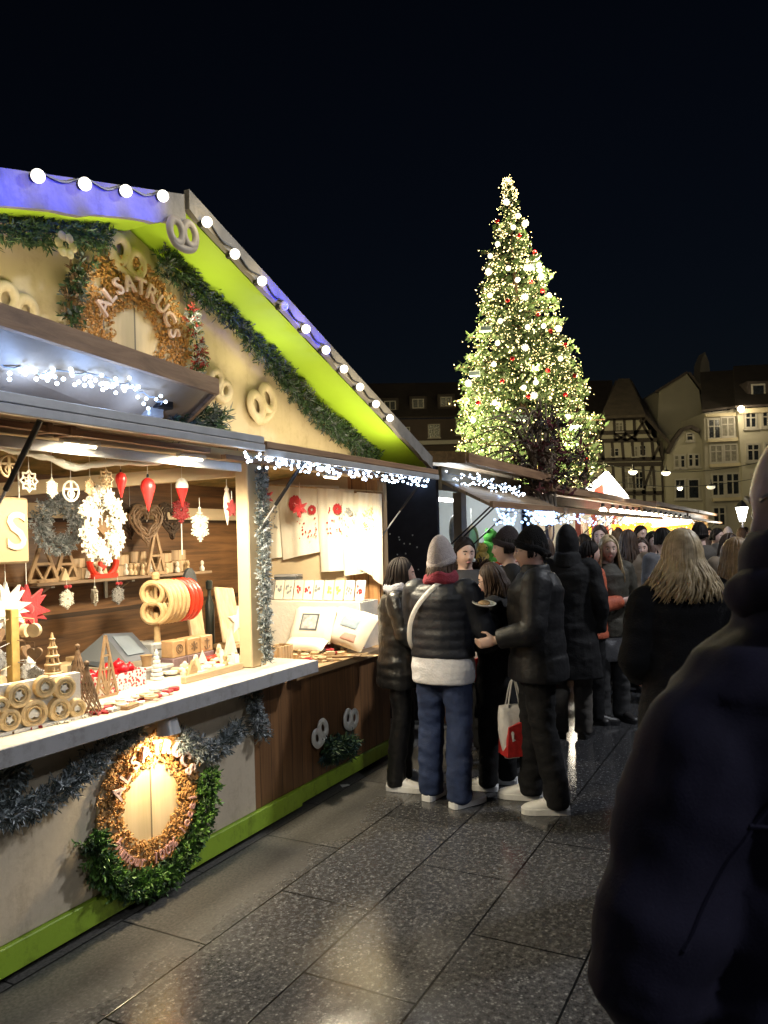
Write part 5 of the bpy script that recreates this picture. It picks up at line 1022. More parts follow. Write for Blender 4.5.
# row of bright bulbs and orange sign of the fourth stall
mb = MB(); mb.ball((0, 0, 0), .06, 12); far_bulb = mesh_of(mb, 'globe', [GLOW('bulb_far', (1, .86, .6), 12)], 'all')
mb = MB(); mb.lathe([(.02, .05), (.03, .09), (.02, .12)], 8); far_sock = mesh_of(mb, 'socket', [black_m], True)
for k in range(16):
    f = k/15; p = loc(at_d(603+87*f**.8, 511+9*f, 12+9*f)); t = thing('festoon_bulb', f'bright warm bulb on the far stall eave, number {k+1} counted from the left', 'light bulb', p, group='bright bulbs on the far stall eave')
    for nm, me in (('globe', far_bulb), ('socket', far_sock)): o = bpy.data.objects.new(nm, me); C.objects.link(o); o.parent = t
    if k % 3 == 0: lamp('far_bulb_light', p+Vector((0, -.1, -.1)), 14, (1, .8, .5), .1)
mb = MB(); a_, b_ = loc(at_d(628, 516, 14)), loc(at_d(690, 521, 20)); mb.sheet([a_, b_, b_+Vector((0, .05, -.22)), a_+Vector((0, .05, -.16))], .04, (0, 1, 0)); single('eave_glow', 'warm emissive panel added for the bright glow under the eave of the fourth stall', 'glow panel', mb, GLOW('panel_warm', (1, .80, .45), 2.6))  # emission stands in for the lit underside and its glow
for k, (x0, y0, x1, y1) in enumerate([(612, 526, 650, 523), (630, 531, 692, 525)]):
    a_, b_ = loc(at_d(x0, y0, 12.5+k)), loc(at_d(x1, y1, 15+3*k)); t = thing('shop_sign', ['short orange glowing fretwork sign strip over the fourth stall', 'long orange glowing fretwork sign strip under the bulbs of the fourth stall'][k], 'sign', a_.lerp(b_, .5)); o_ = a_.lerp(b_, .5)
    mb = MB(); mb.bar(a_-o_, b_-o_, .03, .05); part('rail', mb, GLOW('sign_orange', (1, .36, .04), 1.0), t, False); mb = MB()
    for j in range(14):
        c_ = (a_-o_).lerp(b_-o_, (j+.5)/14); mb.tube([c_+Vector((.10*math.cos(q*.7), -.03, .07*math.sin(q*.7)-.06)) for q in range(8)], .018, 5)
    part('fretwork', mb, GLOW('sign_orange', (1, .36, .04), 1.0), t)
p = loc(at_d(639, 540, 11.5)); t = thing('script_sign', 'small yellow-green glowing script sign above the crowd', 'sign', p); mb = MB(); x = 0
for ch in 'Gou': vs, fs = glyph(ch, .32, .1); mb.add(vs, fs, Matrix.Rotation(math.radians(-62.5), 4, 'Z') @ Matrix.Translation((x, 0, 0)) @ Matrix.Rotation(PI/2, 4, 'X') @ Matrix.Rotation(.15, 4, 'Z')); x += max(v.x for v in vs)+.02
part('lettering', mb, GLOW('sign_lime', (.72, .9, .12), .7), t, False); mb = MB(); mb.bar((-.1, .05, -.05), (.35, -.4, -.05), .02, .02); part('rail', mb, dark_metal, t)

# ------------------------------------------------------------------ dried branch bundle on the second stall roof
DB = 9.2; b0 = at_d(548, 498, DB); t = thing('branch_bundle', 'big bundle of dry twigs and dark leaves standing on the stall roof before the tree', 'dried plant', b0, 0, world=True)
mb = MB()
for k in range(40):
    s_ = rnd(-1, .25); e = at_d(548+s_*90*rnd(.5, 1), rnd(415, 470), DB+rnd(-.7, .7))-b0; mid_ = Vector((e.x*.45, e.y*.4, e.z*rnd(.6, 1.1)+.1)); mb.tube(catmull([(rnd(-.1, .1), rnd(-.1, .1), -.3), mid_, e, e+Vector((rnd(-.15, .05), 0, rnd(-.2, .05)))], 5), [.014-.00065*j for j in range(16)], 5)
part('twigs', mb, M('twig', (.20, .15, .10), .8, .3, 20, .1), t)
mb = MB()
for k in range(300):
    py = 490-75*random.random()**1.3; px = random.gauss(547, 13+(py-415)*.12); q = at_d(min(585, max(515, px)), py, DB+rnd(-.5, .5))-b0; sprig(mb, q, rv()+Vector((0, 0, .3)), .15, 7, .022, 3)
part('dark_leaves', mb, [M('dry_dark', (.035, .028, .022), .8, .3, 20, 0), M('dry_brown', (.10, .06, .04), .8, .3, 20, 0), M('dry_red', (.10, .018, .02), .8, .3, 20, 0)], t)

# ------------------------------------------------------------------ the big tree
DT = 50.0; ax0, ax1 = at_d(533, 530, DT), at_d(508, 182, DT); tb = Vector((ax0.x, DT, 0))
prof = [(0, .3), (14, 6), (30, 14), (52, 22), (75, 27), (95, 31), (112, 38), (132, 42), (152, 48), (166, 58), (178, 66), (190, 60), (205, 66), (222, 70), (250, 72), (285, 76), (310, 74), (335, 60)]
def hw(py):
    d = py-182
    for (a, ra), (b_, rb) in zip(prof, prof[1:]):
        if a <= d <= b_: return ra+(rb-ra)*(d-a)/(b_-a)
    return .3
def axis(py): return ax1.lerp(ax0, (py-182)/348)
t = thing('christmas_tree', 'tall lit Christmas tree with white lights rising behind the stalls', 'christmas tree', tb, 0, world=True)
mb = MB(); mb.tube([(0, 0, 0), (axis(400)-tb), (axis(190)-tb)], [.42, .25, .04], 12); part('trunk', mb, M('bark', (.08, .05, .03), .9, .3, 10, .3, 20), t)
mb = MB(); tips = []; k = 0
while k < 900:
    d = 335*math.sqrt(random.random()) if random.random() < .8 else rnd(0, 335); py = 182+d; r = hw(py)*DT/FPX
    az = rnd(0, 2*PI); R = r*rnd(.76, .98)*(1+.07*math.sin(d*.42+az*2)+.05*math.sin(d*.17+az*5))+(rnd(.2, .7) if random.random() < .05 else 0); c0 = axis(py); e = Vector((math.cos(az), math.sin(az), 0)); droop = rnd(.0, .25)
    p0, p1 = c0-tb, c0+e*R+Vector((0, 0, -R*droop+.25))-tb; k += 1; tips.append((p0, p1, R))
    if k % 2 == 0: mb.mi = 0; mb.bar(p0.lerp(p1, .2), p1, .05, .04)
    for j in range(int(9+R*9)):
        f = random.random()**.55; q = p0.lerp(p1, f)+rv()*rnd(.05, .35)*(.35+R*.16); s_ = rnd(.13, .32); n_ = rv(); a_ = n_.orthogonal().normalized(); b_ = n_.cross(a_); mb.mi = random.choice((1, 1, 2))
        v = [q+a_*s_, q+b_*s_*.35, q-a_*s_*.8, q-b_*s_*.35]; mb.add(v, [(0, 1, 2, 3)])
part('crown', mb, [MATS['bark'], M('tree_green', (.030, .060, .018), .7, .35, 3, 0), M('tree_green_light', (.055, .095, .028), .7, .3, 3, 0)], t, False)
# its small lights: the nearest hundred as parts, the rest as one
tl_m = GLOW('tree_led', (1, .80, .34), 2.4); mb = MB(); mb.ball((0, 0, 0), .058, 6); tl_me = mesh_of(mb, 'tree_light', [tl_m], 'all'); rest = MB(); n_l = 0
cand = []
for k in range(10000):
    p0, p1, R = random.choice(tips); f = rnd(.55, 1.03); q = p0.lerp(p1, f)+rv()*.35; cand.append(q)
cand.sort(key=lambda q: q.y)
for k, q in enumerate(cand):
    if k < 100: o = bpy.data.objects.new('tree_light', tl_me); C.objects.link(o); o.parent = t; o.location = q
    else:
        r = .02+.032*random.random()**2; rest.add([q+Vector(v)*r for v in ((1, 0, 0), (-1, 0, 0), (0, 1, 0), (0, -1, 0), (0, 0, 1), (0, 0, -1))], [(0, 2, 4), (2, 1, 4), (1, 3, 4), (3, 0, 4), (2, 0, 5), (1, 2, 5), (3, 1, 5), (0, 3, 5)])
part('light_chain', rest, tl_m, t, 'all', kind='stuff')
mb = MB(); mb.prism(star_poly(8, .22, .08), -.05, .05, Matrix.Rotation(PI/2, 4, 'X')); o = part('tip_star', mb, tl_m, t, False); o.location = axis(181)-tb
for k in range(52):
    d = 335*math.sqrt((k+.5)/52); py = 182+d; az = -PI/2+rnd(-1.7, 1.7); r = hw(py)*DT/FPX; p = axis(py)+Vector((math.cos(az), math.sin(az), 0))*(r*rnd(.85, 1.1)+.25)
    lamp('tree_lamp', p, 70+30*r, (1, .84, .42), .12, world=True)
T0 = lambda x, y: (x/2.926+420, y/2.926+150)
whites = [(253, 152), (287, 192), (308, 215), (273, 226), (227, 275), (200, 310), (258, 346), (355, 352), (190, 356), (307, 430), (205, 425), (315, 518), (362, 515), (432, 523), (227, 565), (307, 578), (216, 627), (141, 682), (339, 680), (304, 695), (218, 739), (433, 780), (370, 338), (407, 370), (430, 425), (348, 312), (503, 935), (285, 380), (235, 500), (411, 610), (155, 790), (334, 718)]
reds = [(226, 208), (325, 385), (358, 412), (382, 530), (426, 570), (375, 645), (256, 440), (485, 905), (318, 720), (425, 715), (240, 675), (335, 300), (290, 250), (270, 610), (345, 480), (170, 740), (460, 660)]
blues = [(160, 655), (300, 785), (455, 815), (193, 524), (320, 343)]
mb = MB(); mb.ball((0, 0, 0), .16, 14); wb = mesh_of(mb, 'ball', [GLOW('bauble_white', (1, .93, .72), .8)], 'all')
mb = MB()
for k in range(9):
    a = k*2*PI/9; mb.bar((0, 0, 0), (.22*math.cos(a), 0, .22*math.sin(a)), .07, .07)
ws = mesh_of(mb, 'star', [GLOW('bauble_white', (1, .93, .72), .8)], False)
mb = MB(); mb.ball((0, 0, 0), .14, 14); rb = mesh_of(mb, 'ball', [M('bauble_red', (.5, .012, .02), .18)], 'all')
mb = MB(); mb.box((-.34, -.2, -.16), (.34, .2, .16), ch=.04); bb = mesh_of(mb, 'parcel', [M('parcel_pale', (.42, .55, .62), .5, .2, 3, 0)], False)
def tiers(arr, what, col):
    a = sorted(arr, key=lambda p: p[1]); n = 5; out = []
    for i in range(0, len(a), n):
        row = sorted(a[i:i+n]); tn = i//n
        for j, p in enumerate(row): out.append((p, f'{col} on the tree, {words[tn]} tier from the top, {words[j]} from the left'))
    return out
for arr, cat, colw, me, grp in ((whites, 'bauble', 'glowing white bauble', wb, 'white baubles on the tree'), (reds, 'bauble', 'red bauble', rb, 'red baubles on the tree'), (blues, 'parcel', 'pale blue parcel ornament', bb, 'parcel ornaments on the tree')):
    for k, ((x, y), lab) in enumerate(tiers(arr, cat, colw)):
        px, py = T0(x, y); cx_ = 533+(508-533)*(530-py)/348; lim = hw(py)*.86; px = min(cx_+lim, max(cx_-lim, px)); c_ = axis(py); r = hw(py)*DT/FPX*.94; q = at_d(px, py, DT); dx = q.x-c_.x; dy = math.sqrt(max(.0, (r*1.02)**2-dx*dx))
        p = at_d(px, py, DT-dy-.35); o = bpy.data.objects.new('tree_bauble' if cat == 'bauble' else 'tree_parcel', ws if (me is wb and k % 3 == 1) else me); C.objects.link(o); o.location = p; tag(o, lab, cat, grp); o.rotation_euler = (0, 0, rnd(-.4, .4))

# ------------------------------------------------------------------ houses round the square
def M_wall(n, c_, v=.12): return M(n, c_, .85, v, .35, .2, 3)
glass_dark = M('window_dark', (.012, .014, .018), .25, .2, 2, 0); sash = M('sash_white', (.27, .25, .22), .6, .08, 4, 0)
roof_m = M('roof_tile', (.028, .020, .017), .85, .3, 1.5, .4, 6)
def pxw(p, px, D): return at_d(px, 500, D).x-p.x
def house(name, lab, outline, D, depth, wall, roof=None, base=None, where=None):
    """front outline in picture points at distance D, run down to the ground and back by its depth"""
    pts = [at_d(px, py, D) for px, py in outline]; b0 = Vector((sum(p.x for p in pts)/len(pts), D, 0)); t = thing(name, lab, 'house', b0, 0, world=True)
    low = [Vector((pts[-1].x+.0, D, 0)), Vector((pts[0].x, D, 0))]; poly = [p-b0 for p in pts]+[p-b0 for p in low]
    mb = MB(); mb.rings([poly, [p+Vector((0, depth, 0)) for p in poly]]); part('wall', mb, wall, t, False)
    return t, b0
curtain = M('curtain_grey', (.13, .12, .10), .9, .4, 4, 0)
def win(t, b0, D, x0, y0, x1, y1, mull=1, fr=sash, pane=None, bar=.10, sill=True):
    a, b_ = at_d(x0, y1, D)-b0, at_d(x1, y0, D)-b0; mb = MB(); y = -.06
    for (p, q) in (((a.x-bar, a.z-bar), (b_.x+bar, a.z)), ((a.x-bar, b_.z), (b_.x+bar, b_.z+bar)), ((a.x-bar, a.z), (a.x, b_.z)), ((b_.x, a.z), (b_.x+bar, b_.z))): mb.box((p[0], y-.04, p[1]), (q[0], -.002, q[1]))
    for k in range(mull): x = a.x+(b_.x-a.x)*(k+1)/(mull+1); mb.box((x-bar*.4, y-.02, a.z), (x+bar*.4, -.002, b_.z))
    mb.box((a.x, y-.015, a.z+(b_.z-a.z)*.62), (b_.x, -.003, a.z+(b_.z-a.z)*.62+bar*.6))
    w_ = part('window', mb, fr, t, False); mb = MB(); mb.box((a.x, -.03, a.z), (b_.x, -.001, b_.z)); part('pane', mb, pane or random.choice((glass_dark, glass_dark, curtain)), w_, False)
    if sill: mb = MB(); mb.box((a.x-bar*1.6, -.18, a.z-bar*2), (b_.x+bar*1.6, -.001, a.z-bar*1.02)); part('sill', mb, fr, w_, False)
def slab(t, b0, pts, th, mt, name='roof'):
    mb = MB(); P = [p-b0 for p in pts]; n = (P[1]-P[0]).cross(P[2]-P[0]).normalized(); mb.sheet(P, th, n if n.z > 0 else -n); return part(name, mb, mt, t, False)
# long dark house behind the tree, left
D = 80; t, b0 = house('town_house', 'long dark brick house with two small dormers, left of the tree', [(300, 421), (612, 416)], D, 9, M_wall('brick_dark', (.045, .030, .025), .3))
slab(t, b0, [at_d(298, 420, D-.4), at_d(614, 415, D-.4), at_d(612, 382, D+6), at_d(300, 386, D+6)], .2, roof_m)
for px, py in ((418, 404), (446, 402), (390, 406)):
    p = at_d(px, py, D+1)-b0; mb = MB(); mb.box((p.x-.9, p.y-.2, p.z-.8), (p.x+.9, p.y+4, p.z+.8)); d_ = part('dormer', mb, roof_m, t, False)
    mb = MB(); mb.box((p.x-.62, p.y-.26, p.z-.5), (p.x+.62, p.y-.205, p.z+.5)); part('frame', mb, sash, d_, False)
    mb = MB(); mb.box((p.x-.5, p.y-.28, p.z-.4), (p.x-.05, p.y-.262, p.z+.4)); mb.box((p.x+.05, p.y-.28, p.z-.4), (p.x+.5, p.y-.262, p.z+.4)); part('pane', mb, glass_dark, d_, False)
for x0, y0, x1, y1 in ((429, 425, 439, 437), (457, 420, 467, 434), (400, 428, 409, 440), (372, 428, 381, 440)): win(t, b0, D, x0, y0, x1, y1, 1)
mb = MB(); mb.box((at_d(395, 443, D).x-b0.x, -.5, at_d(395, 446, D).z), (at_d(500, 443, D).x-b0.x, -.002, at_d(395, 442, D).z)); part('cornice', mb, sash, t, False)
# half-timbered house
D = 66; infill = M_wall('plaster_half', (.26, .24, .19)); timber = M('timber_dark', (.025, .018, .014), .8, .3, 2, .1, 10)
t, b0 = house('half_timbered_house', 'half-timbered house with steep dark gable roof, right of the tree', [(590, 470), (594, 445), (606, 418), (641, 417), (657, 444), (664, 470)], D, 12, infill)
slab(t, b0, [at_d(600, 419, D-.8), at_d(645, 417, D-.8), at_d(629, 381, D+5), at_d(618, 381, D+5)], .25, M('roof_brown', (.055, .042, .032), .85, .3, 1.5, .4, 6))
slab(t, b0, [at_d(643, 416, D-.8), at_d(671, 447, D-.8), at_d(662, 440, D+12), at_d(629, 381, D+5)], .25, roof_m); slab(t, b0, [at_d(603, 418, D-.8), at_d(584, 452, D-.8), at_d(596, 445, D+12), at_d(618, 381, D+5)], .25, roof_m)
mb = MB()
def beam(x0, y0, x1, y1, w_=.22): a, b_ = at_d(x0, y0, D-.05)-b0, at_d(x1, y1, D-.05)-b0; mb.bar(a, b_, .14, w_, (0, 0, 1) if abs(b_.x-a.x) > abs(b_.z-a.z) else (1, 0, 0))
for y, xa, xb in ((419, 606, 642), (433, 599, 651), (441, 596, 657), (460, 592, 662), (465, 592, 662), (494, 591, 666), (520, 591, 668)): beam(xa, y, xb, y-1.2, .34)
for x in (614, 624, 634): beam(x, 419, x+1, 441)
for x in (602, 612, 622, 632, 642, 652, 661): beam(x, 442, x+1.5, 460); beam(x+.8, 466, x+2.5, 494); beam(x+2, 495, x+3.5, 520)
for a in ((615, 434, 626, 441), (626, 434, 615, 441), (626, 434, 637, 441), (637, 434, 626, 441), (606, 421, 599, 441), (640, 420, 652, 441), (636, 433, 645, 419), (603, 466, 612, 494), (652, 466, 642, 494), (603, 460, 596, 442), (652, 460, 659, 446)): beam(*a, .2)
part('timber_frame', mb, timber, t, False)
for x0, y0, x1, y1 in ((616, 423, 622, 431), (632, 447, 637, 456), (640, 446, 645, 455), (611, 449, 618, 456), (624, 472, 632, 488), (636, 472, 642, 488), (649, 470, 655, 486), (606, 474, 613, 488), (628, 500, 640, 518)): win(t, b0, D, x0, y0, x1, y1, 1, bar=.08)
# gable house with rounded gable and the tall blank gable behind it
D = 70; t, b0 = house('tall_gable_house', 'tall blank grey gable wall rising behind the small gabled house', [(657, 440), (659, 391), (687, 374), (699, 390), (706, 440)], D, 10, M_wall('blank_wall', (.17, .155, .125)))
slab(t, b0, [at_d(656, 393, D-.3), at_d(688, 373, D-.3), at_d(688, 378, D+10.3), at_d(658, 396, D+10.3)], .2, roof_m); slab(t, b0, [at_d(688, 373, D-.3), at_d(702, 391, D-.3), at_d(700, 395, D+10.3), at_d(688, 378, D+10.3)], .2, roof_m)
D = 65.5; t, b0 = house('gabled_house', 'small grey plaster house with round-shouldered gable between the timbered house and the lit facade', [(665, 470), (668, 452), (674, 440), (681, 431), (690, 428), (697, 431), (702, 440), (707, 452), (709, 470)], D, 4, M_wall('plaster_grey', (.24, .22, .17)))
mb = MB(); 
for a, b_ in zip([(667, 453), (674, 439), (681, 430), (690, 427)], [(674, 439), (681, 430), (690, 427), (698, 431)]): mb.bar(at_d(*a, D-.1)-b0, at_d(*b_, D-.1)-b0, .5, .3)
part('coping', mb, roof_m, t, False)
for x0, y0, x1, y1 in ((687, 434, 692, 440), (675, 456, 678, 467), (681, 456, 684, 467), (689, 455, 692, 466), (695, 455, 698, 466), (676, 480, 684, 498), (689, 480, 698, 498), (677, 508, 685, 525)): win(t, b0, D, x0, y0, x1, y1, 0, bar=.12)
# narrow house with loggias
D = 65; t, b0 = house('loggia_house', 'narrow house with dark loggia windows beside the lamp-lit yellow facade', [(705, 470), (704, 413), (736, 409), (741, 470)], D, 9, M_wall('facade_tan', (.23, .21, .175)))
slab(t, b0, [at_d(702, 412, D-.5), at_d(738, 408, D-.5), at_d(735, 372, D+6), at_d(700, 374, D+6)], .2, roof_m)
for x0, y0, x1, y1 in ((709, 420, 719, 438), (722, 418, 733, 436), (711, 446, 721, 462), (725, 445, 736, 461), (713, 475, 723, 495), (727, 474, 738, 494), (714, 508, 724, 525)): win(t, b0, D, x0, y0, x1, y1, 1, bar=.14)
for y in (416, 441, 466, 500):
    mb = MB(); a, b_ = at_d(704+(y-413)*.09, y, D)-b0, at_d(737+(y-413)*.09, y-1.5, D)-b0; mb.bar(a+Vector((0, -.15, 0)), b_+Vector((0, -.15, 0)), .3, .28); part('cornice', mb, M_wall('cornice_tan', (.34, .29, .2)), t, False)
D = 64.5; t, b0 = house('yellow_house', 'yellow plastered house lit by a wall lamp, at the right', [(742, 470), (737, 409), (905, 400), (905, 470)], D, 10, M_wall('facade_yellow', (.32, .295, .235)))
slab(t, b0, [at_d(735, 408, D-.6), at_d(907, 399, D-.6), at_d(905, 360, D+6), at_d(733, 368, D+6)], .2, roof_m)
for x0, y0, x1, y1 in ((746, 413, 755, 427), (763, 412, 772, 426), (748, 445, 758, 460), (766, 444, 776, 459), (752, 475, 761, 492), (786, 411, 796, 425), (786, 443, 796, 458), (812, 411, 822, 425), (812, 443, 822, 458)): win(t, b0, D, x0, y0, x1, y1, 1, bar=.15)
for px in (757, 800):
    p = at_d(px, 392, D+1.2)-b0; mb = MB(); mb.box((p.x-.9, p.y-.2, p.z-1.2), (p.x+.9, p.y+4, p.z+.9)); d_ = part('dormer', mb, roof_m, t, False)
    mb = MB(); mb.box((p.x-.6, p.y-.25, p.z-.65), (p.x+.6, p.y-.205, p.z+.65)); part('frame', mb, sash, d_, False); mb = MB(); mb.box((p.x-.45, p.y-.27, p.z-.5), (p.x+.45, p.y-.252, p.z+.5)); part('pane', mb, glass_dark, d_, False)
mb = MB(); a, b_ = at_d(737, 412, D)-b0, at_d(905, 403, D)-b0; mb.bar(a+Vector((0, -.2, 0)), b_+Vector((0, -.2, 0)), .4, .4); part('cornice', mb, M_wall('cornice_tan', (.34, .29, .2)), t, False)
pl = at_d(741, 409, D-1.0); tw = thing('wall_lamp', 'bright wall lamp under the eave between the loggia house and yellow house', 'lamp', pl, 0, world=True); mb = MB(); mb.ball((0, 0, 0), .26, 10); part('globe', mb, GLOW('lamp_warm', (1, .86, .55), 14), tw, 'all'); mb = MB(); mb.bar((0, 0, .1), (.1, 1.0, .2), .08, .08); part('arm', mb, dark_metal, tw)
lamp('wall_light', pl+Vector((.2, -.8, -.3)), 130, (1, .84, .55), .2, world=True)
# church tower stub
D = 95; t, b0 = house('roof_turret', 'faint pale turret above the dark roofs', [(700, 372), (701, 362), (705, 352), (709, 362), (710, 372)], D, 2, M_wall('turret', (.25, .22, .18)))
# lamps over the square
for k, (px, py, D, lab) in enumerate([(633, 472, 44, 'hanging lamp globe before the half-timbered house, left one'), (666, 473, 44, 'hanging lamp globe between the timbered house and gabled house'), (680, 488, 48, 'smaller lamp globe hanging before the gabled house'), (711, 487, 46, 'dim yellowish lamp globe hanging before the loggia house'), (684, 516, 50, 'low lamp globe near the lit stall eave')]):
    p = at_d(px, py, D); t = thing('hanging_lamp', lab, 'street lamp', p, 0, 'lamp globes hung over the square', world=True); mb = MB(); mb.ball((0, 0, 0), (.24, .24, .15) if k != 2 else .16, 14); part('globe', mb, GLOW('lamp_cream' if k != 3 else 'lamp_dim', (1, .92, .68), 1.6 if k != 3 else .3), t, 'all')
    mb = MB(); mb.lathe([(.25, .05), (.16, .15), (.05, .2), (.02, .45)], 14); part('shade', mb, dark_metal, t)
    if k != 3: lamp('square_light', p+Vector((0, .2, -.4)), 24, (1, .97, .9), .25, world=True)
for k, (y0, Dd) in enumerate([(466, 44), (482, 47)]):
    mb = MB(); a, b_ = at_d(560, y0-14, Dd), at_d(800, y0-16, Dd); mb.tube([a.lerp(b_, i/16)+Vector((0, 0, -1.2*(1-(2*i/16-1)**2))) for i in range(17)], .02, 5); single('cable', ['upper thin cable carrying the lamps across the square', 'lower thin cable carrying the lamps across the square'][k], 'cable', mb, dark_metal, world=True)
p = at_d(742, 513, 30); t = thing('street_lantern', 'lit white street lantern on a post at the right, above the crowd', 'street lamp', (p.x, 30, 0), 0, world=True); mb = MB(); mb.tube([(0, 0, 0), (0, 0, 1), (0, 0, p.z-.35)], [.08, .05, .04], 10); part('pole', mb, dark_metal, t)
mb = MB(); mb.lathe([(.10, p.z-.33), (.24, p.z+.2), (.24, p.z+.22)], 6); part('glass', mb, GLOW('lantern_white', (1, .97, .9), 7), t, False); mb = MB(); mb.lathe([(.27, p.z+.225), (.12, p.z+.42), (.03, p.z+.5)], 6); part('cap', mb, dark_metal, t, False)
lamp('lantern_light', p+Vector((0, -.5, -.2)), 120, (1, .93, .8), .1, world=True)
# two lamps added out of view, beside and behind the viewer, to light the lane
for k, (x, y, z, lab) in enumerate([(4.5, -3.5, 7.0, 'added lamp globe out of view, lighting the lane from behind the viewer'), (6.5, 5.5, 7.5, 'added lamp globe out of view, lighting the lane from the right')]):
    t = thing('hanging_lamp', lab, 'street lamp', (x, y, z), 0, 'lamp globes hung over the square', world=True); mb = MB(); mb.ball((0, 0, 0), (.30, .30, .19), 14); part('globe', mb, GLOW('lamp_cream', (1, .92, .68), 5), t, 'all')
    mb = MB(); mb.lathe([(.31, .06), (.2, .2), (.05, .26), (.02, .5)], 14); part('shade', mb, dark_metal, t)
    lamp('square_light', (x, y, z-.45), (190, 600)[k], (.92, .95, 1), .25, world=True)
# ------------------------------------------------------------------ people
skin = M('skin', (.58, .40, .32), .5, .08, 14, .06, 120, sss=.12, col2=(.64, .43, .36))
lip_m = M('lips', (.42, .16, .14), .45, .1, 20, 0); eye_w = M('eye_white', (.6, .57, .54), .25, .03, 20, 0); iris = M('iris', (.03, .02, .015), .2, .1, 20, 0)
jeans = M('jeans', (.016, .030, .085), .8, .25, 12, .25, 160); black_cloth = M('black_cloth', (.0065, .0065, .008), .8, .25, 10, .2, 90, spec=.3); black_puff = M('black_puffer', (.007, .007, .009), .55, .25, 8, .15, 60, spec=.4)
navy_puff = M('navy_puffer', (.010, .012, .019), .5, .2, 8, .15, 60); leather = M('black_leather', (.007, .007, .008), .35, .2, 14, .25, 30); navy_coat = M('navy_coat', (.030, .028, .058), .85, .15, 14, .10, 300, spec=.3)
shoe_w = M('shoe_white', (.80, .80, .80), .5, .06, 14, .05, 60); shoe_b = M('shoe_black', (.02, .018, .018), .45, .2, 14, .05, 60); boot_br = M('boot_tan', (.22, .13, .07), .6, .2, 14, .1, 60)
wool_grey = M('wool_grey', (.40, .35, .35), .95, .15, 40, .6, 140, sheen=.3); wool_black = M('wool_black', (.006, .006, .007), .95, .2, 40, .5, 140, spec=.2)
hair_dark = M('hair_dark', (.010, .006, .005), .6, .4, 30, .1, 200, spec=.2); hair_brown = M('hair_brown', (.05, .025, .013), .55, .4, 30, .1, 200); hair_blond = M('hair_blond', (.48, .34, .17), .45, .35, 30, .1, 200, col2=(.64, .50, .30)); hair_grey = M('hair_grey', (.25, .23, .21), .5, .3, 30, .1, 200)
def remesh(mb, voxel, it=3, wr=0, wf=9, ridge=None):
    me = bpy.data.meshes.new('tmp'); me.from_pydata([tuple(p) for p in mb.v], [], mb.f)
    bm = bmesh.new(); bm.from_mesh(me); bmesh.ops.recalc_face_normals(bm, faces=bm.faces); bm.to_mesh(me); bm.free()
    ob = bpy.data.objects.new('tmp', me); C.objects.link(ob)
    r = ob.modifiers.new('r', 'REMESH'); r.mode = 'VOXEL'; r.voxel_size = voxel
    s = ob.modifiers.new('s', 'SMOOTH'); s.factor = .5; s.iterations = it
    out = bpy.data.meshes.new_from_object(ob.evaluated_get(bpy.context.evaluated_depsgraph_get()))
    bpy.data.objects.remove(ob); bpy.data.meshes.remove(me)
    if wr:
        nn = [v.normal.copy() for v in out.vertices]; sd = Vector((rnd(0, 50), rnd(0, 50), rnd(0, 50)))
        for v, n in zip(out.vertices, nn):
            q = Vector((v.co.x*wf, v.co.y*wf, v.co.z*wf*1.5)); v.co += n*wr*(.8*noise.noise(q+sd)+.4*noise.noise(q*2.3+sd)+.55*fold_noise(Vector((v.co.x*wf*.45+v.co.z*4, v.co.y*wf*.45, v.co.z*wf*1.2)), sd))
    out.polygons.foreach_set('use_smooth', [True]*len(out.polygons))
    return out
def link_mesh(name, me, mat, parent, label=None):
    me.materials.clear(); me.materials.append(mat); me.name = name
    o = bpy.data.objects.new(name, me); C.objects.link(o); o.parent = parent
    if label: o['label'] = label
    return o
def ell(c_, rx, ry, n=20, tilt=0): return [(c_[0]+rx*math.cos(2*PI*i/n), c_[1]+ry*math.sin(2*PI*i/n)+tilt*math.cos(2*PI*i/n), c_[2]) for i in range(n)]
def fold_noise(q, sd): return 1-2*abs(noise.noise(q+sd))
G = lambda x, s: math.exp(-(x/s)**2)
def head_verts(nu=40, nv=30, grow=0.0):
    rows = []
    for j in range(nv+1):
        th_ = PI*(.02+.96*j/nv); row = []
        for i in range(nu):
            ph = 2*PI*i/nu; dx, dy, dz = math.sin(th_)*math.sin(ph), math.sin(th_)*math.cos(ph), math.cos(th_)
            x, y, z = dx*.077, dy*.098, dz*.120
            if dz < 0: k = -dz; x *= 1-.30*k**1.4; y *= (1-.30*k) if dy < 0 else (1-.06*k)
            if dy > 0 and abs(dx) < .8:
                f = G(dx, .62)
                y += -.004*G(dz-.05, .25)*f+.004*G(dz-.22, .12)*G(dx, .45)
                for s in (-1, 1): y -= .009*G(dx-s*.36, .18)*G(dz-.06, .12); y += .006*G(dx-s*.48, .2)*G(dz+.22, .2)
                if -.32 < dz < .16: y += .026*((.16-dz)/.42)**1.0*G(dx, .10+.05*((.16-dz)/.42))*min(1, (dz+.32)/.06)
                y += .007*G(dx, .22)*G(dz+.50, .09)-.005*G(dx, .25)*G(dz+.505, .03)+.014*G(dx, .25)*G(dz+.86, .16)
            row.append((x*(1+grow), y*(1+grow), z*(1+grow)))
        rows.append(row)
    return rows
HEAD = head_verts()
def P2(p, s): return Vector(p)*s
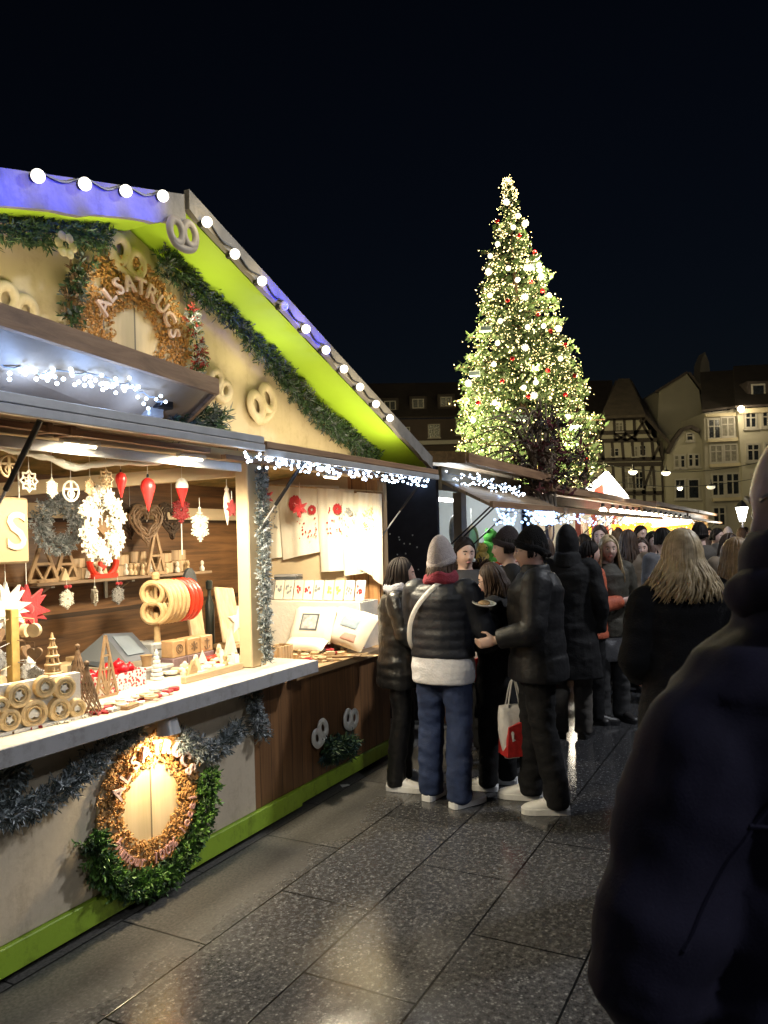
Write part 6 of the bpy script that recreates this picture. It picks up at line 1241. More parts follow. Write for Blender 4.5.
def hand(mb, w_, d, side, curl=.5, s=1.0, pal=None):
    """palm, four unequal bent fingers and a thumb, along direction d from the wrist"""
    d = Vector(d).normalized(); n_ = Vector(pal) if pal is not None else Vector((-side, 0, 0)); n_ = (n_-d*n_.dot(d)).normalized(); b_ = d.cross(n_)
    w_ = Vector(w_); mb.tube([w_-d*.02, w_+d*.02, w_+d*.05, w_+d*.085], [.026*s, .031*s, .036*s, .034*s], 10, flat=.55, up=n_, round_ends=True)
    for k, (o, L) in enumerate(((-.027, .068), (-.009, .078), (.009, .073), (.026, .058))):
        p = w_+d*.085+b_*o*s; q = [p-d*.015]; a = curl*.5
        for f in (.45, .3, .25): p = p+(d*math.cos(a)+n_*math.sin(a))*L*f*s; q.append(p); a += curl*.9
        mb.tube(q, [.0095*s, .009*s, .0085*s, .0075*s], 7, round_ends=True)
    p = w_+d*.03+b_*(-.030)*s; q = [p, p+(d*.6-b_*.7+n_*.35).normalized()*.035*s]; q.append(q[-1]+(d*.85-b_*.15+n_*.4).normalized()*.032*s); mb.tube(q, [.012*s, .0105*s, .009*s], 7, round_ends=True)
def shoe_mesh(mb, sole, a, dr, s, boot=0):
    """one shoe at ankle point a, toe direction dr"""
    dr = Vector((dr[0], dr[1], 0)).normalized(); sd = Vector((dr.y, -dr.x, 0)); o = Vector((a[0], a[1], 0))-dr*.058*s
    prof_ = [(-.004, .026, .062), (.012, .036, .085), (.06, .041, .125), (.10, .041, .112), (.15, .044, .090), (.20, .048, .074), (.24, .044, .064), (.265, .034, .054), (.28, .018, .044)]
    rr = []
    for t_, hw_, h_ in prof_:
        c_ = o+dr*t_*s; ring = []
        for i in range(14):
            a_ = 2*PI*i/14; x = math.cos(a_)*hw_*s; z = .018+(h_*s-.018)*(max(0, math.sin(a_))**.5); ring.append(c_+sd*x+Vector((0, 0, z)))
        rr.append(ring)
    mb.rings(rr)
    if boot: mb.tube([o+dr*.07*s+Vector((0, 0, .05)), o+dr*.065*s+Vector((0, 0, .05+boot))], [.05*s, .058*s], 12)
    for q_ in range(4):
        c_ = o+dr*(.105+.022*q_)*s; z_ = (.108-.010*q_)*s; mb.tube([c_-sd*.024*s+Vector((0, 0, z_-.004)), c_+Vector((0, 0, z_+.006)), c_+sd*.024*s+Vector((0, 0, z_-.004))], .0045*s, 5)
    out = [(t_, hw_+.006) for t_, hw_, h_ in prof_]; out = [(-.006, .02)]+out+[(.285, .012)]
    sole.rings([[o+dr*t_*s-sd*h_*s+Vector((0, 0, z)) for t_, h_ in out]+[o+dr*t_*s+sd*h_*s+Vector((0, 0, z)) for t_, h_ in reversed(out)] for z in (.002, .014, .036)])
def strands(n, length, az_min, flare=.05, wave=.012, r=.009, top=1.10, back_only=False, side_in=0.0, seed=1):
    """locks of hair from a parting down over the skull and on down to a length below the head centre"""
    rg = random.Random(seed); mb = MB()
    for k in range(n):
        sgn = 1 if k % 2 else -1; a0 = rg.uniform(.05, PI); aF = max(a0, az_min); pts = []; w0 = rg.uniform(0, 6); gr = top+rg.uniform(-.035, .06); L = length*rg.uniform(.82, 1.06)
        steps = 13
        for j in range(steps+1):
            f = j/steps
            if f < .5:
                g_ = f/.5; th_ = (.10+rg.uniform(0, .02))+g_*1.55; a = a0+(aF-a0)*min(1, g_*1.3)
                p = Vector((math.sin(th_)*math.sin(a)*.077*sgn, math.sin(th_)*math.cos(a)*.098-.004, math.cos(th_)*.120))*gr
                if j == 0: p.x *= .3
            else:
                g_ = (f-.5)/.5; b_ = Vector((math.sin(aF)*.077*sgn, math.cos(aF)*.098-.004, .0))*gr; p = b_+Vector((b_.x*(flare*g_*8-side_in*g_), b_.y*flare*g_*5-.012*math.sin(g_*3)*(1 if aF > 2 else 0), -L*g_))
                p += Vector((math.sin(w0+g_*7), math.cos(w0*1.3+g_*6), 0))*wave*g_
            pts.append(p)
        rad = [r*(.7+.5*math.sin(PI*min(1, .15+q/steps*.9))) for q in range(steps+1)]; rad[-1] = r*.25
        mb.tube(pts, rad, 5, flat=.5)
    return mb
def cap_shell(mb, zf, zs_, zb, grow=1.10, lift=0, back=0):
    """closed shell over the skull, cut at three heights (front, side, back; in head half-heights)"""
    nu, nv = 32, 14; rr = []
    for j in range(nv+1):
        row = []
        for i in range(nu):
            ph = 2*PI*i/nu; c_ = math.cos(ph); zc_ = zf*max(0, c_)**1.5+zb*max(0, -c_)**1.5+zs_*(1-abs(c_)**1.5); th_ = .03+(math.acos(max(-.99, min(.99, zc_)))-.03)*j/nv
            dz = math.cos(th_); x, y, z = math.sin(th_)*math.sin(ph)*.077*grow, math.sin(th_)*c_*.098*grow-.003, dz*.120*grow
            if dz < 0 and c_ < 0: y *= 1-.25*(-dz)
            up_ = max(0, dz); z += lift*up_**1.5; y -= back*up_**1.5; row.append((x, y, z))
        rr.append(row)
    mb.rings(rr)
def person(label, pos, heading, H=1.7, head_yaw=0, head_pitch=0, arms=None, legs=None, coat=None, coat_len=.82, coat_w=1.0, puff=0, puff_n=9, trousers=jeans, leg_w=1.0, shoes=shoe_w, boot=0, hair=None, hat=None, hood=None, collar=None, scarf=None,
           group=None, detail=1, bag_strap=None, shirt=None, lean=0, hands=True, mask=False, width=1.0, glasses=False, hood_down=None, sho_dz=0, collar_r=.098, hair_len=.30, hair_flare=.055, brow=None, skin_m=None, wr=None):
    s = H/1.70; t = thing('person', label, 'person', pos, -heading, group, world=True)
    arms = arms or {}; legs = legs or {}
    J = {}
    for sd, k in ((-1, 'L'), (1, 'R')):
        lg = legs.get(k, {}); J['hip'+k] = Vector((sd*.088, 0, .90))*s; J['ank'+k] = Vector((sd*.095, -.01, .085))*s+Vector((*lg.get('foot', (0, 0)), lg.get('lift', 0)))
        J['kne'+k] = (J['hip'+k]+J['ank'+k])/2+Vector((sd*.008, .03, .03))*s+Vector((*lg.get('knee', (0, 0)), 0)); J['toe'+k] = Vector((*lg.get('toe', (sd*.25, 1)), 0))
        ar = arms.get(k, {}); J['sho'+k] = Vector((sd*.178*width, -.012, 1.395+sho_dz))*s; J['elb'+k] = J['sho'+k]+Vector(ar.get('elb', (sd*.075, -.045, -.275)))*s; J['wri'+k] = J['elb'+k]+Vector(ar.get('wri', (-sd*.015, .075, -.245)))*s
    LN = lambda z: lean*max(0, z/s-.9)
    hc = Vector((0, .022+LN(1.58*s), 1.583*s+.0)); RH = Matrix.Translation(hc) @ Matrix.Rotation(-head_yaw, 4, 'Z') @ Matrix.Rotation(head_pitch, 4, 'X') @ Matrix.Scale(s, 4)
    tors = [(.84, .10, .085, 0), (.88, .155, .11, -.005), (.95, .170, .120, -.008), (1.02, .155, .110, -.003), (1.10, .142, .102, .0), (1.20, .155, .112, .004), (1.30, .170, .118, .002), (1.38, .172, .105, -.006), (1.425, .13, .082, -.010), (1.455, .07, .062, -.008)]
    def torso(mb, rows, dw, dd): mb.rings([ell((0, y*s+LN(z*s), z*s), (rx*width+dw)*s, (ry+dd)*s, 24) for z, rx, ry, y in rows])
    # the body: one continuous surface
    mb = MB(); torso(mb, tors, -.006, -.006); mb.rings([[tuple(RH @ Vector(p)) for p in row] for row in HEAD]); 
    mb.tube([Vector((0, -.012*s+LN(1.42*s), 1.41*s)), Vector((0, -.004*s+LN(1.5*s), 1.49*s)), RH @ Vector((0, -.012, -.055))], [.062*s, .056*s, .055*s], 14)
    for sd in (-1, 1): mb.ball((0, 0, 0), (.010, .020, .032), 8, RH @ Matrix.Translation((sd*.077, -.012, -.005)) @ Matrix.Rotation(sd*-.3, 4, 'Z'))
    for sd, k in ((-1, 'L'), (1, 'R')):
        h_, kn, an = J['hip'+k], J['kne'+k], J['ank'+k]
        mb.tube([h_+Vector((0, 0, .03)), h_.lerp(kn, .3), kn.lerp(h_, .12), kn, kn.lerp(an, .35), an.lerp(kn, .15), an], [.082*s, .080*s, .056*s, .052*s, .054*s, .037*s, .036*s], 12, round_ends=True)
        td = J['toe'+k].normalized(); mb.tube([an-td*.02+Vector((0, 0, -.03)), an+td*.08+Vector((0, 0, -.05))], [.032*s, .028*s], 8, round_ends=True)
        a_, e_, w_ = J['sho'+k], J['elb'+k], J['wri'+k]; mb.tube([a_+Vector((-sd*.02, 0, 0)), a_.lerp(e_, .3), e_.lerp(a_, .1), e_, e_.lerp(w_, .3), w_], [.052*s, .047*s, .040*s, .038*s, .038*s, .025*s], 12, round_ends=True)
        if hands: ar = arms.get(k, {}); hand(mb, w_, ar.get('hd', w_-e_), sd, ar.get('curl', .5), s, ar.get('pal'))
    link_mesh('body', remesh(mb, .0075 if detail == 1 else .0095 if detail == 0 else .006, 2), skin_m or skin, t)
    # face
    if detail >= 0:
        for sd in (-1, 1):
            mb = MB(); mb.ball((0, 0, 0), (.0125, .009, .0095), 10, RH @ Matrix.Translation((sd*.0285, .0765, .006))); e_ = part('eye', mb, eye_w, t, 'all'); mb = MB(); mb.ball((0, 0, 0), (.0058, .003, .0062), 8, RH @ Matrix.Translation((sd*.0285, .0848, .006))); part('iris', mb, iris, e_, 'all')
            mb = MB(); mb.tube([RH @ Vector((sd*x, y, z)) for x, y, z in ((.014, .092, .026), (.028, .090, .031), (.044, .078, .027))], [.003*s, .0035*s, .002*s], 6); part('eyebrow', mb, brow or (hair_dark if hair is None or hair[1] is not hair_blond else hair_brown), t)
        mb = MB(); mb.tube([RH @ Vector((x, y, z)) for x, y, z in ((-.021, .082, -.0605), (-.008, .0905, -.0585), (.008, .0905, -.0585), (.021, .082, -.0605))], [.003*s, .0065*s, .0065*s, .003*s], 7, flat=.9); part('mouth', mb, lip_m, t)
    if mask: mb = MB(); mb.tube([RH @ Vector((0, .075, z)) for z in (-.02, -.05, -.09)], [.05*s, .056*s, .042*s], 14, flat=.6, up=(0, 1, 0)); part('face_mask', mb, white_felt, t, 'all')
    # trousers
    mb = MB(); torso(mb, [(.83, .08, .085, 0), (.87, .150, .115, -.004), (.95, .172, .125, -.008), (1.03, .160, .115, -.003), (1.05, .155, .11, -.003)], .012, .008)
    for sd, k in ((-1, 'L'), (1, 'R')):
        h_, kn, an = J['hip'+k], J['kne'+k], J['ank'+k]; q = leg_w*s
        mb.tube([h_+Vector((0, 0, .03)), h_.lerp(kn, .2), h_.lerp(kn, .6), kn, kn.lerp(an, .3), kn.lerp(an, .75), an+Vector((0, .012, -.035*s)), an+Vector((0, .012, -.05*s))], [.098*q, .097*q, .082*q, .072*q, .075*q, .070*q, .072*q, .055*q], 16)
    link_mesh('trousers', remesh(mb, .011 if detail else .016, 2, .009, 10), trousers, t)
    for sd, k in ((-1, 'L'), (1, 'R')):
        mb, so_ = MB(), MB(); shoe_mesh(mb, so_, J['ank'+k]+Vector((0, .0, 0)), J['toe'+k], s, boot); lf = legs.get(k, {}).get('lift', 0)
        if lf: mb.v = [(x, y, z+lf*.8) for x, y, z in mb.v]; so_.v = [(x, y, z+lf*.8) for x, y, z in so_.v]
        sh_ = part('shoe', mb, shoes, t, 'all'); part('sole', so_, shoe_w if shoes is shoe_w else black_m, sh_, False)
    if shirt:
        mb = MB(); torso(mb, [(.80, .172, .135, -.008), (.90, .182, .138, -.008), (1.0, .170, .128, -.003), (1.06, .160, .118, 0)], .030, .026); link_mesh('shirt', remesh(mb, .010, 2, .006, 9), shirt, t)
    # coat
    if coat:
        g_ = .030+puff*.02; z0 = coat_len; rows = []; zz = z0; nr = 46
        def at(z):
            for (a, b_) in zip(tors[1:], tors[2:]):
                if a[0] <= z <= b_[0]: f = (z-a[0])/(b_[0]-a[0]); return [a[i]+(b_[i]-a[i])*f for i in range(1, 4)]
            return list(tors[1][1:]) if z < tors[1][0] else list(tors[-1][1:])
        mb = MB()
        for k in range(nr+1):
            z = z0+(1.452-z0)*k/nr; rx, ry, y = at(z)
            if z < .95: rx, ry = max(rx, .168)+(.95-z)*.09, max(ry, .125)+(.95-z)*.06
            else: rx = max(rx, .158) if z < 1.38 else rx; ry = max(ry, .118) if z < 1.36 else ry
            pf = puff*.022*(abs(math.sin(PI*(z-z0)*puff_n/.62))**.6) if puff else 0
            rows.append((z, (rx+pf*.8+g_*.5)*coat_w, (ry+pf+g_*.6)*coat_w, y))
        rows = [(z0+.004, rows[0][1]*.93, rows[0][2]*.93, rows[0][3])]+rows
        torso(mb, rows, .008, .008)
        for sd, k in ((-1, 'L'), (1, 'R')):
            a_, e_, w_ = J['sho'+k], J['elb'+k], J['wri'+k]; pts = []; rad = []
            path = [a_+Vector((-sd*.035, 0, .0)), a_, a_.lerp(e_, .5), e_, e_.lerp(w_, .5), e_.lerp(w_, .98)]; base = [.070, .076, .070, .064, .058, .048]; cp = catmull(path, 7); m_ = len(cp)
            for i, p in enumerate(cp):
                f = i/(m_-1)*5; i0 = min(4, int(f)); r = base[i0]+(base[i0+1]-base[i0])*(f-i0); r += puff*.011*(abs(math.sin(i*PI/4.2))**.6) if i > 3 else 0; pts.append(p); rad.append(r*s*(1+(coat_w-1)*.6)*(1.0+.25*puff))
            mb.tube(pts, rad, 16); mb.ball(pts[0], rad[0]*.98, 12)
        if collar: zc_ = collar; mb.rings([ell((0, -.004+LN(z*s), z*s), r*s, r*.95*s, 18) for z, r in ((1.40, collar_r+.004), (1.45, collar_r), (1.45+zc_*.6, collar_r*.94), (1.45+zc_, collar_r*.86), (1.448+zc_, collar_r*.6))])
        link_mesh('coat', remesh(mb, .0095 if detail else .015, 1, wr or (.006 if puff else .010), 7), coat, t)
        if puff or True:
            mb = MB(); 
            for sd, k in ((-1, 'L'), (1, 'R')):
                e_, w_ = J['elb'+k], J['wri'+k]; d_ = (w_-e_).normalized(); mb.tube([w_-d_*.03, w_-d_*.002], [.050*s*(1+.2*puff), .044*s*(1+.2*puff)], 14)
            part('cuffs', mb, coat, t)
    if hood_down: mb = MB(); P = [Vector((.13*s*math.cos(a), -.045*s+.085*s*math.sin(a), 1.465*s+.03*s*math.sin(a))) for a in [PI*(.85+1.3*k/14) for k in range(15)]]; mb = garland(P, .055*s, 900, .06*s, .006, 1, out=Vector((0, -1, .4)), nn=9); part('fur_collar', mb, hood_down, t)
    if scarf:
        mb = MB(); P = [Vector((.085*s*math.cos(a), -.004*s+.082*s*math.sin(a), 1.478*s+.012*math.sin(3*a))) for a in [2*PI*k/18 for k in range(18)]]; mb.tube(P, .036*s, 9, close=True, flat=1.0); mb.tube([p+Vector((0, 0, .028*s)) for p in P], .028*s, 8, close=True); link_mesh('scarf', remesh(mb, .010, 1, .005, 16), scarf, t)
    if bag_strap: mb = MB(); P = [(-.145, .10, 1.405), (-.13, .0, 1.468), (-.10, -.10, 1.43), (-.02, -.172, 1.28), (.08, -.182, 1.12), (.17, -.13, .98)] if bag_strap[1] > 0 else [(.05, .05, 1.50), (.03, -.09, 1.465), (-.03, -.150, 1.40), (-.10, -.178, 1.31), (-.155, -.168, 1.20), (-.185, -.12, 1.07), (-.19, -.02, .98)]; mb.tube(catmull([P2(p, s) for p in P], 6), .018*s, 8, flat=.3, up=(0, -1, .3)); part('bag_strap', mb, bag_strap[0], t)
    TH = lambda m_: [tuple(RH @ Vector(p)) for p in m_.v]
    if hair:
        kind, hm = hair; hb = MB()
        if kind == 'long': q = strands(480 if detail else 110, hair_len, 1.05, hair_flare, .018, .0072 if detail else .0105, 1.12, seed=len(label)); hb.add(TH(q), q.f)
        elif kind == 'bob': q = strands(360 if detail else 100, .14, 1.10, .02, .011, .0075 if detail else .0105, 1.03 if hat else 1.11, side_in=.12, seed=len(label)); hb.add(TH(q), q.f)
        elif kind == 'short': q = strands(150, .035, 1.35, .0, .004, .008, 1.06, seed=len(label)); hb.add(TH(q), q.f)
        elif kind == 'tail': q = strands(150, .05, 1.5, -.02, .004, .008, 1.06, seed=len(label)); hb.add(TH(q), q.f); hb.tube([RH @ Vector(p) for p in ((0, -.10, .03), (0, -.14, .01), (0, -.145, -.08), (0, -.12, -.2))], [.02, .03, .03, .008], 9)
        q = MB(); cap_shell(q, .66, .05, -.45, 1.03 if hat else 1.075); hb.add(TH(q), q.f); part('hair', hb, hm, t, 'all')
    if hat:
        kind, hm = hat; q = MB()
        if kind == 'beanie': cap_shell(q, .28, .02, -.28, 1.115, .038, .014)
        elif kind == 'tall': cap_shell(q, .30, .02, -.30, 1.17, .055, .02)
        hb = MB(); hb.add(TH(q), q.f); o = part('beanie', hb, hm, t, 'all'); q = MB()
        zf, zs_, zb = (.28, .02, -.28); P = []
        for i in range(28):
            ph = 2*PI*i/28; c_ = math.cos(ph); z = zf*max(0, c_)**1.5+zb*max(0, -c_)**1.5+zs_*(1-abs(c_)**1.5)+.16; rr_ = math.sqrt(max(.05, 1-min(.95, z)**2)); P.append(RH @ Vector((math.sin(ph)*.077*1.075*rr_, c_*.098*1.075*rr_-.003, z*.120*1.12)))
        q.tube(P, .013*s, 9, close=True, flat=1.8, up=(0, 0, 1)); part('cuff', q, hm, o, 'all')
    if hood: q = MB(); cap_shell(q, .05, -.75, -.97, 1.26, .03, .03); hb = MB(); hb.add(TH(q), q.f); hb.rings([ell((0, -.02, z*s), r*s, r*s, 18) for z, r in ((1.40, .13), (1.46, .12), (1.52, .10))]); link_mesh('hood', remesh(hb, .012, 1, .006, 9), hood, t)
    if glasses:
        mb = MB()
        for sd in (-1, 1): mb.tube([RH @ Vector((sd*.031+.021*math.cos(a*PI/6), .094-abs(.021*math.cos(a*PI/6))*.1, .004+.016*math.sin(a*PI/6))) for a in range(12)], .0018*s, 5, close=True); mb.tube([RH @ Vector((sd*.05, .09, .008)), RH @ Vector((sd*.079, 0, .01))], .0016*s, 5)
        mb.tube([RH @ Vector((-.01, .097, .006)), RH @ Vector((.01, .097, .006))], .0018*s, 5); part('glasses', mb, dark_metal, t)
    return t
deg = math.radians
GP = lambda px, py: at_z(px, py, 0)
# the two talkers in front of the stall and the people close to them
fwd = dict(L=dict(elb=(-.06, .02, -.27), wri=(.05, .22, .02), pal=(1, 0, .2)), R=dict(elb=(.06, .02, -.27), wri=(-.05, .22, .02), pal=(-1, 0, .2)))
man_p = GP(541, 806)
person('man in black beanie, black puffer jacket and white trainers, standing in profile', man_p, deg(-78), 1.71, head_yaw=deg(-6), arms=dict(L=dict(elb=(-.07, .03, -.27), wri=(.03, .21, -.06), pal=(1, 0, .3)), R=dict(elb=(.06, .0, -.28), wri=(-.04, .20, -.07), pal=(-1, 0, .3))),
       legs=dict(L=dict(foot=(-.02, -.10), toe=(-.1, 1)), R=dict(foot=(.02, .06), toe=(.1, 1))), coat=black_puff, coat_len=.80, puff=.32, puff_n=4, coat_w=1.13, trousers=black_cloth, leg_w=1.08, hat=('beanie', wool_black), collar=.055, hair=('short', hair_dark), glasses=True)
wom_p = GP(447, 801)
person('woman in grey knitted beanie, quilted jacket and dark blue jeans, seen from behind', wom_p, deg(28), 1.64, head_yaw=deg(12), arms=dict(L=dict(elb=(-.06, .04, -.26), wri=(.06, .21, .05), pal=(1, 0, .2)), R=dict(elb=(.09, .07, -.25), wri=(-.03, .22, .06), pal=(-1, 0, .2))),
       legs=dict(L=dict(foot=(-.02, .0), toe=(.1, 1)), R=dict(foot=(.02, -.06), toe=(.5, 1))), coat=navy_puff, coat_len=.97, puff=.25, puff_n=10, coat_w=1.09, width=1.06, trousers=jeans, leg_w=1.14, shirt=M('white_shirt', (.62, .62, .66), .8, .06, 12, .2, 80), hat=('tall', wool_grey), scarf=M('scarf_red', (.20, .018, .035), .9, .2, 30, .4, 120), hair=('bob', hair_brown), bag_strap=(M('strap_white', (.62, .60, .58), .7), -1))
person('dark-haired woman in black jacket and shiny black trousers, standing against the counter end', GP(404, 786), deg(92), 1.55, head_yaw=deg(2), arms=dict(L=dict(elb=(-.06, .06, -.25), wri=(.06, .20, .08), pal=(1, 0, .2)), R=dict(elb=(.05, .07, -.25), wri=(-.05, .20, .06), pal=(-1, 0, .2))),
       legs=dict(L=dict(toe=(-.1, 1)), R=dict(foot=(0, -.05), toe=(.25, 1))), coat=leather, coat_len=.76, puff=.28, puff_n=8, coat_w=1.07, trousers=leather, leg_w=.96, hair=('bob', hair_dark), mask=False, scarf=M('scarf_pale', (.30, .30, .34), .9, .2, 30, .4, 120))
person('person in dark parka with fur-edged hood, facing the talkers from beyond the plate', GP(470, 752), deg(190), 1.68, head_yaw=deg(-25), head_pitch=deg(-6), arms=fwd, coat=M('parka', (.022, .022, .026), .75, .2, 10, .2, 90), coat_len=.70, coat_w=1.1, trousers=black_cloth, shoes=shoe_b, hair=('short', hair_dark), hood_down=hair_brown)
person('short brown-haired woman half hidden behind the man in the black beanie', GP(500, 787), deg(-70), 1.50, head_yaw=deg(-5), head_pitch=deg(-12), arms=fwd, legs=dict(L=dict(foot=(0, .06), toe=(0, 1)), R=dict(foot=(0, -.04), toe=(0, 1))), coat=black_cloth, coat_len=.55, coat_w=1.02, trousers=black_cloth, hair=('bob', hair_brown), glasses=True)
person('pale-faced man with dark cap of hair, looking over beyond the black beanie', GP(515, 762), deg(-82), 1.72, head_yaw=deg(-4), coat=black_cloth, coat_len=.75, trousers=black_cloth, shoes=shoe_b, hat=('beanie', M('wool_char', (.03, .022, .024), .95, .2, 40, .5, 140)), hair=('short', hair_dark), detail=1)
person('tall person in a long black hooded coat with grey trousers, back turned', GP(572, 737), deg(15), 1.72, coat=black_cloth, coat_len=.50, coat_w=1.12, trousers=M('grey_trousers', (.10, .09, .08), .8, .2, 12, .2, 90), shoes=shoe_b, hood=black_cloth, hands=False)
person('dark-haired woman with orange red jacket sleeve, turned to the right', GP(592, 722), deg(80), 1.62, head_yaw=deg(5), arms=fwd, coat=M('orange_coat', (.46, .10, .045), .7, .2, 10, .2, 80), coat_len=.80, puff=.4, trousers=black_cloth, shoes=shoe_b, hair=('tail', hair_dark))
person('young woman with long fair hair and dark olive jacket, facing the camera', GP(612, 720), deg(172), 1.66, head_yaw=deg(12), arms=dict(L=dict(elb=(-.06, .02, -.27), wri=(.03, .18, -.10)), R=dict(elb=(.07, -.03, -.27), wri=(.0, .10, -.22))), coat=M('olive', (.045, .04, .028), .7, .25, 10, .2, 80), coat_len=.78, trousers=M('char_trousers', (.03, .03, .032), .8), leg_w=1.1, shoes=shoe_b, hair=('long', hair_blond))
person('smiling brown-haired woman with pale scarf in the crowd, facing the camera', at_d(641, 537, 8.6)*1+Vector((0, 0, -EYE-at_d(641, 537, 8.6).z+EYE)), deg(195), 1.62, coat=M('pale_coat', (.30, .29, .29), .8, .2, 10, .2, 80), trousers=black_cloth, shoes=shoe_b, hair=('bob', hair_brown), scarf=white_felt)
pb = at_d(683, 537, 3.55); person('blond woman in a black coat seen from behind, walking away in the middle distance', (pb.x, pb.y, 0), deg(4), 1.69, coat=M('black_coat', (.006, .006, .008), .85, .25, 9, .25, 120, spec=.3), coat_len=.42, coat_w=1.05, width=1.04, trousers=black_cloth, shoes=shoe_b, hair=('long', hair_blond), hair_len=.19, hair_flare=.13, sho_dz=-.02, arms=dict(L=dict(elb=(-.055, .0, -.27), wri=(.07, .20, -.10)), R=dict(elb=(.055, .0, -.27), wri=(-.07, .20, -.10))), legs=dict(L=dict(foot=(0, .1)), R=dict(foot=(0, -.08))))
pb = at_d(738, 537, 4.7); person('woman with long dark blond hair, back turned, beside the near man collar', (pb.x, pb.y, 0), deg(-10), 1.63, coat=black_cloth, coat_len=.60, trousers=black_cloth, shoes=shoe_b, hair=('long', M('hair_darkblond', (.28, .18, .09), .45, .35, 30, .1, 200)))
# near man at the right edge
near = person('big man in a dark navy coat with high collar, close by at the right edge', (.602, 1.0, 0), deg(-4), 1.85, head_yaw=deg(-84), head_pitch=deg(-8), arms=dict(L=dict(elb=(-.085, .0, -.25), wri=(.10, .16, -.12)), R=dict(elb=(.10, .0, -.27), wri=(-.06, .17, -.15))), coat=navy_coat, coat_len=.62, coat_w=1.16, width=.98, sho_dz=-.085, trousers=black_cloth, shoes=shoe_b, collar=.105, collar_r=.128, detail=2, brow=hair_grey, wr=.013, skin_m=M('skin_pale', (.74, .54, .49), .5, .08, 14, .06, 120, sss=.12))
# near_details: seams, hood roll and cuffs on the near coat
mb = MB(); sN = 1.85/1.70
P = [Vector((.112*sN*math.cos(a), -.02+.118*sN*math.sin(a), 1.485*sN+.018*math.sin(a*2+.6))) for a in [2*PI*k/26 for k in range(26)]]
mb.tube(P, [.028+.006*math.sin(k*1.7) for k in range(26)], 12, close=True); link_mesh('hood_roll', remesh(mb, .009, 1, .012, 9), navy_coat, near)
for c_ in near.children:
    if c_.name.startswith('coat'):
        from mathutils.bvhtree import BVHTree
        bv = BVHTree.FromPolygons([v.co for v in c_.data.vertices], [tuple(p.vertices) for p in c_.data.polygons])
        lines = [[(-.10-.012*k, -.6, 1.52-.02*k) for k in range(16)], [(0+.0*k, -.6, 1.52-.035*k) for k in range(26)], [(-.20+.02*k, -.6, 1.36) for k in range(21)]]
        for L_ in lines:
            pts = []
            for x, y, z in L_:
                h = bv.ray_cast(Vector((x, y, z)), Vector((0, 1, 0)))
                if h[0] is not None: pts.append(h[0]+Vector((0, -.001, 0)))
            if len(pts) > 3: mb = MB(); mb.tube(pts, .0032, 5); part('seam', mb, navy_coat, near)
# crowd farther on: copies of a few, each with its own coat
def coat_mat(i): 
    c_ = [(.02, .02, .024), (.06, .05, .04), (.03, .035, .06), (.16, .12, .08), (.10, .02, .02), (.25, .23, .21), (.02, .05, .045), (.09, .09, .10)][i]; return M('crowd_coat_%d' % i, c_, .75, .2, 10, .2, 80)
cn = ['black', 'brown', 'navy', 'tan', 'dark red', 'pale grey', 'dark green', 'grey']
protos = []
for lab, kw in (('a', dict(hair=('short', hair_dark), hat=None)), ('b', dict(hair=('long', hair_brown))), ('c', dict(hair=('bob', hair_dark))), ('d', dict(hair=None, hat=('beanie', wool_grey))), ('e', dict(hair=('short', hair_grey)))):
    protos.append((lab, kw))
hw_ = dict(a='short dark hair', b='long brown hair', c='a dark bob', d='a grey beanie', e='short grey hair')
spots = [(716, 11, 150, 0, 2), (705, 12.5, 10, 1, 1), (752, 9.5, 200, 2, 0), (728, 14, 20, 3, 5), (660, 10.5, -30, 4, 3), (628, 10, 185, 3, 3), (650, 12, 90, 0, 0), (600, 9.2, 200, 1, 7), (618, 12.5, 0, 2, 4), (585, 10.2, -60, 0, 6), (636, 15, 170, 1, 5), (672, 14, 40, 2, 7), (694, 16, 190, 0, 0), (742, 17, 0, 1, 2), (760, 13, 120, 4, 1), (612, 17, 40, 4, 0), (590, 14, 100, 2, 5), (655, 18, 10, 3, 6), (708, 19, 180, 2, 4), (770, 16, 180, 0, 7), (790, 11, 90, 1, 0), (720, 22, 0, 4, 3), (685, 22, 170, 1, 1), (745, 24, 90, 0, 5), (625, 21, 0, 0, 2), (545, 8.2, 30, 1, 0), (536, 7.4, 160, 0, 1), (652, 9.0, 175, 2, 5), (628, 8.2, 20, 1, 3), (664, 7.6, -20, 0, 7), (640, 10.6, 165, 0, 4), (606, 8.6, 30, 4, 3), (700, 8.8, 15, 0, 1), (728, 8.0, 160, 1, 3)]
made = {}
places = {0: 'far right', 1: 'right', 2: 'middle', 3: 'left'}
for k, (px, D, hd, pr, ci) in enumerate(spots):
    p = at_d(px, 537, D); lab_k, kw = protos[pr]; near_ = 'near the lit stalls' if px < 640 else 'beyond the blond woman' if px < 700 else 'before the far houses'
    label = f'{cn[ci]}-coated person with {hw_[lab_k]} in the crowd {near_}'
    H = 1.62+.16*random.random()
    if pr not in made: made[pr] = t = person(label, (p.x, p.y, 0), deg(hd), 1.70, coat=coat_mat(ci), coat_len=.72, trousers=black_cloth, shoes=shoe_b, detail=0, group='people in the crowd beyond', **kw)
    else: t = dup(made[pr], (p.x, p.y, 0), -deg(hd), label)
    t.scale = (H/1.7,)*3
    for ch in t.children:
        if ch.name.startswith(('coat', 'cuffs')): ch.material_slots[0].link = 'OBJECT'; ch.material_slots[0].material = coat_mat(ci)

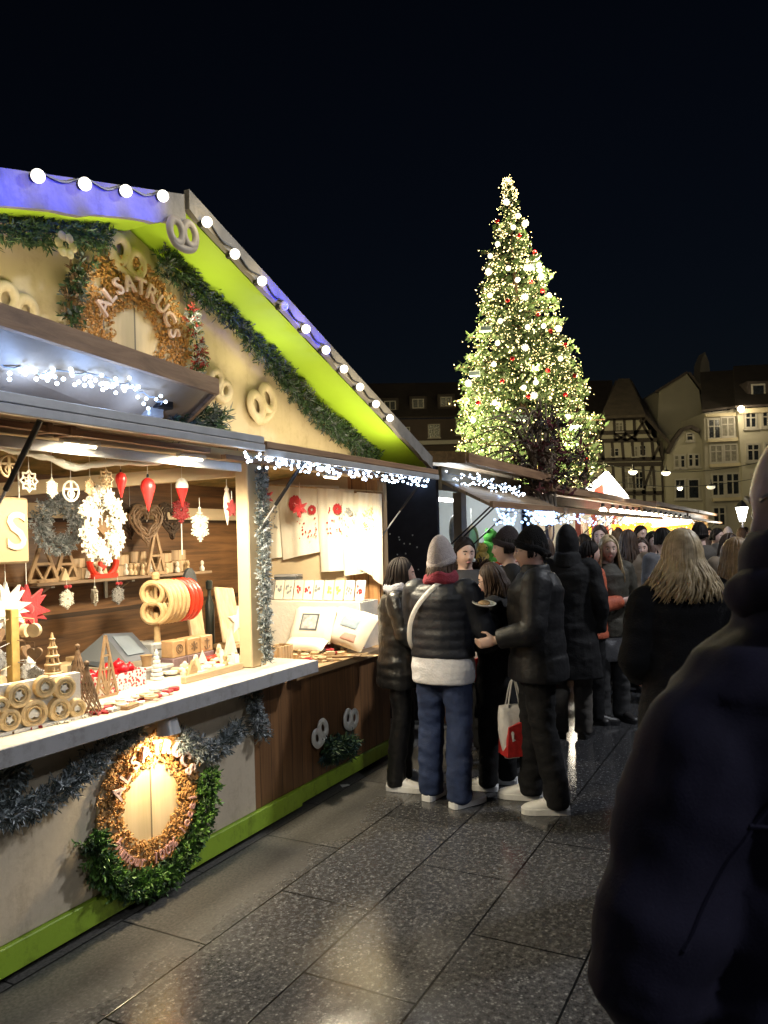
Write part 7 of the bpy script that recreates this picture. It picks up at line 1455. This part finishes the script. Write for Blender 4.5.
# ------------------------------------------------------------------ what they carry
def bag(name, lab, p, w_, h_, mt, rot=0.0, deco=None, handle=.16):
    t = thing(name, lab, 'bag', (p.x, p.y, p.z), rot, world=True); mb = MB(); rr = []
    for k in range(9):
        f = k/8; a = w_*(.72+.4*math.sin(f*2.2)); b_ = .06*(math.sin(PI*min(1, .12+f*.82)))+.006
        rr.append([(a*math.cos(2*PI*i/20)*abs(math.cos(2*PI*i/20))**-.35 if abs(math.cos(2*PI*i/20)) > .02 else 0, b_*math.sin(2*PI*i/20)*(1+.25*math.sin(i*2.1+k)), h_*f) for i in range(20)])
    mb.rings(rr); part('body', mb, mt, t, 'all')
    for s_ in (-1, 1): mb = MB(); mb.tube(catmull([(-w_*.5, s_*.02, h_*.97), (-w_*.2, s_*.012, h_+handle*.8), (0, 0, h_+handle), (w_*.2, s_*.012, h_+handle*.8), (w_*.5, s_*.02, h_*.97)], 4), .006, 6); part('handle', mb, mt, t)
    if deco:
        mb = MB(); mb.rings([[(w_*.95*x, y*.068-.002, z*h_) for x, z in ((-.9, .06), (.9, .06), (.8, .74), (-.75, .62))] for y in (-1, 1)]); part('print', mb, deco, t, False)
    return t
pl_white = M('plastic_white', (.66, .64, .64), .35, .08, 14, .3, 25); pl_red = M('plastic_red', (.50, .03, .03), .4, .2, 30, .2, 40)
q = at_d(515, 757, 4.95); bag('carrier_bag', 'white plastic carrier bag with red print hanging in front of the black-beanie man', q, .10, .34, pl_white, .3, pl_red)
q = at_d(487, 682, 5.6); bag('carrier_bag', 'red and white paper bag held between the jeans woman and the man', q, .15, .30, pl_white, .2, pl_red)
q = at_d(617, 661, 6.9); bag('tote_bag', 'pale grey cloth tote bag carried by the fair-haired young woman', q, .16, .32, M('tote_grey', (.30, .30, .32), .85, .1, 12, .3, 60), .1)
q = at_d(484, 605, 4.75); t = thing('paper_plate', 'white paper plate held up between the two talkers', 'plate', q, 0, world=True); mb = MB(); mb.lathe([(.05, 0), (.075, .004), (.095, .018), (.092, .020), (.074, .008), (.002, .006)], 20); part('plate', mb, white_paint, t); mb = MB(); mb.ball((0, 0, .018), (.05, .04, .02), 10); part('food', mb, M('food', (.5, .33, .18), .6, .3, 40, .3, 60), t, 'all'); t.rotation_euler = (deg(12), 0, .4); t.scale = (.8, .8, .8)
p = GP(491, 722); t = thing('bollard', 'grey metal cylinder bollard behind the man, between the pairs of legs', 'bollard', p, 0, world=True); mb = MB(); mb.lathe([(.12, 0), (.12, .02), (.10, .03), (.10, .70), (.09, .73), (.002, .74)], 20); part('post', mb, alu, t); mb = MB(); mb.lathe([(.103, .58), (.105, .585), (.105, .62), (.103, .625)], 20); part('band', mb, grey_board, t)

p = GP(345, 786); mb = MB(); mb.rings([[(-.03, -.02, 0), (.03, -.018, .004), (.028, .02, .001), (-.028, .022, .006)], [(-.03, -.02, .002), (.03, -.018, .006), (.028, .02, .003), (-.028, .022, .008)]]); single('paper_scrap', 'small pale paper scrap on the paving by the brown counter front', 'litter', mb, white_felt, world=True, where=(p.x, p.y, .001), rot=.5)
